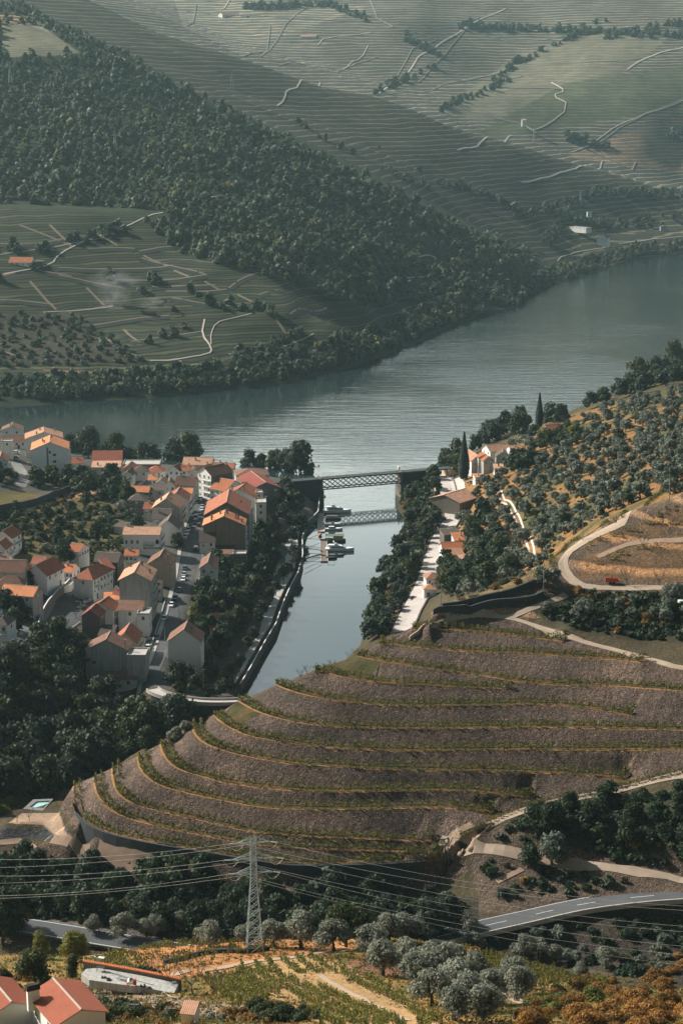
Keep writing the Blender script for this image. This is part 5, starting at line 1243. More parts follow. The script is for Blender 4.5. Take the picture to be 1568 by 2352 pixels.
wall_thing(wline([(-30,1182),(0,1178),(49,1169),(102,1157),(143,1138),(178,1122)], 480, 2), 3.4, .6, DARKST, 'dark retaining wall crossing the upper garden slope', base=3)
wall_thing(wline([(1015,1400),(1062,1393),(1118,1378),(1190,1360),(1246,1336)], 400, 1.5), 1.7, .7, DARKST, 'upper dark dry-stone wall above the vineyard hill', base=1)
wall_thing(wline([(994,1412),(1040,1404),(1092,1402),(1128,1390),(1164,1386),(1220,1382),(1246,1370)], 400, 1.5), 1.6, .8, DARKST, 'lower dark dry-stone wall above the vineyard hill', base=1)
wall_thing([(p[0], p[1], 0) for p in offs(TLINES[0], -.45)][10:-2:2], .1, .6, DARKST, 'long dark dry-stone wall under the lowest vineyard terrace', 'terrace_wall', base=7, zc=[27]*len([p for p in TLINES[0]][10:-2:2]))
wall_thing([(p[0], p[1], 0) for p in offs(low, -3.35)], 0.85, .3, W['conc'], 'pale parapet along the lower road', 'parapet', base=.3, zc=[p[2] for p in low])
wall_thing(wline([(1490,2078),(1530,2074),(1568,2070),(1620,2066)], 320), 1.0, .5, W['conc'], 'short pale wall end at the right edge of the lower road', base=2)
wall_thing(wline([(378,2215),(420,2206),(440,2198),(480,2190),(520,2188),(560,2190),(618,2182)], 200, 1), .8, .5, DARKST, 'low dark dry-stone wall beside the foreground track', base=.6)
wall_thing(wline([(975,1440),(965,1452),(940,1470)], 400, 1), 1.0, .3, W['tan'], 'low pinkish wall at the lower end of the right-hand road', base=1)
wall_thing([(p[0], p[1], 0) for p in offs(rr_, 4.4)][::2], .75, .35, W['stone'], 'low parapet on the water side of the right-hand road', 'parapet', base=1)
wall_thing([(p[0], p[1], 0) for p in offs(rr_[:26], -6.2)][::2], 2.4, .5, W['tan'], 'pale retaining wall between the two lanes by the cypress', base=1)
wall_thing([(p[0], p[1], 0) for p in offs(street, -6.3)][-45:-2:2], 1.0, .35, W['grey'], 'grey parapet above the gardens along the street', 'parapet', base=3)
wall_thing([(p[0], p[1], 0) for p in offs(side, 7.0)][::2] if False else wline([(10,1512),(60,1497),(110,1478),(150,1460),(185,1432)], 480, 1.5), .9, .25, G_PAVE, 'white railing wall along the lower town road', 'parapet', base=1)
# churchyard terrace
def px_slab(name, px, top, th, mat, label, cat, crop=0, z=None, kind=None):
    w = [hit(*K(crop, *p)) for p in px]; zt = (max(q[2] for q in w) + top) if z is None else z
    w = [P(*K(crop, *p), zt) for p in px]; c = np.mean([q[:2] for q in w], 0); mb = MB()
    t = [(q[0]-c[0], q[1]-c[1], 0) for q in w]; b = [(q[0], q[1], -th) for q in t]
    mb.poly(t[::-1]); mb.poly(b)
    for i in range(len(t)): k = (i+1) % len(t); mb.poly([t[i], t[k], b[k], b[i]])
    mb.f[0] = mb.f[0][::-1]
    o = link(name, mb.mesh(name, [mat]), None, (c[0], c[1], zt))
    if kind: o['kind'] = kind
    else: tag(o, label, cat)
    return o
px_slab('church_terrace', [(512,450),(520,575),(640,530),(712,440)], .5, 6, G_PAVE, 'pale paved terrace with a railing beside the chapel', 'terrace', 3)
# road bridge over the ravine
bl = [P(350,1583,13.6),P(362,1592,13.5),(P(400,1604,13.2)),P(440,1610,13),P(480,1613,12.8),P(545,1612,12.6),P(600,1606,12.6)]
bl = dens(smooth_line(bl, 2), 2)
rb = thing('road_bridge', 'curved pale road bridge at the foot of the town', 'bridge', bl[0])
def rel(w, o): return [(p[0]-o[0], p[1]-o[1], p[2]-o[2]) for p in w]
def strip(mb, w, wd, z0, z1, off=0, mi=0):
    w3 = np.array(w); d = np.gradient(w3[:, :2], axis=0); d /= np.linalg.norm(d, axis=1, keepdims=True); n = np.stack([-d[:, 1], d[:, 0]], 1)
    for i in range(len(w3)-1):
        c = []
        for q, s in ((i, .5), (i+1, .5), (i+1, -.5), (i, -.5)): c.append((w3[q, 0]+n[q, 0]*(off+s*wd), w3[q, 1]+n[q, 1]*(off+s*wd), w3[q, 2]))
        T = [(x, y, z+z1) for x, y, z in c]; B = [(x, y, z+z0) for x, y, z in c]
        mb.poly(T[::-1], mi); mb.poly(B, mi)
        for k in range(4): mb.poly([T[k], T[(k+1) % 4], B[(k+1) % 4], B[k]], mi)
rw_ = rel(bl, bl[0])
mb = MB(); strip(mb, rw_, 4.4, -.5, 0); link('deck', mb.mesh('deck', [G_CONC]), rb)
for s in (-1, 1): mb = MB(); strip(mb, rw_, .25, .003, .7, s*2.05); link('parapet', mb.mesh('parapet', [W['conc']]), rb)
mb = MB(); strip(mb, rw_[4:], 3.6, -12, -.603); link('retaining_wall', mb.mesh('retaining_wall', [DARKST]), rb)
ROADW += [(p[0], p[1], 6) for p in bl]
def nb(h, x=0, y=0, pad=1.0):
    for (a, b, r) in BLD:
        if abs(h[0]-a) < r+pad and (-(r+8 if h[1] > 480 else 0) < h[1]-b < r+pad): return True
    return onroad(h)
def onroad(h):
    for (a, b, w) in ROADW:
        if (h[0]-a)**2+(h[1]-b)**2 < w*w: return True
    return False
def grove(poly, n, mind, rr, kinds, label, cat='tree', name='tree', group=None, dens_='mid', y0=0, y1=1e9, rej=True, tries=14, szr=(.85, 1.2)):
    sp = scatter(poly, n, mind, y0, y1, tries, (lambda h, x, y: nb(h)) if rej else None)
    for h in sp:
        k, l = random.choices([q[:2] for q in kinds], [q[2] for q in kinds])[0]
        r = random.uniform(*rr)
        tree(h[0], h[1], h[2], r, k, l, dens_, label, cat, name, group or label, sz=random.uniform(*szr))
    return sp
def one(x, y, rad, kind, leaf, label, dens_='mid', cat='tree', name='tree', z=None, sz=1.0, lift=None, h=None):
    h = h or (hit(x, y) if z is None else P(x, y, z))
    return tree(h[0], h[1], h[2], rad, kind, leaf, dens_, label, cat, name, None, lift, sz)
# riverside trees of the town
for i, (x, y, r, k, l, s, lab) in enumerate([(163,1046,4.2,'round','dark',1.25,'dark tree at the left end of the town shore'),(203,1052,6.5,'round','bluish',1.25,'broad dark tree behind the tall apartment block'),(268,1058,6.0,'round','green',1.15,'yellow-green round tree on the town shore'),(300,1062,4.0,'round','dark',.9,'small dark tree between the two yellow-green shore trees'),
    (330,1062,5.2,'round','green',1.0,'olive-green drooping tree on the town shore'),(352,1064,4.6,'round','bluish',1.1,'dark tree beside the drooping shore tree'),(402,1066,5.4,'round','bluish',1.25,'left tree of the dense shore pair'),(436,1068,6.2,'round','green',1.3,'right tree of the dense shore pair'),
    (572,1078,4.6,'round','bluish',1.1,'round tree standing alone behind the car park'),(600,1081,4.2,'round','dark',1.0,'dark tree next to the lone round tree'),(632,1088,4.4,'round','green',1.35,'yellowish willow left of the huge bridge tree'),(657,1092,5.6,'round','bluish',1.2,'dark half of the tree group at the bridge'),(690,1099,7.6,'round','bluish',1.2,'huge dark tree beside the railway bridge'),
    (225,1075,2.6,'shrub','lime',1,'yellow bush behind the lean-to roof house'),(315,1068,2.2,'shrub','ochre',1,'ochre bush near the brick hall')]):
    one(x, y, r, k, l, lab, 'mid', sz=s)
grove([(160,1040),(350,1056),(345,1066),(160,1050)], 12, 4, (2.6,4.0), [('round','dark',1),('shrub','green',1)], 'low dark tree in the belt along the town shore')
# gardens in the town
grove([(110,1060),(150,1075),(190,1095),(250,1110),(300,1130),(300,1165),(240,1150),(120,1120),(20,1120),(0,1100),(30,1080)], 42, 4.2, (2.0,4.2), [('round','dark',3),('shrub','dark',2),('round','green',1)], 'dark tree on the overgrown slope under the tall apartment block')
grove([(0,1190),(130,1170),(260,1150),(320,1175),(330,1230),(300,1290),(160,1290),(60,1255),(0,1260)], 90, 4.6, (1.5,3.4), [('round','dark',2),('shrub','green',3),('shrub','dark',3),('shrub','olive',1)], 'bush on the terraced garden slope in the town', 'bush', 'bush')
grove([(255,1090),(360,1090),(350,1110),(255,1105)], 12, 4, (2.4,4.2), [('round','dark',2),('round','green',1)], 'dark garden tree behind the old grey-roofed houses')
for (x, y, r, k, l, lab) in [(65,1340,2.4,'round','green','small tree in the yard above the chapel'),(145,1300,3.8,'round','dark','dark tree right of the chapel'),(160,1315,2.4,'shrub','lime','yellow-green bush on the churchyard terrace'),(65,1350,3.0,'round','dark','dark hedge tree under the chapel wall'),
     (45,1420,3.6,'round','dark','dark tree below the stepped orange roof'),(12,1410,4.0,'round','dark','dark tree left of the steep lane'),(30,1450,3.6,'round','dark','low dark tree beside the veranda house'),(62,1430,2.4,'round','dark','small dark tree by the lane wall'),(408,1260,3.0,'round','dark','dark street tree at the hostel corner'),(345,1440,2.4,'shrub','ochre','ochre bush at the street wall')]:
    one(x, y, r, k, l, lab)
grove([(455,1330),(520,1290),(600,1210),(650,1230),(642,1300),(610,1390),(560,1470),(500,1560),(380,1588),(420,1540),(460,1440),(425,1430)], 95, 4.4, (2.0,4.2), [('round','dark',5),('round','green',1.3),('shrub','bluish',1),('shrub','green',1)], 'dark garden tree on the slope between the street and the promenade')
grove([(430,1390),(490,1380),(540,1440),(520,1490),(470,1480),(430,1430)], 16, 4, (1.6,2.8), [('round','lime',2),('round','green',2)], 'orange tree with yellowish leaves in the riverside gardens')
grove([(380,1590),(540,1530),(535,1600),(480,1604),(420,1600)], 18, 4, (1.5,2.6), [('round','dark',2),('shrub','green',2)], 'low tree in the kitchen garden beside the road bridge')
PROM = [(682,1290),(676,1255),(688,1310),(668,1330),(655,1345),(640,1370),(625,1385),(608,1420),(600,1440),(587,1480),(575,1500),(556,1545),(540,1565),(520,1580),(690,1190),(672,1150)]
for i, (x, y) in enumerate(PROM):
    h = hit(x-6, y); tree(h[0], h[1], h[2], random.uniform(1.9,2.9), 'round', random.choice(['bluish','dark','green']), 'mid', 'slim tree in the row along the river promenade', 'tree', 'promenade_tree', 'trees along the river promenade', lift=1.0)
for i, (x, y) in enumerate([(640,1155),(655,1140),(678,1180),(650,1195),(690,1225),(672,1215),(640,1180),(625,1170)]):
    hh = hit(x, y); tree(hh[0], hh[1], hh[2], random.uniform(3,4.6), 'round', random.choice(['dark','bluish']), 'mid', 'dark tree in the shade below the railway embankment', 'tree', 'tree', 'dark trees below the railway embankment')
# wooded ravine at the foot of the town
grove([(0,1490),(60,1500),(180,1465),(200,1540),(240,1590),(340,1600),(385,1645),(440,1650),(400,1690),(300,1735),(230,1775),(150,1815),(60,1835),(0,1840)], 190, 4.9, (2.8,5.6), [('round','bluish',4),('round','dark',4),('round','green',1.2),('shrub','dark',1)], 'dark tree in the wooded ravine below the town', rej=True, y1=700)
grove([(200,1480),(270,1440),(290,1500),(240,1530),(180,1500)], 14, 3.5, (1.6,3.0), [('shrub','ochre',2),('shrub','green',2),('shrub','olive',1)], 'ochre bush on the bank under the pollarded trees', 'bush', 'bush')
grove([(0,1838),(60,1835),(110,1822),(100,1845),(50,1850),(20,1870),(0,1880)], 12, 3, (2.0,3.2), [('shrub','lime',2),('round','green',1)], 'bright yellow-green bush beside the pool', 'bush', 'bush', y1=520)
grove([(520,1560),(600,1560),(660,1545),(640,1570),(560,1600)], 6, 2.6, (1.3,2.4), [('shrub','lime',1),('shrub','green',1)], 'green bush on the crest of the vineyard hill above the water', 'bush', 'bush', y1=520)
grove([(395,1680),(520,1610),(550,1600),(450,1660),(400,1700)], 14, 3, (1.5,2.8), [('shrub','bluish',2),('shrub','olive',1)], 'grey-green bush along the back edge of the vineyard hill', 'bush', 'bush', y1=560)
# right bank of the creek
grove([(905,1250),(930,1190),(925,1130),(1000,1095),(1008,1130),(1020,1160),(1010,1215),(985,1240),(968,1280),(955,1330),(935,1380),(915,1420),(900,1460),(835,1480),(855,1420),(868,1350),(885,1300)], 110, 3.8, (1.7,3.4), [('round','dark',4),('round','bluish',2),('round','green',1.5),('shrub','ochre',.7),('round','olive',.5)], 'dark bushy tree on the bank between the creek and the right-hand road', y0=520)
grove([(1000,1095),(1050,1040),(1060,1060),(1050,1100),(1020,1110)], 9, 4, (3.2,5), [('round','green',1),('round','dark',1)], 'green tree beside the right end of the railway bridge')
BLD += [(P(1064,1102,11)[0], P(1064,1102,11)[1]-4, 5), (P(1237,982,19)[0], P(1237,982,19)[1]-4, 6)]
for (x, y, s, lab) in [(1064,1102,3.3,'tall dark cypress beside the white house at the bridge'),(1237,982,2.6,'tall dark cypress on the shore near the red-roofed farmhouse')]:
    h = P(x, y, 11 if x < 1100 else 19); t = thing('cypress', lab, 'cypress', h, 0, 1)
    link('trunk', tproto('round', 1), t, (0,0,0), 0, (2.5,2.5,2.5))
    r = np.random.default_rng(int(x)); n = 2600; H = 25 if x < 1100 else 20
    u = r.random(n); th = r.uniform(0, 6.28, n); prof = s*np.sin(np.pi*np.clip(u*.93+.05, 0, 1)**.62)*(1-.35*u)*.92
    C = np.stack([prof*np.cos(th)*r.uniform(.85,1.08,n), prof*np.sin(th)*r.uniform(.85,1.08,n), .8+u*(H-1)], 1)
    N = np.stack([np.cos(th), np.sin(th), .5+0*th], 1)+.5*qrand(n, r); N /= np.linalg.norm(N, axis=1, keepdims=True)
    V, Fc = cards(C, N, .42, r); lb = MB(); lb.lathe([(.2,.6)]+[(s*.8*math.sin(math.pi*(q*.93+.05)**.62)*(1-.35*q), .8+q*(H-1)) for q in np.linspace(.02,.97,12)]+[(0,H-.3)], 12)
    link('crown', mesh_np('crown', V, Fc, [LEAF['cypress']]), t); link('crown_core', lb.mesh('crown_core', [LEAF['cypress']], True), t)
grove([(1082,1045),(1110,1000),(1150,985),(1205,990),(1210,1005),(1150,1010),(1110,1035)], 16, 4.6, (3.6,5.6), [('round','dark',2),('round','bluish',2)], 'large dark tree on the shore behind the white house')
grove([(1245,975),(1300,955),(1310,975),(1270,985)], 6, 4, (3,4.6), [('round','dark',1),('round','bluish',1)], 'dark tree behind the red-roofed farmhouse')
grove([(1170,1030),(1205,1000),(1240,1000),(1225,1040),(1190,1060)], 10, 4, (2.2,3.4), [('olive','olive',1),('round','dark',1)], 'olive tree between the white house and the far cypress')
grove([(1235,1010),(1320,995),(1325,1020),(1250,1035),(1225,1045)], 18, 3.8, (2.2,3.4), [('round','lime',1),('round','green',2)], 'dense orange tree in the grove below the red-roofed farmhouse')
grove([(1170,1075),(1205,1050),(1225,1080),(1180,1100)], 8, 4, (2.6,3.8), [('round','dark',1)], 'round dark tree right of the grey cottage')
grove([(1320,955),(1360,935),(1460,890),(1500,870),(1568,830),(1568,850),(1500,900),(1400,925)], 46, 4.6, (2.8,4.8), [('round','dark',3),('round','bluish',2),('round','green',1)], 'dark tree on the crest of the right-hand slope')
for (x, y, r, s, lab) in [(1462,888,7.2,1.2,'big yellow-green tree on the crest against the river'),(1500,876,6.4,1.2,'second big green tree on the crest against the river'),(1545,850,7.4,1.3,'large tree at the right edge above the river'),(1530,868,6,1.0,'rounded dark tree below the large right edge tree')]:
    one(x, y, r, 'round', 'green' if r > 7 else 'bluish', lab, sz=s)
# olive slope
OS = [(1080,1130),(1110,1090),(1180,1090),(1260,1045),(1330,965),(1420,925),(1568,860),(1568,1112),(1460,1150),(1340,1215),(1285,1255),(1230,1310),(1150,1350),(1040,1375),(990,1350),(1030,1290),(1050,1230),(1060,1160)]
grove([p for p in OS], 300, 5.2, (1.9,3.1), [('olive','olivedark',1)], 'grey-green olive tree on the slope above the right bank', 'olive tree', 'olive_tree', dens_='lo', y0=540)
grove(OS, 130, 5.4, (1.2,2.6), [('shrub','dark',1.2),('shrub','green',1),('shrub','olivedark',2),('round','dark',.8)], 'dark bush between the olive trees above the right bank', 'bush', 'bush', dens_='lo', y0=540)
grove([(1010,1300),(1060,1240),(1110,1200),(1150,1250),(1180,1330),(1110,1360),(1020,1370)], 46, 4.4, (2.6,4.4), [('round','dark',3),('round','green',1),('round','ochre',.12)], 'dark tree in the thicket beside the right-hand road', y0=520)
grove([(990,1400),(1040,1370),(1120,1350),(1200,1345),(1240,1325),(1180,1340),(1060,1395)], 9, 4.5, (1.3,2.1), [('olive','olive',1),('shrub','ochre',1)], 'small fruit tree above the dark stone walls', y0=400, y1=520)
# hollow right
grove([(1180,1375),(1300,1360),(1568,1370),(1568,1450),(1430,1450),(1280,1420)], 30, 3.6, (1.2,2.4), [('olive','olivedark',3),('shrub','dark',2),('shrub','ochre',.4)], 'olive bush in the shaded hollow under the farm road', 'bush', 'bush', y0=400, y1=500)
grove([(1240,1345),(1290,1330),(1300,1365),(1250,1370)], 3, 3, (2.0,2.6), [('olive','olive',1)], 'olive tree at the corner of the stone wall', 'olive tree', 'olive_tree', y0=400, y1=500)
# right-hand dark slopes by the lower road
grove([(1180,1880),(1290,1850),(1400,1830),(1568,1800),(1568,1940),(1450,1950),(1300,1920),(1200,1930)], 60, 3.3, (1.4,3.0), [('shrub','dark',3),('round','dark',2),('shrub','green',.6)], 'dark bush on the rocky slope above the lower road', 'bush', 'bush', y0=330, y1=420)
for (x, y, r, k, l, lab) in [(1268,1985,3.4,'round','olivedark','round grey tree above the lower road'),(1218,1990,2.4,'round','dark','dark bush left of the round grey tree'),(1060,1875+70,1.4,'shrub','dark','dark bush below the track junction')]: one(x, y, r, k, l, lab)
grove([(1050,2190),(1140,2140),(1300,2120),(1568,2100),(1568,2240),(1420,2240),(1300,2220),(1180,2190)], 46, 3.2, (1.1,2.4), [('shrub','dark',3),('shrub','olivedark',1)], 'dark bush in the gully below the lower road', 'bush', 'bush', y0=300, y1=420)
# dark valley between the vineyard hill and the foreground
grove([(0,1985),(200,1990),(420,2030),(640,2080),(1000,2085),(1050,2130),(1000,2160),(480,2165),(130,2110),(0,2110)], 130, 3.3, (1.8,3.6), [('round','dark',4),('shrub','dark',2),('round','bluish',1),('shrub','ochre',.2)], 'dark tree in the shaded valley behind the olive row', y0=318, y1=420, rej=False)
for (x, y, r, k, l, lab) in [(760,2085,4.2,'round','bluish','large rounded tree in the valley right of the pylon'),(915,2090,3.2,'shrub','green','green thicket in the valley below the wires'),(1010,2080,2.6,'shrub','olivedark','grey-green bush in the valley below the wires'),(408,2110,3.4,'round','dark','dark green tree in the valley left of the pylon')]: one(x, y, r, k, l, lab)
# foreground olive trees (positions read off the photograph, world size from the slope they stand on)
OLV = [(215,2145,2.0),(282,2155,2.7),(338,2152,2.1),(362,2150,2.3),(418,2140,2.4),(455,2136,1.9),(497,2130,2.5),(480,2175,2.4),(545,2130,2.2),(530,2145,1.5),(565,2172,1.9),(630,2175,2.3),(618,2135,2.1),(690,2178,3.0),(660,2135,2.0),(728,2130,1.7),(765,2185,2.6),(848,2190,2.6),(895,2160,2.3),(930,2158,2.7),(925,2135,2.0),(865,2160,1.8),
       (880,2240,2.6),(930,2225,2.4),(975,2235,2.7),(1000,2205,2.1),(955,2270,2.5),(1010,2265,3.1),(1050,2250,2.8),(1085,2275,2.6),(1040,2300,2.9),(990,2310,2.4),(1075,2320,2.6),(1115,2310,2.3),(1145,2290,2.2),(1180,2265,2.4),(1045,2345,2.2),(1110,2345,2.3),(1205,2195,2.3),(1235,2200,2.2),(1270,2210,1.9),(1080,2150,2.2),(1320,2215,1.5),(1390,2225,2.6),(1090,2180,1.9),(1330,2250,1.7),(195,2195,1.2),(1190,2300,2.3)]
for i, (x, y, r) in enumerate(OLV):
    h = hit(x, y, 0)
    tree(h[0], h[1], h[2], r*.92, 'olive', 'olive', 'hi', 'silvery olive tree on the foreground slope', 'olive tree', 'olive_tree', 'silvery olive trees on the foreground slope', sz=random.uniform(.95,1.2))
# other foreground trees
for (x, y, r, k, l, s, lab) in [(797,2175,3.6,'flat','green',1.3,'spreading bright green tree among the olives'),(96,2205,1.8,'tall','lime',.85,'yellow-green young tree left above the house'),(172,2210,2.2,'round','lime',1.1,'round yellow-green tree above the house'),(168,2250,1.2,'tall','green',1.0,'narrow green tree beside the gravel yard'),(80,2262,2.4,'round','green',1.0,'dense orange tree left of the gravel yard'),
     (325,2268,3.0,'shrub','dark',1.0,'large dark green bush behind the concrete slab'),(10,2170,4.2,'round','dark',1.3,'tall dark tree at the left edge of the foreground'),(20,2140,3.6,'round','bluish',1.2,'dark tree behind the tall left edge tree'),(1085,2195,1.8,'shrub','ochre',1,'ochre bush at the end of the lower road')]:
    h = hit(x, y, 0)
    tree(h[0], h[1], h[2], r, k, l, 'hi', lab, 'tree', 'tree', None, sz=s)
for (x, y, r, leafc) in [(1050,2160,1.8,'green')]: one(x, y, r, 'shrub', leafc, 'small green bush beside the lower road', 'hi', 'bush', 'bush')
grove([(230,2305),(370,2320),(420,2340),(400,2352),(240,2352),(225,2330)], 34, .95, (.7,1.3), [('shrub','green',2),('shrub','dark',2),('shrub','ochre',.8)], 'tangled bush in front of the concrete slab', 'bush', 'bush', dens_='mid', rej=False)
grove([(570,2352),(580,2310),(640,2300),(730,2330),(740,2352)], 16, 1.1, (.9,1.6), [('shrub','dark',1),('shrub','green',2)], 'dark green bush at the bottom edge of the vineyard', 'bush', 'bush', dens_='hi', rej=False)
grove([(470,2330),(560,2320),(640,2352),(470,2352)], 12, 1.2, (.7,1.2), [('shrub','olive',1),('shrub','ochre',1)], 'grey-green bush beside the small shed', 'bush', 'bush', dens_='mid', rej=False)
grove([(1210,2352),(1260,2290),(1380,2240),(1470,2210),(1568,2175),(1650,2200),(1650,2380),(1210,2380)], 105, 1.25, (1.1,2.1), [('shrub','rust',3.2),('shrub','ochre',1.6),('shrub','lime',.6)], 'rusty orange shrub in the thicket at the lower right corner', 'shrub', 'shrub', dens_='hi', rej=False)
grove([(1180,2352),(1230,2290),(1330,2260),(1350,2280),(1250,2352)], 18, 1.2, (.9,1.5), [('shrub','lime',1),('shrub','green',1.4)], 'green shrub at the edge of the rusty thicket', 'shrub', 'shrub', dens_='hi', rej=False)
grove([(0,2215),(90,2225),(110,2260),(50,2290),(0,2290)], 16, 1.5, (.7,1.3), [('shrub','ochre',1),('shrub','green',1)], 'ochre bush on the grass left above the house', 'bush', 'bush', dens_='mid', rej=False)
# bare trees
BB = mat_plain('bare_branches', (.12,.095,.075), .95, var=.3, scale=3)
bare = [trunk_mesh('branches', 1.3, .13, 2.6, 40+i, BB, 7, True) for i in range(3)]
def bare_tree(x, y, s, lab, y0=0, name='bare_tree', group=None):
    h = hit(x, y, y0); t = thing(name, lab, 'bare tree', h, random.uniform(0,6), s, group); t.scale = (s,s,s); link('branches', bare[int(x) % 3], t)
bare_tree(442, 2285, 1.25, 'bare spreading tree behind the concrete slab'); bare_tree(385, 2275, 1.1, 'smaller bare tree beside the large dark green bush'); bare_tree(490, 2285, .9, 'low bare bush right of the bare spreading tree')
bare_tree(1085, 1385+6, .75, 'bare little tree on the stone wall', 400); bare_tree(1145, 1362, 1.0, 'bare fruit tree above the stone walls', 400); bare_tree(1215, 1345, 1.0, 'bare fruit tree nearest the vineyard track', 400)
bare_tree(1438, 1345, 1.2, 'leafless tree beside the red trailer', 400); bare_tree(1512, 1345, 1.0, 'leafless tree at the right end of the farm road', 400); bare_tree(1478, 1262, 1.0, 'leafless bush on the upper right terraces', 400)
for (x, y) in [(690,1558),(705,1550),(762,1538),(800,1512),(815,1508)]: bare_tree(x, y, .6, 'bare vine trees along the crest against the water', 380, 'bare_tree', 'bare trees along the hill crest against the water')
for (x, y) in [(78,1480),(112,1470),(148,1455),(176,1420)]: bare_tree(x, y, 1.15, 'pollarded tree with cut-back branches beside the lower town road', 480, 'pollarded_tree', 'pollarded trees along the lower town road')
for (x, y) in [(40,1888),(68,1885)]: bare_tree(x, y, .8, 'bare thin tree on the pool terrace', 380, 'bare_tree', 'thin bare trees on the pool terrace')

# undergrowth filling the slopes (stuff)
us = scatter(OS, 900, 2.6, 540, 1150, 5, lambda h, x, y: nb(h))
merged_trees('scrub', 'low scrub and undergrowth between the olive trees of the right-hand slope', us, [('olivedark', .6), ('dark', .32), ('ochre', .08)], [random.uniform(.7, 1.8) for _ in us], ('shrub',), n=60, size=.26)
us = scatter([(0,1490),(180,1470),(240,1590),(340,1600),(440,1650),(300,1735),(150,1815),(0,1840)], 500, 3, 430, 700, 5, lambda h, x, y: nb(h))
us += scatter([(905,1250),(925,1130),(1008,1110),(1012,1215),(968,1280),(935,1380),(900,1460),(832,1482),(868,1350)], 300, 2.6, 520, 1000, 5, lambda h, x, y: nb(h))
us += scatter([(455,1330),(600,1210),(650,1230),(642,1300),(560,1470),(500,1560),(380,1588),(425,1430)], 420, 2.6, 480, 1000, 5, lambda h, x, y: nb(h))
us += scatter([(0,1190),(260,1120),(330,1230),(300,1290),(0,1260)], 260, 3, 480, 1000, 5, lambda h, x, y: nb(h))
us += scatter([(0,1960),(500,2040),(1060,2080),(1000,2160),(0,2110)], 500, 2, 318, 420, 5, lambda h, x, y: onroad(h))
us += scatter([(1180,1880),(1568,1800),(1568,2040),(1350,2050),(1150,2060),(1100,1990)], 300, 2, 318, 420, 5, lambda h, x, y: onroad(h))
us += scatter([(1180,1375),(1300,1360),(1568,1370),(1568,1480),(1430,1465),(1280,1430)], 260, 1.6, 400, 500, 5, lambda h, x, y: onroad(h))
us += scatter([(1060,1420),(1568,1550),(1568,1700),(1300,1660),(1000,1500)], 0, 3, 380, 470, 1)
merged_trees('undergrowth', 'dense dark undergrowth in the ravine, on the banks and in the gardens', us, [('dark', .62), ('bluish', .2), ('green', .12), ('ochre', .06)], [random.uniform(.8, 2.0) for _ in us], ('shrub',), n=60, size=.26)
plant_all()
# ------------------------------------------------------------------ railway bridge
RED = mat_plain('red_paint', (.45,.05,.03), .5, var=.2); ORG = mat_plain('orange_paint', (.75,.20,.05), .6, var=.2); WHT = mat_plain('white_gelcoat', (.90,.90,.88), .25, .5, var=.05)
BLK = mat_plain('black_rubber', (.02,.02,.022), .6, var=.2); WOODM = mat_plain('weathered_wood', (.20,.16,.125), .9, var=.3, scale=2); BSTEEL = mat_plain('bridge_steel', (.10,.115,.11), .7, var=.3, scale=1)
A, B = Vector(P(*K(5,-60,402),13)), Vector(P(*K(5,1560,268),13)); bd = (B-A); BLn = bd.length; ang = math.atan2(bd.y, bd.x)
br = thing('railway_bridge', 'dark steel lattice railway bridge across the mouth of the creek', 'bridge', (A.x, A.y, 13), ang)
def bx(cx):                                             # crop-5 column to distance along the bridge
    t = (cx+60)/1620; a, b = A, B
    for _ in range(20):
        q = A.lerp(B, t); x, y = proj(q.x, q.y, q.z); t += ((K(5, cx, 0)[0]-x)/(proj(B.x,B.y,13)[0]-proj(A.x,A.y,13)[0]))
    return t*BLn
x0, x1, x2, x3 = bx(405), bx(1120), bx(1450), bx(1530)
mb = MB(); mb.box(0, BLn, -2.4, 2.4, -.7, 0); mb.box(0, BLn, -2.6, -2.4, -.35, .1); mb.box(0, BLn, 2.4, 2.6, -.35, .1); link('deck', mb.mesh('deck', [BSTEEL]), br)
mb = MB(); mb.box(0, BLn, -.8, -.7, .003, .16); mb.box(0, BLn, .7, .8, .003, .16); link('rail', mb.mesh('rail', [STEEL]), br)
for s in (-2.2, 2.2):
    mb = MB(); n = 15; d = (x1-x0)/n; zb, zt = -5.3, -.6
    mb.box(x0, x1, s-.22, s+.22, zb-.55, zb, 0); mb.box(x0, x1, s-.18, s+.18, zt, zt+.09, 0)
    for i in range(-1, n+1):
        for sg in (1, -1):
            a0, a1 = (x0+i*d, zb if sg > 0 else zt), (x0+(i+2)*d, zt if sg > 0 else zb)
            (xa, za), (xb, zb2) = a0, a1
            if xa < x0: za += (x0-xa)/(xb-xa)*(zb2-za); xa = x0
            if xb > x1: zb2 = za+(x1-xa)/(xb-xa)*(zb2-za) if xb > xa else zb2; xb = x1
            if xb-xa > .3: mb.bar((xa, s+.06*sg, za), (xb, s+.06*sg, zb2), .17, 0, 4)
    link('lattice_truss', mb.mesh('lattice_truss', [BSTEEL]), br)
for s in (-2.45, 2.45):
    mb = MB(); n = int(BLn/2.5)
    for i in range(n+1): mb.box(i*BLn/n-.03, i*BLn/n+.03, s-.03, s+.03, .103, 1.2)
    for z in (.65, 1.17): mb.box(0, BLn, s-.025, s+.025, z, z+.05)
    link('railing', mb.mesh('railing', [STEEL]), br)
for (a, b) in ((-30, x0-.5), (x1+.6, x2)):
    mb = MB(); mb.frus(a, b, -3.4, 3.4, -17, a, b, -2.8, 2.8, -.55, 0); link('stone_pier', mb.mesh('stone_pier', [DARKST]), br)
for a in (x0, x1): mb = MB(); mb.box(a-1.2, a+.6, -3.7, 3.7, -15, -5.8); mb.box(a-.5, a+.3, -3, 3, -5.79, .6); link('pillar', mb.mesh('pillar', [W['stone']]), br)
mb = MB(); mb.box(x3-.6, x3+5, -4, 4, -8, -.55); link('abutment', mb.mesh('abutment', [W['tan']]), br)
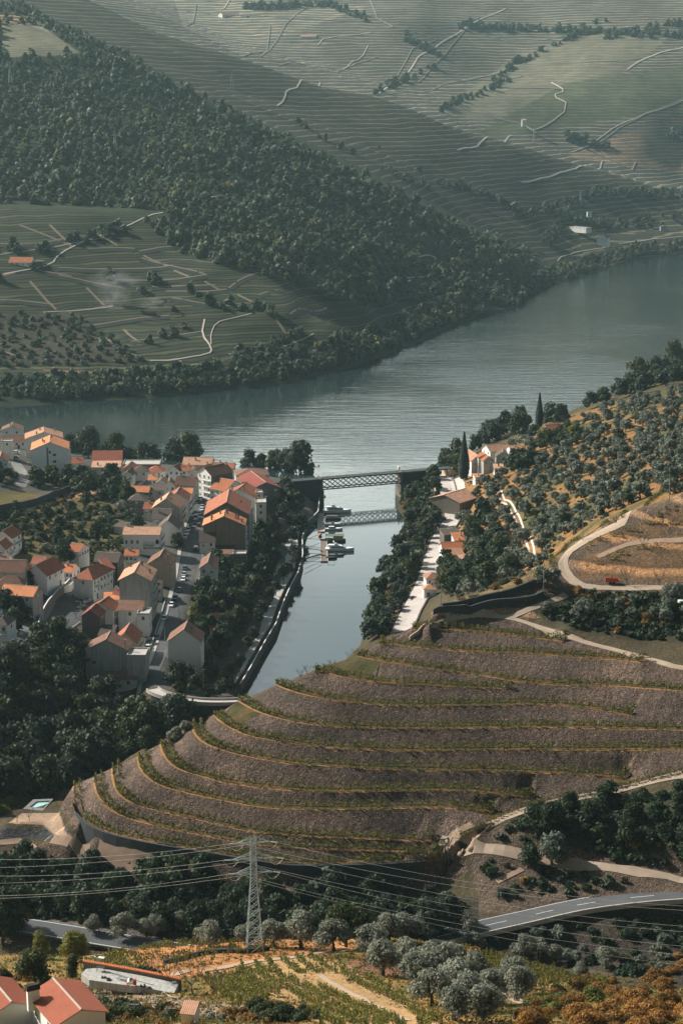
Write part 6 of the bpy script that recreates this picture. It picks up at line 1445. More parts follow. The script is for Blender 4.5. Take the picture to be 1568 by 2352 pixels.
bt = MB(); bt.box(x1-.5, x1+.5, 1.6, 2.3, .2, 2.2); bt.box(x1-.6, x1+.6, 1.5, 2.4, 2.2, 2.35); link('relay_box', bt.mesh('relay_box', [WHT]), br)
# ------------------------------------------------------------------ marina
def pontoon(c0, c1, label):
    a, b = Vector(P(*K(5,*c0),.5)), Vector(P(*K(5,*c1),.5)); d = b-a; t = thing('floating_pontoon', label, 'pontoon', a, math.atan2(d.y, d.x)-math.pi/2)
    l = d.length; mb = MB(); mb.box(-1.5, 1.5, 0, l, -.9, 0); link('deck', mb.mesh('deck', [WOODM if 'grey' in label else W['conc']]), t)
    mb = MB(); 
    for s in (-1.5, 1.5): mb.box(s-.12, s+.12, 0, l, .003, .14)
    link('kerb', mb.mesh('kerb', [FRAME]), t); return t
pontoon((405,675), (415,842), 'white floating pontoon nearest the railway bridge'); pontoon((432,908), (442,1108), 'grey floating pontoon with white kerbs nearer the camera')
def gangway(c0, c1, label, tall=True):
    a, b = Vector(P(*K(5,*c0),3.0)), Vector(P(*K(5,*c1),.9)); l = (b-a).length; mb = MB(); u = (b-a); s = Vector((-u.y, u.x, 0)).normalized()*.7
    t = thing('gangway', label, 'gangway', a)
    mb.poly([-s, s, u+s, u-s]); mb.poly([-s+Vector((0,0,-.12)), u-s+Vector((0,0,-.12)), u+s+Vector((0,0,-.12)), s+Vector((0,0,-.12))]); link('deck', mb.mesh('deck', [WOODM]), t)
    if tall:
        for sg in (-1, 1):
            mb = MB(); n = 8; up = Vector((0,0,1.1))
            for i in range(n):
                p, q = u*(i/n)+s*sg, u*((i+1)/n)+s*sg
                mb.bar(p, p+up, .05); mb.bar(p+up, q+up, .06); mb.bar(p, q+up, .04)
            mb.bar(u+s*sg, u+s*sg+up, .05); link('railing', mb.mesh('railing', [STEEL]), t)
gangway((232,718), (385,755), 'metal gangway with lattice rails to the far pontoon'); gangway((232,985), (418,1010), 'metal gangway with lattice rails to the near pontoon'); 
for i, (a, b) in enumerate([((245,662),(380,680)),((240,700),(385,722)),((248,780),(385,797)),((255,822),(392,840)),((240,905),(412,912)),((235,1035),(415,1045)),((262,1068),(420,1078)),((258,1115),(420,1110))]):
    p, q = Vector(P(*K(5,*a),2.8)), Vector(P(*K(5,*b),.8)); mb = MB(); mb.bar((0,0,0), q-p, .11, 0, 5)
    tag(link('mooring_boom', mb.mesh('mooring_boom', [STEEL]), None, p), 'slender steel mooring boom between the quay and the pontoons', 'mooring boom', 'mooring booms between quay and pontoons')
def loft(mb, secs, mi=0, closed=True):
    for s0, s1 in zip(secs[:-1], secs[1:]):
        n = len(s0)
        for k in range(n if closed else n-1): mb.poly([s0[k], s0[(k+1) % n], s1[(k+1) % n], s1[k]], mi)
    mb.poly(secs[0][::-1], mi); mb.poly(secs[-1], mi)
def hull(l, w, h, sheer=.3):
    mb = MB(); secs = []
    for t in np.linspace(0, 1, 9):
        x = (t-.5)*l; b = w/2*(1-max(0, t-.45)**2/.3025)**.8 if t < 1 else .02; b = max(b, .03); hh = h*(1+sheer*t*t); k = -.35+.25*max(0, t-.7)
        secs.append([(x, -b, hh), (x, -b*.92, hh*.35), (x, -b*.55, k), (x, b*.55, k), (x, b*.92, hh*.35), (x, b, hh)])
    loft(mb, secs); return mb
def yacht(px, l, label, style, rz=0, col=None):
    p = P(*K(5,*px), 0); t = thing('motor_yacht' if style == 0 else 'boat', label, 'yacht' if style == 0 else 'boat', p, rz)
    w = l*.29; hm_ = hull(l, w, l*.10); link('hull', hm_.mesh('hull', [col or WHT], False), t)
    mb = MB()
    if style == 0:
        mb.frus(-l*.38, l*.22, -w*.36, w*.36, l*.11, -l*.36, l*.06, -w*.3, w*.3, l*.2); link('cabin', mb.mesh('cabin', [WHT]), t)
        g = MB(); g.frus(-l*.30, l*.205, -w*.375, w*.375, l*.135, -l*.30, l*.12, -w*.345, w*.345, l*.172); link('window_band', g.mesh('window_band', [GLASS]), t)
        f = MB(); f.frus(-l*.42, l*.0, -w*.33, w*.33, l*.202, -l*.40, -l*.04, -w*.31, w*.31, l*.222); f.frus(-l*.2, -l*.05, -w*.22, w*.22, l*.223, -l*.2, -l*.12, -w*.2, w*.2, l*.275); link('flybridge', f.mesh('flybridge', [WHT]), t)
        a = MB(); a.bar((-l*.25,-w*.25,l*.22),(-l*.22,-w*.2,l*.33),.06); a.bar((-l*.25,w*.25,l*.22),(-l*.22,w*.2,l*.33),.06); a.box(-l*.24,-l*.2,-w*.22,w*.22,l*.33,l*.34); link('radar_arch', a.mesh('radar_arch', [WHT]), t)
    elif style == 1:
        mb.frus(-l*.3, l*.12, -w*.36, w*.36, l*.11, -l*.28, l*.02, -w*.3, w*.3, l*.21); link('cabin', mb.mesh('cabin', [WHT]), t)
        g = MB(); g.frus(-l*.26, l*.10, -w*.375, w*.375, l*.15, -l*.26, l*.055, -w*.345, w*.345, l*.19); link('window_band', g.mesh('window_band', [GLASS]), t)
    elif style == 2:                                     # covered tour boat
        mb.box(-l*.42, l*.3, -w*.42, w*.42, l*.24, l*.26); 
        for x in np.linspace(-.4, .28, 5):
            for s in (-1, 1): mb.bar((x*l, s*w*.4, l*.1), (x*l, s*w*.4, l*.24), .05)
        link('canopy', mb.mesh('canopy', [W['dgrey']]), t); r = MB(); r.box(-l*.45, l*.3, -w*.46, -w*.44, l*.105, l*.15); r.box(-l*.45, l*.3, w*.44, w*.46, l*.105, l*.15); link('stripe', r.mesh('stripe', [RED]), t)
    elif style == 3:                                     # open boat
        mb.frus(-l*.05, l*.1, -w*.3, w*.3, l*.11, -l*.03, l*.03, -w*.28, w*.28, l*.19, 0); link('windscreen', mb.mesh('windscreen', [GLASS]), t)
        e = MB(); e.frus(-l*.53, -l*.47, -w*.12, w*.12, -.1, -l*.54, -l*.48, -w*.1, w*.1, l*.19); link('outboard_motor', e.mesh('outboard_motor', [BLK]), t)
    return t
yacht((555,672), 14, 'large white motor yacht nearest the railway bridge', 0); yacht((580,1015), 13, 'large white motor yacht moored at the near pontoon', 0, -.06)
yacht((520,735), 7.6, 'dark covered boat with a red stripe behind the large white yacht', 2, 0, W['dgrey']); yacht((515,785), 8.5, 'low white speedboat between the covered boat and the cabin boat', 3); yacht((525,828), 8.5, 'small grey cabin boat beside the greenish workboat', 1)
yacht((545,1060), 7, 'small grey boat hidden behind the near white yacht', 3, 0, W['dgrey']); yacht((446,530), 3.6, 'tiny dark boat moored behind the bridge pillar', 3, 1.57, W['dgrey'])
t = yacht((404,880), 4.2, 'small boat under an orange cover on the quay side of the pontoons', 3, 1.5, W['dgrey']); mb = MB(); mb.lathe([(1.05,.35),(1.0,.8),(.6,1.2),(0,1.3)], 12); q = link('cover', mb.mesh('cover', [ORG], True), t); q.scale = (1.6,.85,1)
t = thing('workboat', 'greenish flat-topped workboat with a grey side panel', 'boat', P(*K(5,540,930),0), 0)
GRN = mat_plain('green_grey_deck', (.16,.19,.13), .8, var=.3)
link('hull', hull(9.6, 4.2, 1.1, .05).mesh('hull', [W['dgrey']]), t); mb = MB(); mb.box(-4.6, 4.0, -2.1, 2.1, 2.9, 3.05); link('upper_deck', mb.mesh('upper_deck', [GRN]), t)
mb = MB(); mb.box(-1.0, 3.6, -2.0, 1.9, 1.15, 2.88); link('cabin', mb.mesh('cabin', [W['tan']]), t); mb = MB()
for x in np.linspace(-4.5, 3.9, 7):
    for s in (-2.05, 2.05): mb.bar((x, s, 1.1), (x, s, 4.0), .05)
for s in (-2.05, 2.05): mb.bar((-4.5, s, 4.0), (3.9, s, 4.0), .05)
link('railing', mb.mesh('railing', [GRN]), t)
t = thing('moored_raft', 'dark moored raft with a raised frame at the end of the near pontoon', 'raft', P(*K(5,505,1085),0), 0); link('hull', hull(5.0, 2.6, .8, .05).mesh('hull', [BLK]), t)
mb = MB()
for s in (-1, 1):
    mb.bar((-1.6, s, .8), (-1.6, s, 3.0), .07); mb.bar((1.4, s, .8), (1.4, s, 3.0), .07); mb.bar((-1.6, s, 3.0), (1.4, s, 3.0), .07)
mb.bar((-1.6,-1,3),(-1.6,1,3),.07); mb.bar((1.4,-1,3),(1.4,1,3),.07); link('frame', mb.mesh('frame', [BLK]), t)
# ------------------------------------------------------------------ vehicles
PAINTS = {'white': mat_plain('car_white', (.70,.70,.69), .3, .5, var=.03), 'black': mat_plain('car_black', (.022,.024,.028), .3, .5, var=.05), 'silver': mat_plain('car_silver', (.36,.37,.38), .3, .5, var=.04, metal=.4), 'blue': mat_plain('car_blue', (.03,.05,.085), .3, .5, var=.04)}
LAMP = mat_plain('lamp_glass', (.5,.5,.48), .2, .6, var=.05)
CARM = {}
def car_meshes(col, van):
    k = (col, van)
    if k in CARM: return CARM[k]
    w, l = (.98, 2.6) if van else (.88, 2.15); H = 1.15 if van else .82; top = 2.05 if van else 1.44
    b = MB()
    prof = [(-l,.35),(-l,.75),(-l*.97,H-.05),(-l*.55 if not van else -l*.97,H),(l*.5,H),(l*.93,H-.14),(l,.62),(l,.32)]
    for s in (-1, 1): b.poly([(s*w, y, z) for y, z in (prof if s < 0 else prof[::-1])])
    for (a, c) in zip(prof, prof[1:]+prof[:1]): b.poly([(-w,a[0],a[1]),(w,a[0],a[1]),(w,c[0],c[1]),(-w,c[0],c[1])][::-1])
    y0, y1, Y0, Y1 = (-l*.95, l*.55, -l*.93, l*.25) if van else (-l*.82, l*.42, -l*.55, l*.12)
    b.frus(-w*.78, w*.78, Y0, Y1, top-.05, -w*.74, w*.74, Y0+.05, Y1-.05, top)
    g = MB(); g.frus(-w*.94, w*.94, y0, y1, H+.004, -w*.78, w*.78, Y0, Y1, top-.052)
    if van: b.frus(-w*.96, w*.96, -l*.96, l*.1, H, -w*.85, w*.85, -l*.94, l*.05, top-.06)
    wh = MB(); 
    for i in range(12):
        a0, a1 = 2*math.pi*i/12, 2*math.pi*(i+1)/12
        for s in (-1, 1): wh.poly([(s*.11,0,0),(s*.11,.32*math.cos(a0),.32*math.sin(a0)),(s*.11,.32*math.cos(a1),.32*math.sin(a1))][::s])
        wh.poly([(-.11,.32*math.cos(a0),.32*math.sin(a0)),(.11,.32*math.cos(a0),.32*math.sin(a0)),(.11,.32*math.cos(a1),.32*math.sin(a1)),(-.11,.32*math.cos(a1),.32*math.sin(a1))])
    hl = MB(); hl.box(-.17, .17, -.04, .04, -.08, .08)
    CARM[k] = (b.mesh('body', [PAINTS[col]]), g.mesh('glass', [GLASS]), wh.mesh('wheel', [BLK]), hl.mesh('headlight', [LAMP]), w, l); return CARM[k]
def car(c, px, col, rz, label, van=False, group=None, y0=0, dz=.14):
    x, y = K(c, *px); h = hit(x, y, y0)
    b, g, wh, hl, w, l = car_meshes(col, van)
    t = thing('van' if van else 'parked_car', label, 'van' if van else 'car', (h[0], h[1], h[2]+dz), R(rz), 1, group)
    link('body', b, t); link('glass', g, t)
    for s in (-1, 1):
        for yy in (-l*.62, l*.62): link('wheel', wh, t, (s*(w-.09), yy, .32))
        link('headlight', hl, t, (s*w*.68, l+.0, .66))
    return t
LC = [((365,808),'black','black car parked highest in the row left of the street'),((347,838),'silver','silver car parked just below the topmost black car of the row'),((332,868),'white','white car parked in the middle of the row left of the street'),((316,900),'silver','silver car parked below the white one in the row'),((306,942),'white','white car parked second from the bottom of the row'),((292,980),'black','black car parked lowest in the row beside the street tree')]
for p, c_, lb in LC: car(2, p, c_, 184, lb)
for p, c_, rz, lb, v in [((395,770),'black',184,'dark car left of the white van in the street',0),((412,735),'white',184,'white van driving in the upper street',1),((443,690),'silver',184,'silver car behind the white van in the upper street',0),((462,655),'white',184,'white car parked at the upper bend of the street',0),((470,632),'silver',184,'silver car parked next to the bend of the street',0),((480,575),'black',150,'dark car below the four storey white block',0),((445,560),'white',150,'white car left below the four storey white block',0),((520,590),'white',170,'white car at the corner of the orange-roofed block',0),((437,795),'black',4,'dark car parked against the brown concrete building',0),((412,1015),'black',4,'dark van parked above the crossing',1),
    ((800,278),'white',100,'white car in the riverside car park',0),((1100,325),'black',20,'dark van under the huge bridge tree',1),((1145,345),'blue',20,'dark blue car beside the huge bridge tree',0)]: car(2, p, c_, rz, lb, bool(v))
for p, c_, lb in [((315,402),'black','black car driving below the zebra crossing'),((307,455),'silver','silver car just ahead of a white one in the street'),((299,500),'white','white car following a silver one in the street'),((262,597),'black','black car in the middle of the lower street'),((227,667),'black','black car beside the long terrace wall of the lower street'),((193,730),'white','white car below two black cars in the lower street'),((131,850),'white','white car at the widest part of the lower street'),((57,1020),'black','black car parked at the pale pavement corner')]: car(4, p, c_, 176, lb)
for p, c_, rz, lb, v in [((1335,1075),'black',176,'dark van near the bottom end of the street',1),((1325,1115),'white',176,'white car parked second from the bottom end of the street',0),((1310,1160),'white',176,'white car parked last at the bottom end of the street',0),((380,685),'black',170,'dark car parked in the steep lane',0),((882,640),'white',110,'white car parked under the white corner house',0),((945,590),'black',125,'dark car right of the white car in the side street',0),((985,565),'black',125,'black car at the far end of the side street',0),((795,692),'silver',140,'silver car in the shadow of the tall lane wall',0),((732,748),'black',150,'black car lowest in the side street',0),((765,712),'blue',140,'dark blue car between the silver and the black car',0)]: car(3, p, c_, rz, lb, bool(v))
for p, c_, lb in [((138,368),'white','white car on the small upper car park'),((138,415),'black','black car in front of the white one on the upper car park'),((130,300),'black','dark car under the low garage roof')]: car(1, p, c_, 95, lb)
for p, c_, rz, lb, v in [((768,955),'white',-20,'white van parked at the bend of the right-hand road',1),((802,915),'silver',-20,'grey car behind the white van on the right-hand road',0),((838,850),'black',0,'dark car on the water side of the right-hand road',0),((972,838),'black',-6,'dark van parked on the house side of the right-hand road',1)]: car(6, p, c_, rz, lb, bool(v), y0=520)
car(0, (410,838), 'white', 95, 'white van on the far riverside road', True, y0=1150, dz=.8); car(6, (1080,525), 'silver', 80, 'silver car in the yard behind the pale barn', y0=520); car(8, (605,722), 'white', 80, 'white car beside the red-roofed farmhouse', y0=520); car(5, (158,352), 'white', 95, 'white car parked beside the railway line near the huge tree', y0=600, dz=.3)
h = hit(1404, 1341, 400); t = thing('farm_trailer', 'red farm trailer standing on the farm road', 'trailer', (h[0],h[1],h[2]+.1), R(-4)); mb = MB(); mb.box(-1.9,1.9,-.9,.9,.7,.8); mb.box(-1.9,1.9,-.9,-.84,.803,1.35); mb.box(-1.9,1.9,.84,.9,.803,1.35); mb.box(-1.9,-1.84,-.84,.84,.803,1.35); mb.box(1.84,1.9,-.84,.84,.803,1.35); mb.bar((1.9,0,.75),(3.2,0,.5),.06); link('body', mb.mesh('body', [RED]), t)
for x in (-.5,.6):
    for s in (-1,1): link('wheel', CARM[('black',False)][2], t, (x, s*.8, .35), R(90), 1.1)
# ------------------------------------------------------------------ poles and lamps
CONCP = mat_plain('grey_pole', (.30,.31,.31), .8, var=.2)
def pole(base, top, c, label, name='utility_pole', cat='pole', y0=0, lamp=False, r=.14, hgt=None):
    x, y = K(c, *base); h = hit(x, y, y0); yt = K(c, *top)[1]; dep = h[1]*cp-(h[2]-CAMZ)*sp
    H = hgt or (y-yt)*dep/F/cp; t = thing(name, label, cat, h); mb = MB(); mb.bar((0,0,-.4),(0,0,H), r, 0, 6, r*.6); link('pole', mb.mesh('pole', [CONCP]), t)
    if lamp: mb = MB(); mb.bar((0,0,H-.1),(-1.3,0,H+.1),.06,0,4); link('arm', mb.mesh('arm', [CONCP]), t); mb = MB(); mb.frus(-1.8,-1.2,-.14,.14,H+.02,-1.75,-1.25,-.08,.08,H+.18); link('lamp_head', mb.mesh('lamp_head', [STEEL]), t)
    else: mb = MB(); mb.box(-.7,.7,-.06,.06,H-.5,H-.4); [mb.bar((q,0,H-.4),(q,0,H-.15),.05) for q in (-.6,0,.6)]; link('crossarm', mb.mesh('crossarm', [CONCP]), t)
    return Vector(h)+Vector((0,0,H-.2))
p1 = pole((588,752),(588,520),7,'grey pole behind the dark wall next to the tiny cottage',y0=400); p2 = pole((845,625),(845,510),7,'short grey pole between the pole by the cottage and the fruit trees',y0=400); p3 = pole((1505,602),(1505,345),7,'tall grey pole at the corner of the dark dry-stone walls',y0=400)
p4 = pole((665,1705),(668,1480),8,'grey pole at the bend of the dirt track',y0=400); p5 = pole((1440,1345),(1440,1160),8,'grey pole high on the ridge at the right edge',y0=400)
pole((480,1500),(478,1280),4,'tall pole in the kitchen garden beside the road bridge',y0=480); pole((1068,1525),(1068,1405),6,'slim pole in front of the dark thicket right of the cottage',y0=400)
for b, tp, lb in [((355,690),(355,505),'street lamp on the pavement of the middle street'),((262,850),(262,700),'street lamp below the middle one'),((135,1080),(135,920),'street lamp at the pale pavement corner')]: pole(b, tp, 4, lb, 'street_lamp', 'street lamp', 480, True, .09)
pole((325,1000),(322,825),3,'street lamp at the lower end of the steep lane','street_lamp','street lamp',480,True,.1); pole((728,785),(728,685),3,'street lamp in the shaded side street','street_lamp','street lamp',480,True,.1); pole((888,600),(890,530),3,'street lamp near the white corner house','street_lamp','street lamp',480,True,.09)
for b, tp, lb in [((668,1185),(668,1020),'pole on the parapet below the bend of the right-hand road'),((755,985),(755,885),'pole beside the white van'),((843,820),(840,710),'pole left of the right-hand road above the dark car'),((806,655),(806,570),'pole near the railway underpass'),((905,640),(905,560),'short pole on the wall between the lanes')]: pole(b, tp, 6, lb, y0=520, r=.1)
pole((203,895),(200,700),7,'pole at the lowest bend of the right-hand road',y0=520, r=.1)
for b, tp, lb in [((775,625),(775,520),'pole right of the tall apartment block'),((250,540),(250,440),'thin pole in the bushes under the upper car park'),((48,240),(48,130),'pole in front of the top left gabled house'),((845,440),(845,385),'lamp post near the red lean-to roof')]: pole(b, tp, 1, lb, y0=480, r=.09)
pole((0,0),(0,0),0,'',hgt=.01) if False else None
# communications mast on the crest and far lattice pylons
def lattice(loc, H, w0, w1, label, name='lattice_mast', seg=10, r=.06, mat=None, arms=()):
    t = thing(name, label, 'pylon' if arms else 'mast', loc); mb = MB()
    def cr(z): 
        s = w0+(w1-w0)*min(1, z/(H*.8)); return [Vector((a*s/2, b*s/2, z)) for a, b in ((-1,-1),(1,-1),(1,1),(-1,1))]
    for k in range(4): mb.tube([cr(z)[k] for z in (-.3, H*.8, H)], r*1.35, 0, 4)
    link('leg', mb.mesh('leg', [mat or STEEL]), t); mb = MB(); zs = [H*(1-(1-i/seg)**1.25) for i in range(seg+1)]
    for z0, z1 in zip(zs[:-1], zs[1:]):
        a, b = cr(z0), cr(z1)
        for k in range(4): mb.bar(a[k], b[(k+1) % 4], r*.8); mb.bar(a[(k+1) % 4], b[k], r*.8); mb.bar(b[k], b[(k+1) % 4], r*.6)
    link('bracing', mb.mesh('bracing', [mat or STEEL]), t)
    for z, l in arms:
        mb = MB()
        for s in (-1, 1):
            tip = Vector((s*l, 0, z))
            for b in (-.35, .35): mb.bar((s*w1/2, b, z+.0), tip, r*.9); mb.bar((s*w1/2, b, z+.9), tip, r*.8)
            mb.bar((s*(w1/2+(l-w1/2)*.5), -.17, z), (s*(w1/2+(l-w1/2)*.5), .17, z+.45), r*.7)
        link('crossarm', mb.mesh('crossarm', [mat or STEEL]), t)
    return t
h = hit(*K(8,490,660), 520); lattice(h, 11, .9, .5, 'grey lattice mast above the red-roofed farmhouse', r=.07)
for (x, y, H, lb) in [(25,192,22,'faint lattice pylon at the left edge of the far wood'),(265,348,20,'faint lattice pylon standing out of the middle of the far wood'),(533,205,26,'faint lattice pylon on the dark far terraces'),(1225,328,30,'faint lattice pylon below the white hut'),(1332,472,20,'faint lattice pole over the far terraces at the right')]:
    h = hit(x, y, 1150); lattice(h, H, 4, 1, lb, 'power_pylon', 8, .16, None, ((H*.75, 4),(H*.9, 3.2)))
# ------------------------------------------------------------------ foreground power pylon
h = hit(585, 2186, 0); base = Vector(h); dep = h[1]*cp-(h[2]-CAMZ)*sp; PH = (2188-1908)*dep/F/cp*1.0
sc_ = PH/22.0
PST = mat_plain('pylon_steel', (.27,.34,.345), .55, .4, var=.15)
t = thing('power_pylon', 'tall galvanised lattice pylon with glass insulators in the foreground', 'pylon', base, R(8))
def cr(z):
    s = 2.9*(1-min(z, 14)/14)+1.05*(min(z, 14)/14) if z < 14 else 1.05-.1*(z-14)/8
    return [Vector((a*s/2, b*s/2, z))*sc_ for a, b in ((-1,-1),(1,-1),(1,1),(-1,1))]
for k in range(4): mb = MB(); mb.tube([cr(z)[k] for z in (-.4, 14, 21.6)], .085, 0, 4); link('leg', mb.mesh('leg', [PST]), t)
mb = MB(); zs = [0, 2.1, 4.0, 5.7, 7.3, 8.8, 10.2, 11.5, 12.8, 14, 15.1, 16.2, 17.3, 18.4, 19.5, 20.6, 21.6]
for z0, z1 in zip(zs[:-1], zs[1:]):
    a, b = cr(z0), cr(z1)
    for k in range(4): mb.bar(a[k], b[(k+1) % 4], .045); mb.bar(a[(k+1) % 4], b[k], .045)
    if int(z0*10) % 3 == 0:
        for k in range(4): mb.bar(b[k], b[(k+1) % 4], .045)
link('bracing', mb.mesh('bracing', [PST]), t)
TIPS = {}
for lv, (z, l) in enumerate([(15.0, 3.3), (17.6, 3.9), (20.6, 2.9)]):
    mb = MB()
    for s in (-1, 1):
        tip = Vector((s*l, 0, z))*sc_; TIPS[(lv, s)] = tip
        for b in (-.45, .45):
            mb.bar(Vector((s*.45, b, z))*sc_, tip, .055); mb.bar(Vector((s*.45, b, z+1.0))*sc_, tip, .05)
            for q in (.3, .6): mb.bar(Vector((s*.45, b, z))*sc_*(1-q)+tip*q, Vector((s*.45, b, z+1))*sc_*(1-q)+tip*q, .035)
    link('crossarm', mb.mesh('crossarm', [PST]), t)
INS = mat_plain('glass_insulator', (.55,.60,.58), .2, .6, var=.05)
Mt = Matrix.Translation(base) @ Matrix.Rotation(R(8), 4, 'Z')
CAB = mat_plain('aluminium_cable', (.50,.51,.49), .4, .5, var=.05, metal=.2)
ends = {(-1,2):[(-260,1962,330)],(-1,1):[(-260,2000,330)],(-1,0):[(-260,2052,330)],(1,2):[(1850,2090,300)],(1,1):[(1850,2140,300)],(1,0):[(1850,2190,300)]}
alt = {(-1,2):(-260,1990,330),(-1,1):(-260,2026,330),(-1,0):(-260,2062,330),(1,2):(1850,2100,300),(1,1):(1850,2152,300),(1,0):(1850,2212,300)}
def sagline(a, b, sag, n=24): return [a.lerp(b, i/n)-Vector((0,0,sag*4*(i/n)*(1-i/n))) for i in range(n+1)]
for (lv, s), tip in TIPS.items():
    w0 = Mt @ tip
    for side_ in (-1, 1):
        e = (ends if s < 0 else alt)
        x, y, D = (ends[(side_, lv)][0] if s*side_ > 0 else alt[(side_, lv)])
        tgt = Vector(PD(x, y, D)); d = (tgt-w0).normalized(); i0, i1 = w0+d*.15, w0+d*1.5
        loc = Mt.inverted(); mb = MB()
        a, b = loc @ i0, loc @ i1
        for q in range(8):
            c0 = a.lerp(b, q/8); c1 = a.lerp(b, (q+.5)/8); mb.bar(c0, c1, .17, 0, 8, .09)
        link('insulator', mb.mesh('insulator', [INS]), t)
        o = i1; mb = MB(); mb.tube([p-o for p in sagline(i1, tgt, 2.0 if side_ < 0 else 3.2)], .027, 0, 4)
        nm = {0:'lowest',1:'middle',2:'topmost'}[lv]
        tag(link('power_cable', mb.mesh('power_cable', [CAB]), None, o), '%s power cable running %s from the %s arm tip of the foreground pylon' % (nm, 'left' if side_ < 0 else 'right', 'left' if s < 0 else 'right'), 'cable')
    dr = MB(); a = w0; 
    l1, l2 = Mt @ (tip+Vector((-1.4,0,-.05))), Mt @ (tip+Vector((1.4,0,-.05))); li = Mt.inverted()
    dr.tube([li @ p for p in sagline(l1, l2, 1.3, 8)], .035, 0, 4); link('jumper_wire', dr.mesh('jumper_wire', [CAB]), t)
for (a, x, y, lb) in [((0,0,13.4), -260, 2210, 'thin lower wire running left from the foreground pylon'),((0.4,0,13.4), 1850, 2242, 'lowest thin wire running right from the foreground pylon')]:
    w0 = Mt @ (Vector(a)*sc_); tgt = Vector(PD(x, y, 320)); mb = MB(); mb.tube([p-w0 for p in sagline(w0, tgt, 3)], .028, 0, 4); tag(link('power_cable', mb.mesh('power_cable', [CAB if a[0] else IRON]), None, w0), lb, 'cable')
# ------------------------------------------------------------------ pool
wz = hit(90,1850,0)[2]+.5
t = thing('swimming_pool', 'turquoise swimming pool in a grey deck at the left end of the vineyard hill', 'swimming pool', P(88,1848,wz))
o_ = P(88,1848,wz); dk = [P(53,1858,wz),P(77,1836,wz),P(123,1834.5,wz),P(99,1862,wz)]; iw = [P(68,1853.5,wz),P(85,1840.5,wz),P(116,1839,wz),P(101,1856,wz)]
mb = MB(); D_ = rel(dk, o_); I_ = rel(iw, o_)
for k in range(4):
    j = (k+1) % 4; mb.poly([D_[k], I_[k], I_[j], D_[j]]); dn = lambda p, q: (p[0], p[1], p[2]-q)
    mb.poly([D_[j], dn(D_[j],3), dn(D_[k],3), D_[k]]); mb.poly([I_[k], dn(I_[k],1.2), dn(I_[j],1.2), I_[j]])
link('deck', mb.mesh('deck', [G_SIDE]), t); mb = MB(); mb.poly([dn(p,1.2) for p in I_]); link('basin', mb.mesh('basin', [mat_plain('pool_tiles', (.30,.52,.50), .4, var=.1)]), t)
mb = MB(); mb.poly([dn(p,.3) for p in I_]); pw, tt, bb = newmat('pool_water'); bb.inputs['Base Color'].default_value = (.35,.60,.58,1); bb.inputs['Roughness'].default_value = .05; bb.inputs['Specular IOR Level'].default_value = .6; link('pool_water', mb.mesh('pool_water', [pw]), t)
# hose coil and barrels
h = hit(1016,1925,0); mb = MB()
for k in range(4):
    r = 1.25+.07*k; mb.tube([(r*math.cos(a), r*math.sin(a), .12+.1*(k % 2)) for a in np.linspace(0, 6.283, 22)], .06, 0, 5)
tag(link('pipe_coil', mb.mesh('pipe_coil', [BLK]), None, (h[0],h[1],h[2]+.1)), 'coil of dark pipe lying beside the track junction', 'pipe coil')
for i, (x, m_, lb) in enumerate([(1512,RED,'red'),(1522,BLK,'black'),(1532,BLK,'second black'),(1543,ORG,'orange'),(1552,RED,'dark red')]):
    h = hit(x, 1391, 400); mb = MB(); mb.lathe([(0,0),(.42,0),(.45,.3),(.42,.9),(.3,.95),(0,.95)], 10); tag(link('barrel', mb.mesh('barrel', [m_]), None, (h[0],h[1],h[2])), lb+' barrel in the row of containers under the farm road', 'barrel')
h = hit(1563, 1391, 400); mb = MB(); mb.lathe([(0,0),(1.0,0),(1.0,1.6),(.8,1.7),(0,1.7)], 14); tag(link('water_tank', mb.mesh('water_tank', [WHT]), None, (h[0],h[1],h[2])), 'round pale water tank at the right end of the container row', 'tank')
# ------------------------------------------------------------------ foreground house, workshop yard
hf = H_('foreground white house with a bright red tiled roof at the bottom left corner', 9, (515,640), (935,590), 3.2, 8.4, .95, 'y', 'clean', 'new', (0,0), (0,1), (1,2), rot=31, base=4, ov=.35)
hg = H_('left wing with a matching red tiled roof joined to the bottom left corner house', 9, (-60,600), (262,492), 3.2, 7.5, .95, 'y', 'clean', 'new', (0,0), (0,0), (1,2), rot=31, base=4, ov=.35, name='house_wing', w=5.4)
h = Vector(P(*K(9,300,430), hf.location.z+3.7)); t = thing('chimney_stack', 'wide white chimney with a black cowl on the red tiled roof', 'chimney', h, R(27)); mb = MB(); mb.box(-.75,.75,-.3,.3,-1.6,1.15); link('stack', mb.mesh('stack', [W['clean']]), t); mb = MB(); mb.frus(-.85,.85,-.4,.4,1.153,-.8,.8,-.35,.35,1.75); mb.box(-.75,.75,-.3,.3,1.753,1.85); link('cowl', mb.mesh('cowl', [BLK]), t)
px_slab('concrete_platform', [(775,170),(730,215),(800,268),(1010,300),(1290,335),(1560,390),(1600,300),(1200,215),(900,160)], .35, 1.2, W['grey'], 'long concrete platform cluttered with building material', 'platform', 9)
def at9(x, y, dz=0): h = hit(*K(9, x, y)); return Vector((h[0], h[1], h[2]+dz))
pz = [o for o in COL.objects if o.name.startswith('concrete_platform')][0].location.z
def on9(x, y): return Vector(P(*K(9, x, y), pz))
w = [on9(755,128), on9(960,162), on9(1200,205), on9(1500,262), on9(1620,290)]; mb = MB(); strip(mb, rel(dens(w, .5), w[0]), .5, -1.5, .5); cw = thing('coping_wall', 'low wall capped with orange tiles behind the concrete platform', 'wall', w[0]); link('wall', mb.mesh('wall', [W['stone']]), cw)
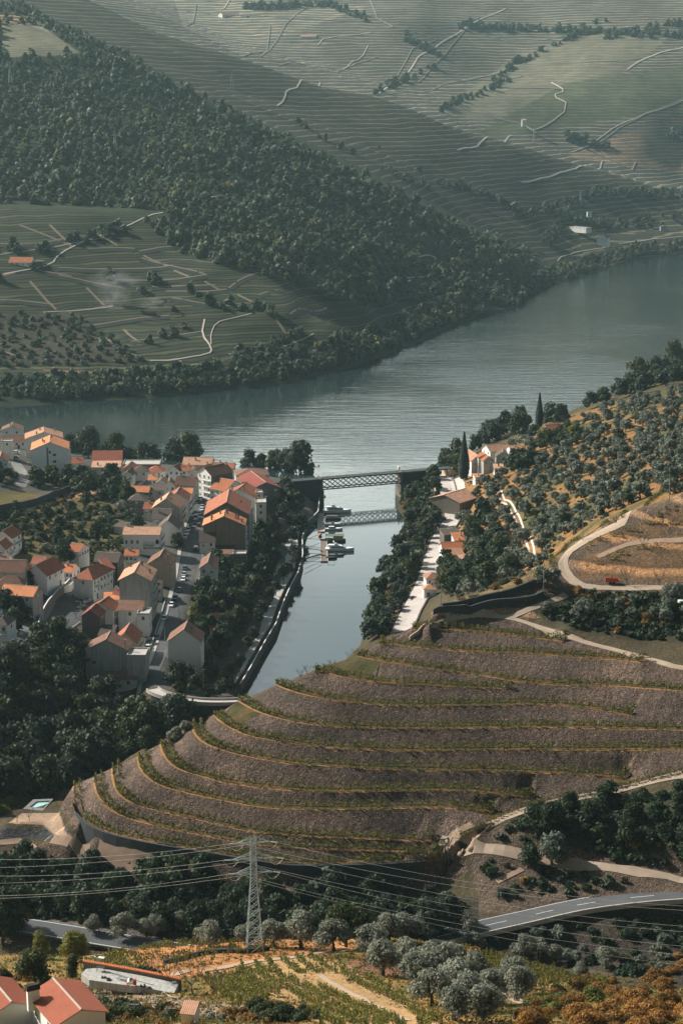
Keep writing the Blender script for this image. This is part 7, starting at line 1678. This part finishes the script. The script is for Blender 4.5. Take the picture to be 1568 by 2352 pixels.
mb = MB(); ww = rel(dens(w, .26), w[0]); [mb.bar((p[0]-.0, p[1]-.32, p[2]+.56), (p[0], p[1]+.32, p[2]+.56), .11, 0, 6) for p in ww]; link('tile_coping', mb.mesh('tile_coping', [mat_plain('coping_tiles', (.62,.20,.08), .8, var=.3, scale=2)]), cw)
t = thing('cement_mixer', 'red and white cement mixer on the concrete platform', 'cement mixer', on9(1168,322)); mb = MB(); mb.lathe([(.05,0),(.34,.06),(.5,.45),(.44,.8),(.28,1.05)], 14); q = link('drum', mb.mesh('drum', [WHT], True), t, (0,0,.45)); q.rotation_euler = (R(28), R(12), 0)
mb = MB(); mb.lathe([(.505,.36),(.52,.42),(.52,.5),(.5,.55)], 14); link('ring', mb.mesh('ring', [ORG]), q)
mb = MB(); [mb.bar((a*.5, b*.45, 0), (a*.25, 0, .75), .04) for a in (-1, 1) for b in (-1, 1)]; link('frame', mb.mesh('frame', [RED]), t); mb = MB(); mb.frus(.5,.95,-.3,.3,.25,.55,.9,-.25,.25,1.05); link('motor_cover', mb.mesh('motor_cover', [RED]), t); mb = MB(); mb.lathe([(.0,0),(.22,0),(.22,.1),(0,.1)], 12); q = link('wheel', mb.mesh('wheel', [BLK]), t, (-.5,.1,.22)); q.rotation_euler = (0,R(90),0)
mb = MB(); mb.lathe([(.17,0),(.33,0),(.36,.11),(.33,.22),(.17,.22),(.17,0)], 16); tag(link('tyre', mb.mesh('tyre', [BLK]), None, on9(975,270)), 'black tyre lying left of the cement mixer', 'tyre')
for i, (a, b, lb) in enumerate([((935,195),(1370,315),'long white beam lying across the concrete platform'),((970,205),(1330,300),'grey beam lying beside the long white one')]):
    p, q = on9(*a), on9(*b); mb = MB(); mb.bar((0,0,.1),(q-p)+Vector((0,0,.1)), .09, 0, 4); tag(link('beam', mb.mesh('beam', [FRAME if i == 0 else W['conc']]), None, p), lb, 'beam')
t = thing('slatted_rack', 'dark slatted metal rack beside the cement mixer', 'rack', on9(1095,270), R(-20)); mb = MB(); [mb.box(-.7+i*.2,-.62+i*.2,-.35,.35,.3,.34) for i in range(8)]; link('slats', mb.mesh('slats', [STEEL]), t); mb = MB(); [mb.bar((a*.7,b*.3,0),(a*.7,b*.3,.3),.03) for a in (-1,1) for b in (-1,1)]; mb.box(-.75,.75,-.38,-.34,.25,.3); mb.box(-.75,.75,.34,.38,.25,.3); link('frame', mb.mesh('frame', [IRON]), t)
t = thing('workbench', 'dark iron workbench on the left end of the concrete platform', 'workbench', on9(905,190), R(-12)); mb = MB(); mb.box(-.65,.65,-.3,.3,.62,.7); link('top', mb.mesh('top', [IRON]), t)
for a in (-1,1):
    for b in (-1,1): mb = MB(); mb.bar((a*.6,b*.25,0),(a*.6,b*.25,.62),.03); link('leg', mb.mesh('leg', [IRON]), t)
for (x, y, m_, s, lb) in [(1285,330,IRON,.35,'dark engine block right of the cement mixer'),(1330,345,W['stone'],.3,'grey heap of rubble right of the dark engine block'),(930,250,W['stone'],.28,'small heap of broken stone left of the tyre'),(1560,300,STEEL,.3,'grey bucket-shaped vent near the right end of the platform'),(718,320,W['conc'],.22,'pale stone beside the gravel yard wall')]:
    r = random.Random(x); mb = MB(); 
    for q in range(7): a, b, c_ = r.uniform(-s,s), r.uniform(-s,s)*.6, r.uniform(.08,.2); mb.frus(a-.16,a+.16,b-.12,b+.12,0,a-.1,a+.1,b-.08,b+.08,c_*1.6)
    tag(link('rubble_heap' if m_ is not IRON else 'engine_block', mb.mesh('heap', [m_]), None, on9(x,y) if x > 760 else at9(x,y)), lb, 'rubble' if m_ is not IRON else 'machine')
t = thing('gate_pillars', 'pair of pale gate pillars beside the green bush', 'gate', at9(900,150), R(-20)); mb = MB(); mb.box(-.2,.75,-.25,.25,-.5,1.7); mb.box(-.28,.83,-.33,.33,1.703,1.8); link('pillar', mb.mesh('pillar', [W['white']]), t); mb = MB(); mb.box(-1.0,-.6,-.2,.2,-.5,1.6); mb.lathe([(0,1.6),(.22,1.6),(.26,1.75),(0,1.95)], 8, 0, (-.8,0,0)); link('pillar', mb.mesh('pillar', [W['conc']]), t); mb = MB(); [mb.bar((-1.0-i*.14,0,0),(-1.0-i*.14,0,1.2),.02) for i in range(8)]; mb.bar((-1,0,1.2),(-2.1,0,1.2),.03); link('iron_gate', mb.mesh('iron_gate', [IRON]), t)
H_('small white shed with a pale tiled roof at the bottom edge', 0, (416,2329), (446,2332), 1.9, 2.2, .5, 'shed', 'white', 'pale', base=3, name='shed', cat='shed', ov=.12)
for i, (x, y, y1) in enumerate([(1206,600,440),(1355,560,425),(980,500,365),(845,470,360),(765,395,280),(1540,600,480)]): pole((x,y), (x,y1), 9, 'thin fence post in the tangled bushes below the platform' , 'fence_post', 'post', r=.03, hgt=(y-y1)/3.901*hf.location.y/F*1.15)
for o in [o for o in COL.objects if o.get('label') == 'thin fence post in the tangled bushes below the platform']: o['group'] = 'thin fence posts below the platform'
for (a, b, lb) in [((1365,505),(1465,430),'white hose hanging from the fence post, upper loop'),((1465,428),(1600,480),'white hose running right from the upper loop'),((1360,550),(1600,530),'lower white hose sagging between the fence posts')]:
    p, q = at9(*a,1.0), at9(*b,1.0); mb = MB(); mb.tube([r_-p for r_ in sagline(p, q, .35, 10)], .03, 0, 5); tag(link('hose', mb.mesh('hose', [FRAME]), None, p), lb, 'hose')
# ------------------------------------------------------------------ people
SKIN = mat_plain('skin', (.42,.24,.16), .6, var=.05); CLD = mat_plain('dark_clothes', (.03,.04,.05), .9, var=.1); CLW = mat_plain('light_clothes', (.5,.5,.48), .9, var=.1)
def body_mesh(stride=.22):
    J = {'pelvis':(0,0,.95),'waist':(0,0,1.12),'chest':(0,0,1.35),'neck':(0,0,1.5),'head':(0,.02,1.62),'top':(0,.01,1.74),'hl':(-.1,0,.9),'kl':(-.1,stride*.5,.5),'al':(-.1,stride*.9-.05,.08),'tl':(-.1,stride*.9+.12,.04),'hr':(.1,0,.9),'kr':(.1,-stride*.3+.05,.5),'ar':(.1,-stride,.1),'tr':(.1,-stride+.14,.04),'sl':(-.19,0,1.43),'el':(-.25,-.06,1.15),'wl':(-.25,.04,.9),'fl':(-.25,.07,.8),'sr':(.19,0,1.43),'er':(.25,.06,1.15),'wr':(.25,.16,.92),'fr':(.25,.2,.83)}
    rad = {'pelvis':.15,'waist':.13,'chest':.16,'neck':.06,'head':.1,'top':.06,'hl':.1,'kl':.065,'al':.045,'tl':.035,'hr':.1,'kr':.065,'ar':.045,'tr':.035,'sl':.065,'el':.045,'wl':.03,'fl':.03,'sr':.065,'er':.045,'wr':.03,'fr':.03}
    E = [('pelvis','waist'),('waist','chest'),('chest','neck'),('neck','head'),('head','top'),('pelvis','hl'),('hl','kl'),('kl','al'),('al','tl'),('pelvis','hr'),('hr','kr'),('kr','ar'),('ar','tr'),('chest','sl'),('sl','el'),('el','wl'),('wl','fl'),('chest','sr'),('sr','er'),('er','wr'),('wr','fr')]
    ks = list(J); me = bpy.data.meshes.new('b'); me.from_pydata([J[k] for k in ks], [(ks.index(a), ks.index(b)) for a, b in E], [])
    o = bpy.data.objects.new('b', me); COL.objects.link(o); m = o.modifiers.new('s', 'SKIN'); me.skin_vertices or None
    for i, k in enumerate(ks): me.skin_vertices[0].data[i].radius = (rad[k], rad[k])
    me.skin_vertices[0].data[0].use_root = True; s = o.modifiers.new('ss', 'SUBSURF'); s.levels = 1
    dg = bpy.context.evaluated_depsgraph_get(); r = bpy.data.meshes.new_from_object(o.evaluated_get(dg)); bpy.data.objects.remove(o); r.name = 'person'
    r.materials.clear(); [r.materials.append(x) for x in (CLD, SKIN, CLW)]
    for p in r.polygons:
        z = p.center.z; p.material_index = 1 if (z > 1.5 or (abs(p.center.x) > .2 and z < .93)) else 0
        p.use_smooth = True
    return r
try:
    BM_ = body_mesh()
    BM2 = BM_.copy()
    for p in BM2.polygons:
        if p.material_index == 0 and p.center.z > .95: p.material_index = 2
    ph = prom and None
    for (px, c, me, lb, z, y0) in [((887,1242),4,BM_,'person in dark clothes walking on the river promenade',3.55,0),((325,720),5,BM_,'person standing on the metal gangway to the far pontoon',2.0,0),((200,358),1,BM_,'person in dark clothes walking in the upper car park',None,480),((844,757-0),0,BM2,'',None,0)]:
        if not lb: continue
        p = P(*K(c,*px),z) if z else hit(*K(c,*px),y0); tag(link('person', me, None, p, random.uniform(0,6)), lb, 'person')
    for (x, y, lb) in [(211,706,'tiny worker in white on the far vineyard path'),(258,722,'tiny worker in white beside the left smoke plume'),(366,720,'tiny worker in white beside the right smoke plume')]:
        p = hit(x, y, 1150); tag(link('person', BM2, None, p, 1, 1.1), lb, 'person')
except Exception as ex: print('PERSON', ex)
# smoke
for (x, y, s, lb) in [(262,712,(16,12,13),'pale smoke plume rising from the left vineyard fire'),(350,712,(14,9,8),'pale smoke plume rising from the right vineyard fire'),(262,672,(26,16,12),'thin smoke drifting over the far vineyard')]:
    h = hit(x, y, 1150); mb = MB(); mb.lathe([(0,-1)]+[(math.sin(a)*(1+.25*math.sin(5*a)), -math.cos(a)) for a in np.linspace(.3,2.9,9)]+[(0,1)], 14)
    m = bpy.data.materials.new('smoke'); m.use_nodes = True; tt = NT(m); tt.n.remove(tt.n['Principled BSDF']); v = tt.add('ShaderNodeVolumePrincipled'); v.inputs['Color'].default_value = (.9,.93,.93,1)
    tcn = tt.add('ShaderNodeTexCoord'); ln = tt.add('ShaderNodeVectorMath', operation='LENGTH'); tt.link(tcn.outputs['Object'], ln.inputs[0]); f = mathn(tt, 'SUBTRACT', 1.0, ln.outputs['Value']); f.node.use_clamp = True
    nz = noise(tt, tcn.outputs['Object'], 2.2, 3); nz = mathn(tt, 'MULTIPLY', mathn(tt, 'SUBTRACT', nz, .42), 4); nz.node.use_clamp = True
    tt.link(mathn(tt, 'MULTIPLY', mathn(tt, 'MULTIPLY', f, nz), .035), v.inputs['Density']); tt.link(v.outputs[0], tt.n['Material Output'].inputs['Volume'])
    o = link('smoke', mb.mesh('smoke', [m]), None, (h[0], h[1], h[2]+s[2]*.7)); o.scale = s; o['kind'] = 'stuff'; o['label'] = lb
# ------------------------------------------------------------------ vines
VPOST = mat_plain('vine_post', (.075,.065,.055), .9, var=.3)
def vine_proto(seed):
    r = np.random.default_rng(seed); n = 74
    C = np.stack([r.normal(0,.34,n), r.normal(0,.13,n), .95+r.normal(0,.26,n)], 1); V, Fc = cards(C, qrand(n, r), .10*r.uniform(.7,1.4,n), r)
    return V, Fc
VP = [vine_proto(i) for i in range(5)]
VM = [mesh_np('foliage', V, Fc, [LEAF['vine']]) for V, Fc in VP]
def vtrunk():
    mb = MB(); mb.tube([(0,0,-.2),(.03,.02,.35),(-.02,0,.75)], .035, 0, 5); mb.bar((-.02,0,.75),(.3,.02,.9),.02); mb.bar((-.02,0,.75),(-.33,0,.88),.02); return mb.mesh('stem', [BARK])
VT = vtrunk()
mbp = MB(); mbp.bar((0,0,-.3),(0,0,1.5),.045,0,5); PM = mbp.mesh('vine_post', [VPOST])
plants, posts, FIELDS = [], [], []
def vinefield(poly, a, b, space, step, y0=0, y1=1e9, keep=.9, post=4):
    FIELDS.append(poly)
    A, B = np.array(hit(*a, y0)[:2]), np.array(hit(*b, y0)[:2]); u = (B-A)/np.linalg.norm(B-A); n = np.array([-u[1], u[0]])
    for k in range(-60, 61):
        for j in range(-120, 161):
            p = A + n*k*space + u*j*step
            if p[1] < 150 or not (y0 < p[1] < y1): continue
            z = gz(p[0], p[1]); x, y = proj(p[0], p[1], z)
            if not inpoly(np.array([x]), np.array([y]), poly)[0]: continue
            if onroad(p): continue
            if random.random() < keep: plants.append((p[0]+random.uniform(-.15,.15), p[1]+random.uniform(-.12,.12), z, math.atan2(u[1], u[0])))
            if j % post == 0: posts.append((p[0], p[1], z))
E_ = lambda x, y: (516.7+x/2.731, 1837.3+y/2.731)
Fq = lambda x, y: (993.9+x/2.731, 1837.3+y/2.731)
vinefield([E_(60,1040),E_(330,975),E_(560,985),E_(760,1060),E_(1000,1180),E_(1200,1330),E_(1400,1440),E_(600,1440),E_(420,1250),E_(150,1200)], E_(330,1000), E_(1130,1375), 2.7, 1.0)
vinefield([Fq(90,905),Fq(330,950),Fq(560,1010),Fq(900,1090),Fq(1120,1130),Fq(1100,1180),Fq(650,1190),Fq(330,1080),Fq(90,985)], Fq(120,930), Fq(1000,1140), 2.4, 1.0)
vinefield([(215,2205),(330,2180),(460,2150),(600,2160),(640,2190),(540,2195),(420,2215),(330,2225),(230,2232)], (230,2215), (560,2185), 2.2, 1.3, 0, 1e9, .5, 3)
vinefield([(470,2250),(560,2240),(620,2300),(600,2320),(500,2300)], (480,2270), (600,2300), 2.0, 1.2)
for q in [[(1340,1310),(1370,1280),(1420,1262),(1480,1255),(1568,1252),(1568,1262),(1460,1270),(1380,1300)],[(1330,1255),(1400,1225),(1480,1205),(1568,1195),(1568,1206),(1470,1222),(1390,1245),(1345,1270)],[(1480,1190),(1568,1150),(1568,1165),(1500,1200)]]:
    vinefield(q, q[2], q[-3] if False else q[4 if len(q) > 5 else 1], 2.4, 1.3, 400, 520, .95, 3)
def sz_key(p): return -(p[1]*cp-(p[2]-CAMZ)*sp)
# rows on the ledges of the terraced hill
led = []
G_RIM = mat_plain('ochre_ledge_edge', (.27,.14,.055), .95, var=.5, scale=.6)
for w in TLINES: ribbon('ledge_edge', offs([p for p in w if p[1] < 480], .22), .48, G_RIM, .07, reject=False, nx=1)
for k, w in enumerate(TLINES):
    for oi, o in enumerate((.7, 2.55) if k > 2 else (.5, 1.9)):
        q = dens(offs(w, o), 1.15); 
        for i, p in enumerate(q):
            if p[1] > 480 or proj(*p)[0] > 1650: continue
            a = math.atan2(q[min(i+1, len(q)-1)][1]-p[1], q[min(i+1, len(q)-1)][0]-p[0]); z = gz(p[0], p[1])
            if random.random() < .94: led.append((p[0]+random.uniform(-.2,.2), p[1]+random.uniform(-.15,.15), z, a))
            if i % 4 == 0: posts.append((p[0], p[1], z))
for ln in [[(x, y-3) for x, y, z in PATHR], [(1580,1106),(1500,1142),(1440,1185),(1380,1212),(1330,1236),(1290,1262),(1262,1300)]]:
    for p in wline(ln, 340, 1.1): led.append((p[0], p[1], gz(p[0], p[1]), 0))
plants.sort(key=sz_key, reverse=True); posts.sort(key=sz_key, reverse=True)
first = plants[:290]; rest = plants[290:]+led
for i, (x, y, z, a) in enumerate(first):
    t = thing('grapevine', 'yellow-green grapevine in the foreground vineyard rows', 'grapevine', (x, y, z), a, random.uniform(.85,1.2), 'grapevines in the foreground vineyard rows'); link('foliage', VM[i % 5], t); link('stem', VT, t)
def merge(name, label, V0s, spots, mat, szr=(.8, 1.2)):
    Vs, Fs, b = [], [], 0
    for i, (x, y, z, a) in enumerate(spots):
        V, Fc = V0s[i % len(V0s)]; s = random.uniform(*szr); c, sn = math.cos(a), math.sin(a)
        Vs.append(np.stack([(V[:,0]*c-V[:,1]*sn)*s+x, (V[:,0]*sn+V[:,1]*c)*s+y, V[:,2]*s+z], 1)); Fs.append(Fc+b); b += len(V)
    me = mesh_np(name, np.vstack(Vs), np.vstack(Fs), [mat]); tag(link(name, me), label, None, None, 'stuff')
def small_proto(seed):
    r = np.random.default_rng(seed); n = 28
    C = np.stack([r.uniform(-.6,.6,n), r.normal(0,.13,n), .85+r.normal(0,.32,n)], 1); return cards(C, qrand(n, r), .155*r.uniform(.6,1.4,n), r)
merge('vine_rows', 'rows of yellow-green vines along the ledges of the terraced hill', [small_proto(i) for i in range(6)], rest, LEAF['vine'])
for i, (x, y, z) in enumerate(posts[:290]):
    tag(link('vine_post', PM, None, (x, y, z), 0, random.uniform(.9,1.1)), 'thin dark post in the foreground vineyard rows', 'post', 'posts in the foreground vineyard rows')
pv = np.array([(a*.035, b*.035, z) for z in (-.2, 1.5) for a, b in ((-1,-1),(1,-1),(1,1),(-1,1))]); pf = np.array([(0,1,5,4),(1,2,6,5),(2,3,7,6),(3,0,4,7),(4,5,6,7)])
merge('vine_posts', 'dark vine posts along the ledges of the terraced hill', [(pv, pf)], [(x, y, z, 0) for x, y, z in posts[290:]] + [(p[0], p[1], p[2], 0) for p in led[::1]], VPOST, (.55, 1.0))
# tufts of dry grass on the ledges, in the foreground and on the slopes
def tuft_proto(seed):
    r = np.random.default_rng(seed); n = 9; C = np.stack([r.normal(0,.3,n), r.normal(0,.3,n), r.uniform(.03,.22,n)], 1); N = qrand(n, r); N[:,2] *= .4; N /= np.linalg.norm(N, axis=1, keepdims=True); return cards(C, N, .10*r.uniform(.6,1.3,n), r, 1.3)
LEAF['grass1'] = mat_leaf('dry_grass', (.13,.095,.03), (.30,.18,.06)); LEAF['grass2'] = mat_leaf('green_grass', (.06,.08,.02), (.15,.15,.04))
tf = scatter([(-30,2200),(350,2168),(600,2158),(950,2150),(1160,2205),(1568,2290),(1568,2390),(-30,2390)], 5200, .34, 0, 330, 2, lambda h, x, y: onroad(h) or any(inpoly(np.array([x]), np.array([y]), q)[0] for q in FIELDS) and random.random() < .8)
tl = []
for k, w in enumerate(TLINES):
    for p in dens(offs(w, 1.2), 3.0):
        if p[1] < 470: o = random.uniform(-1.4, 1.6); tl.append((p[0]+random.uniform(-.4,.4), p[1]+o, gz(p[0], p[1]+o)))
merge('dry_grass', 'dry ochre grass tufts on the foreground slope and the vineyard ledges', [tuft_proto(i) for i in range(5)], [(*p, random.uniform(0,6)) for p in tf[::2]+tl], LEAF['grass1'], (.7,1.5))
merge('green_grass', 'green grass tufts on the foreground slope', [tuft_proto(i) for i in range(5)], [(*p, random.uniform(0,6)) for p in tf[1::2]], LEAF['grass2'], (.7,1.5))
build_terrain(); build_water(); build_light(); build_haze()
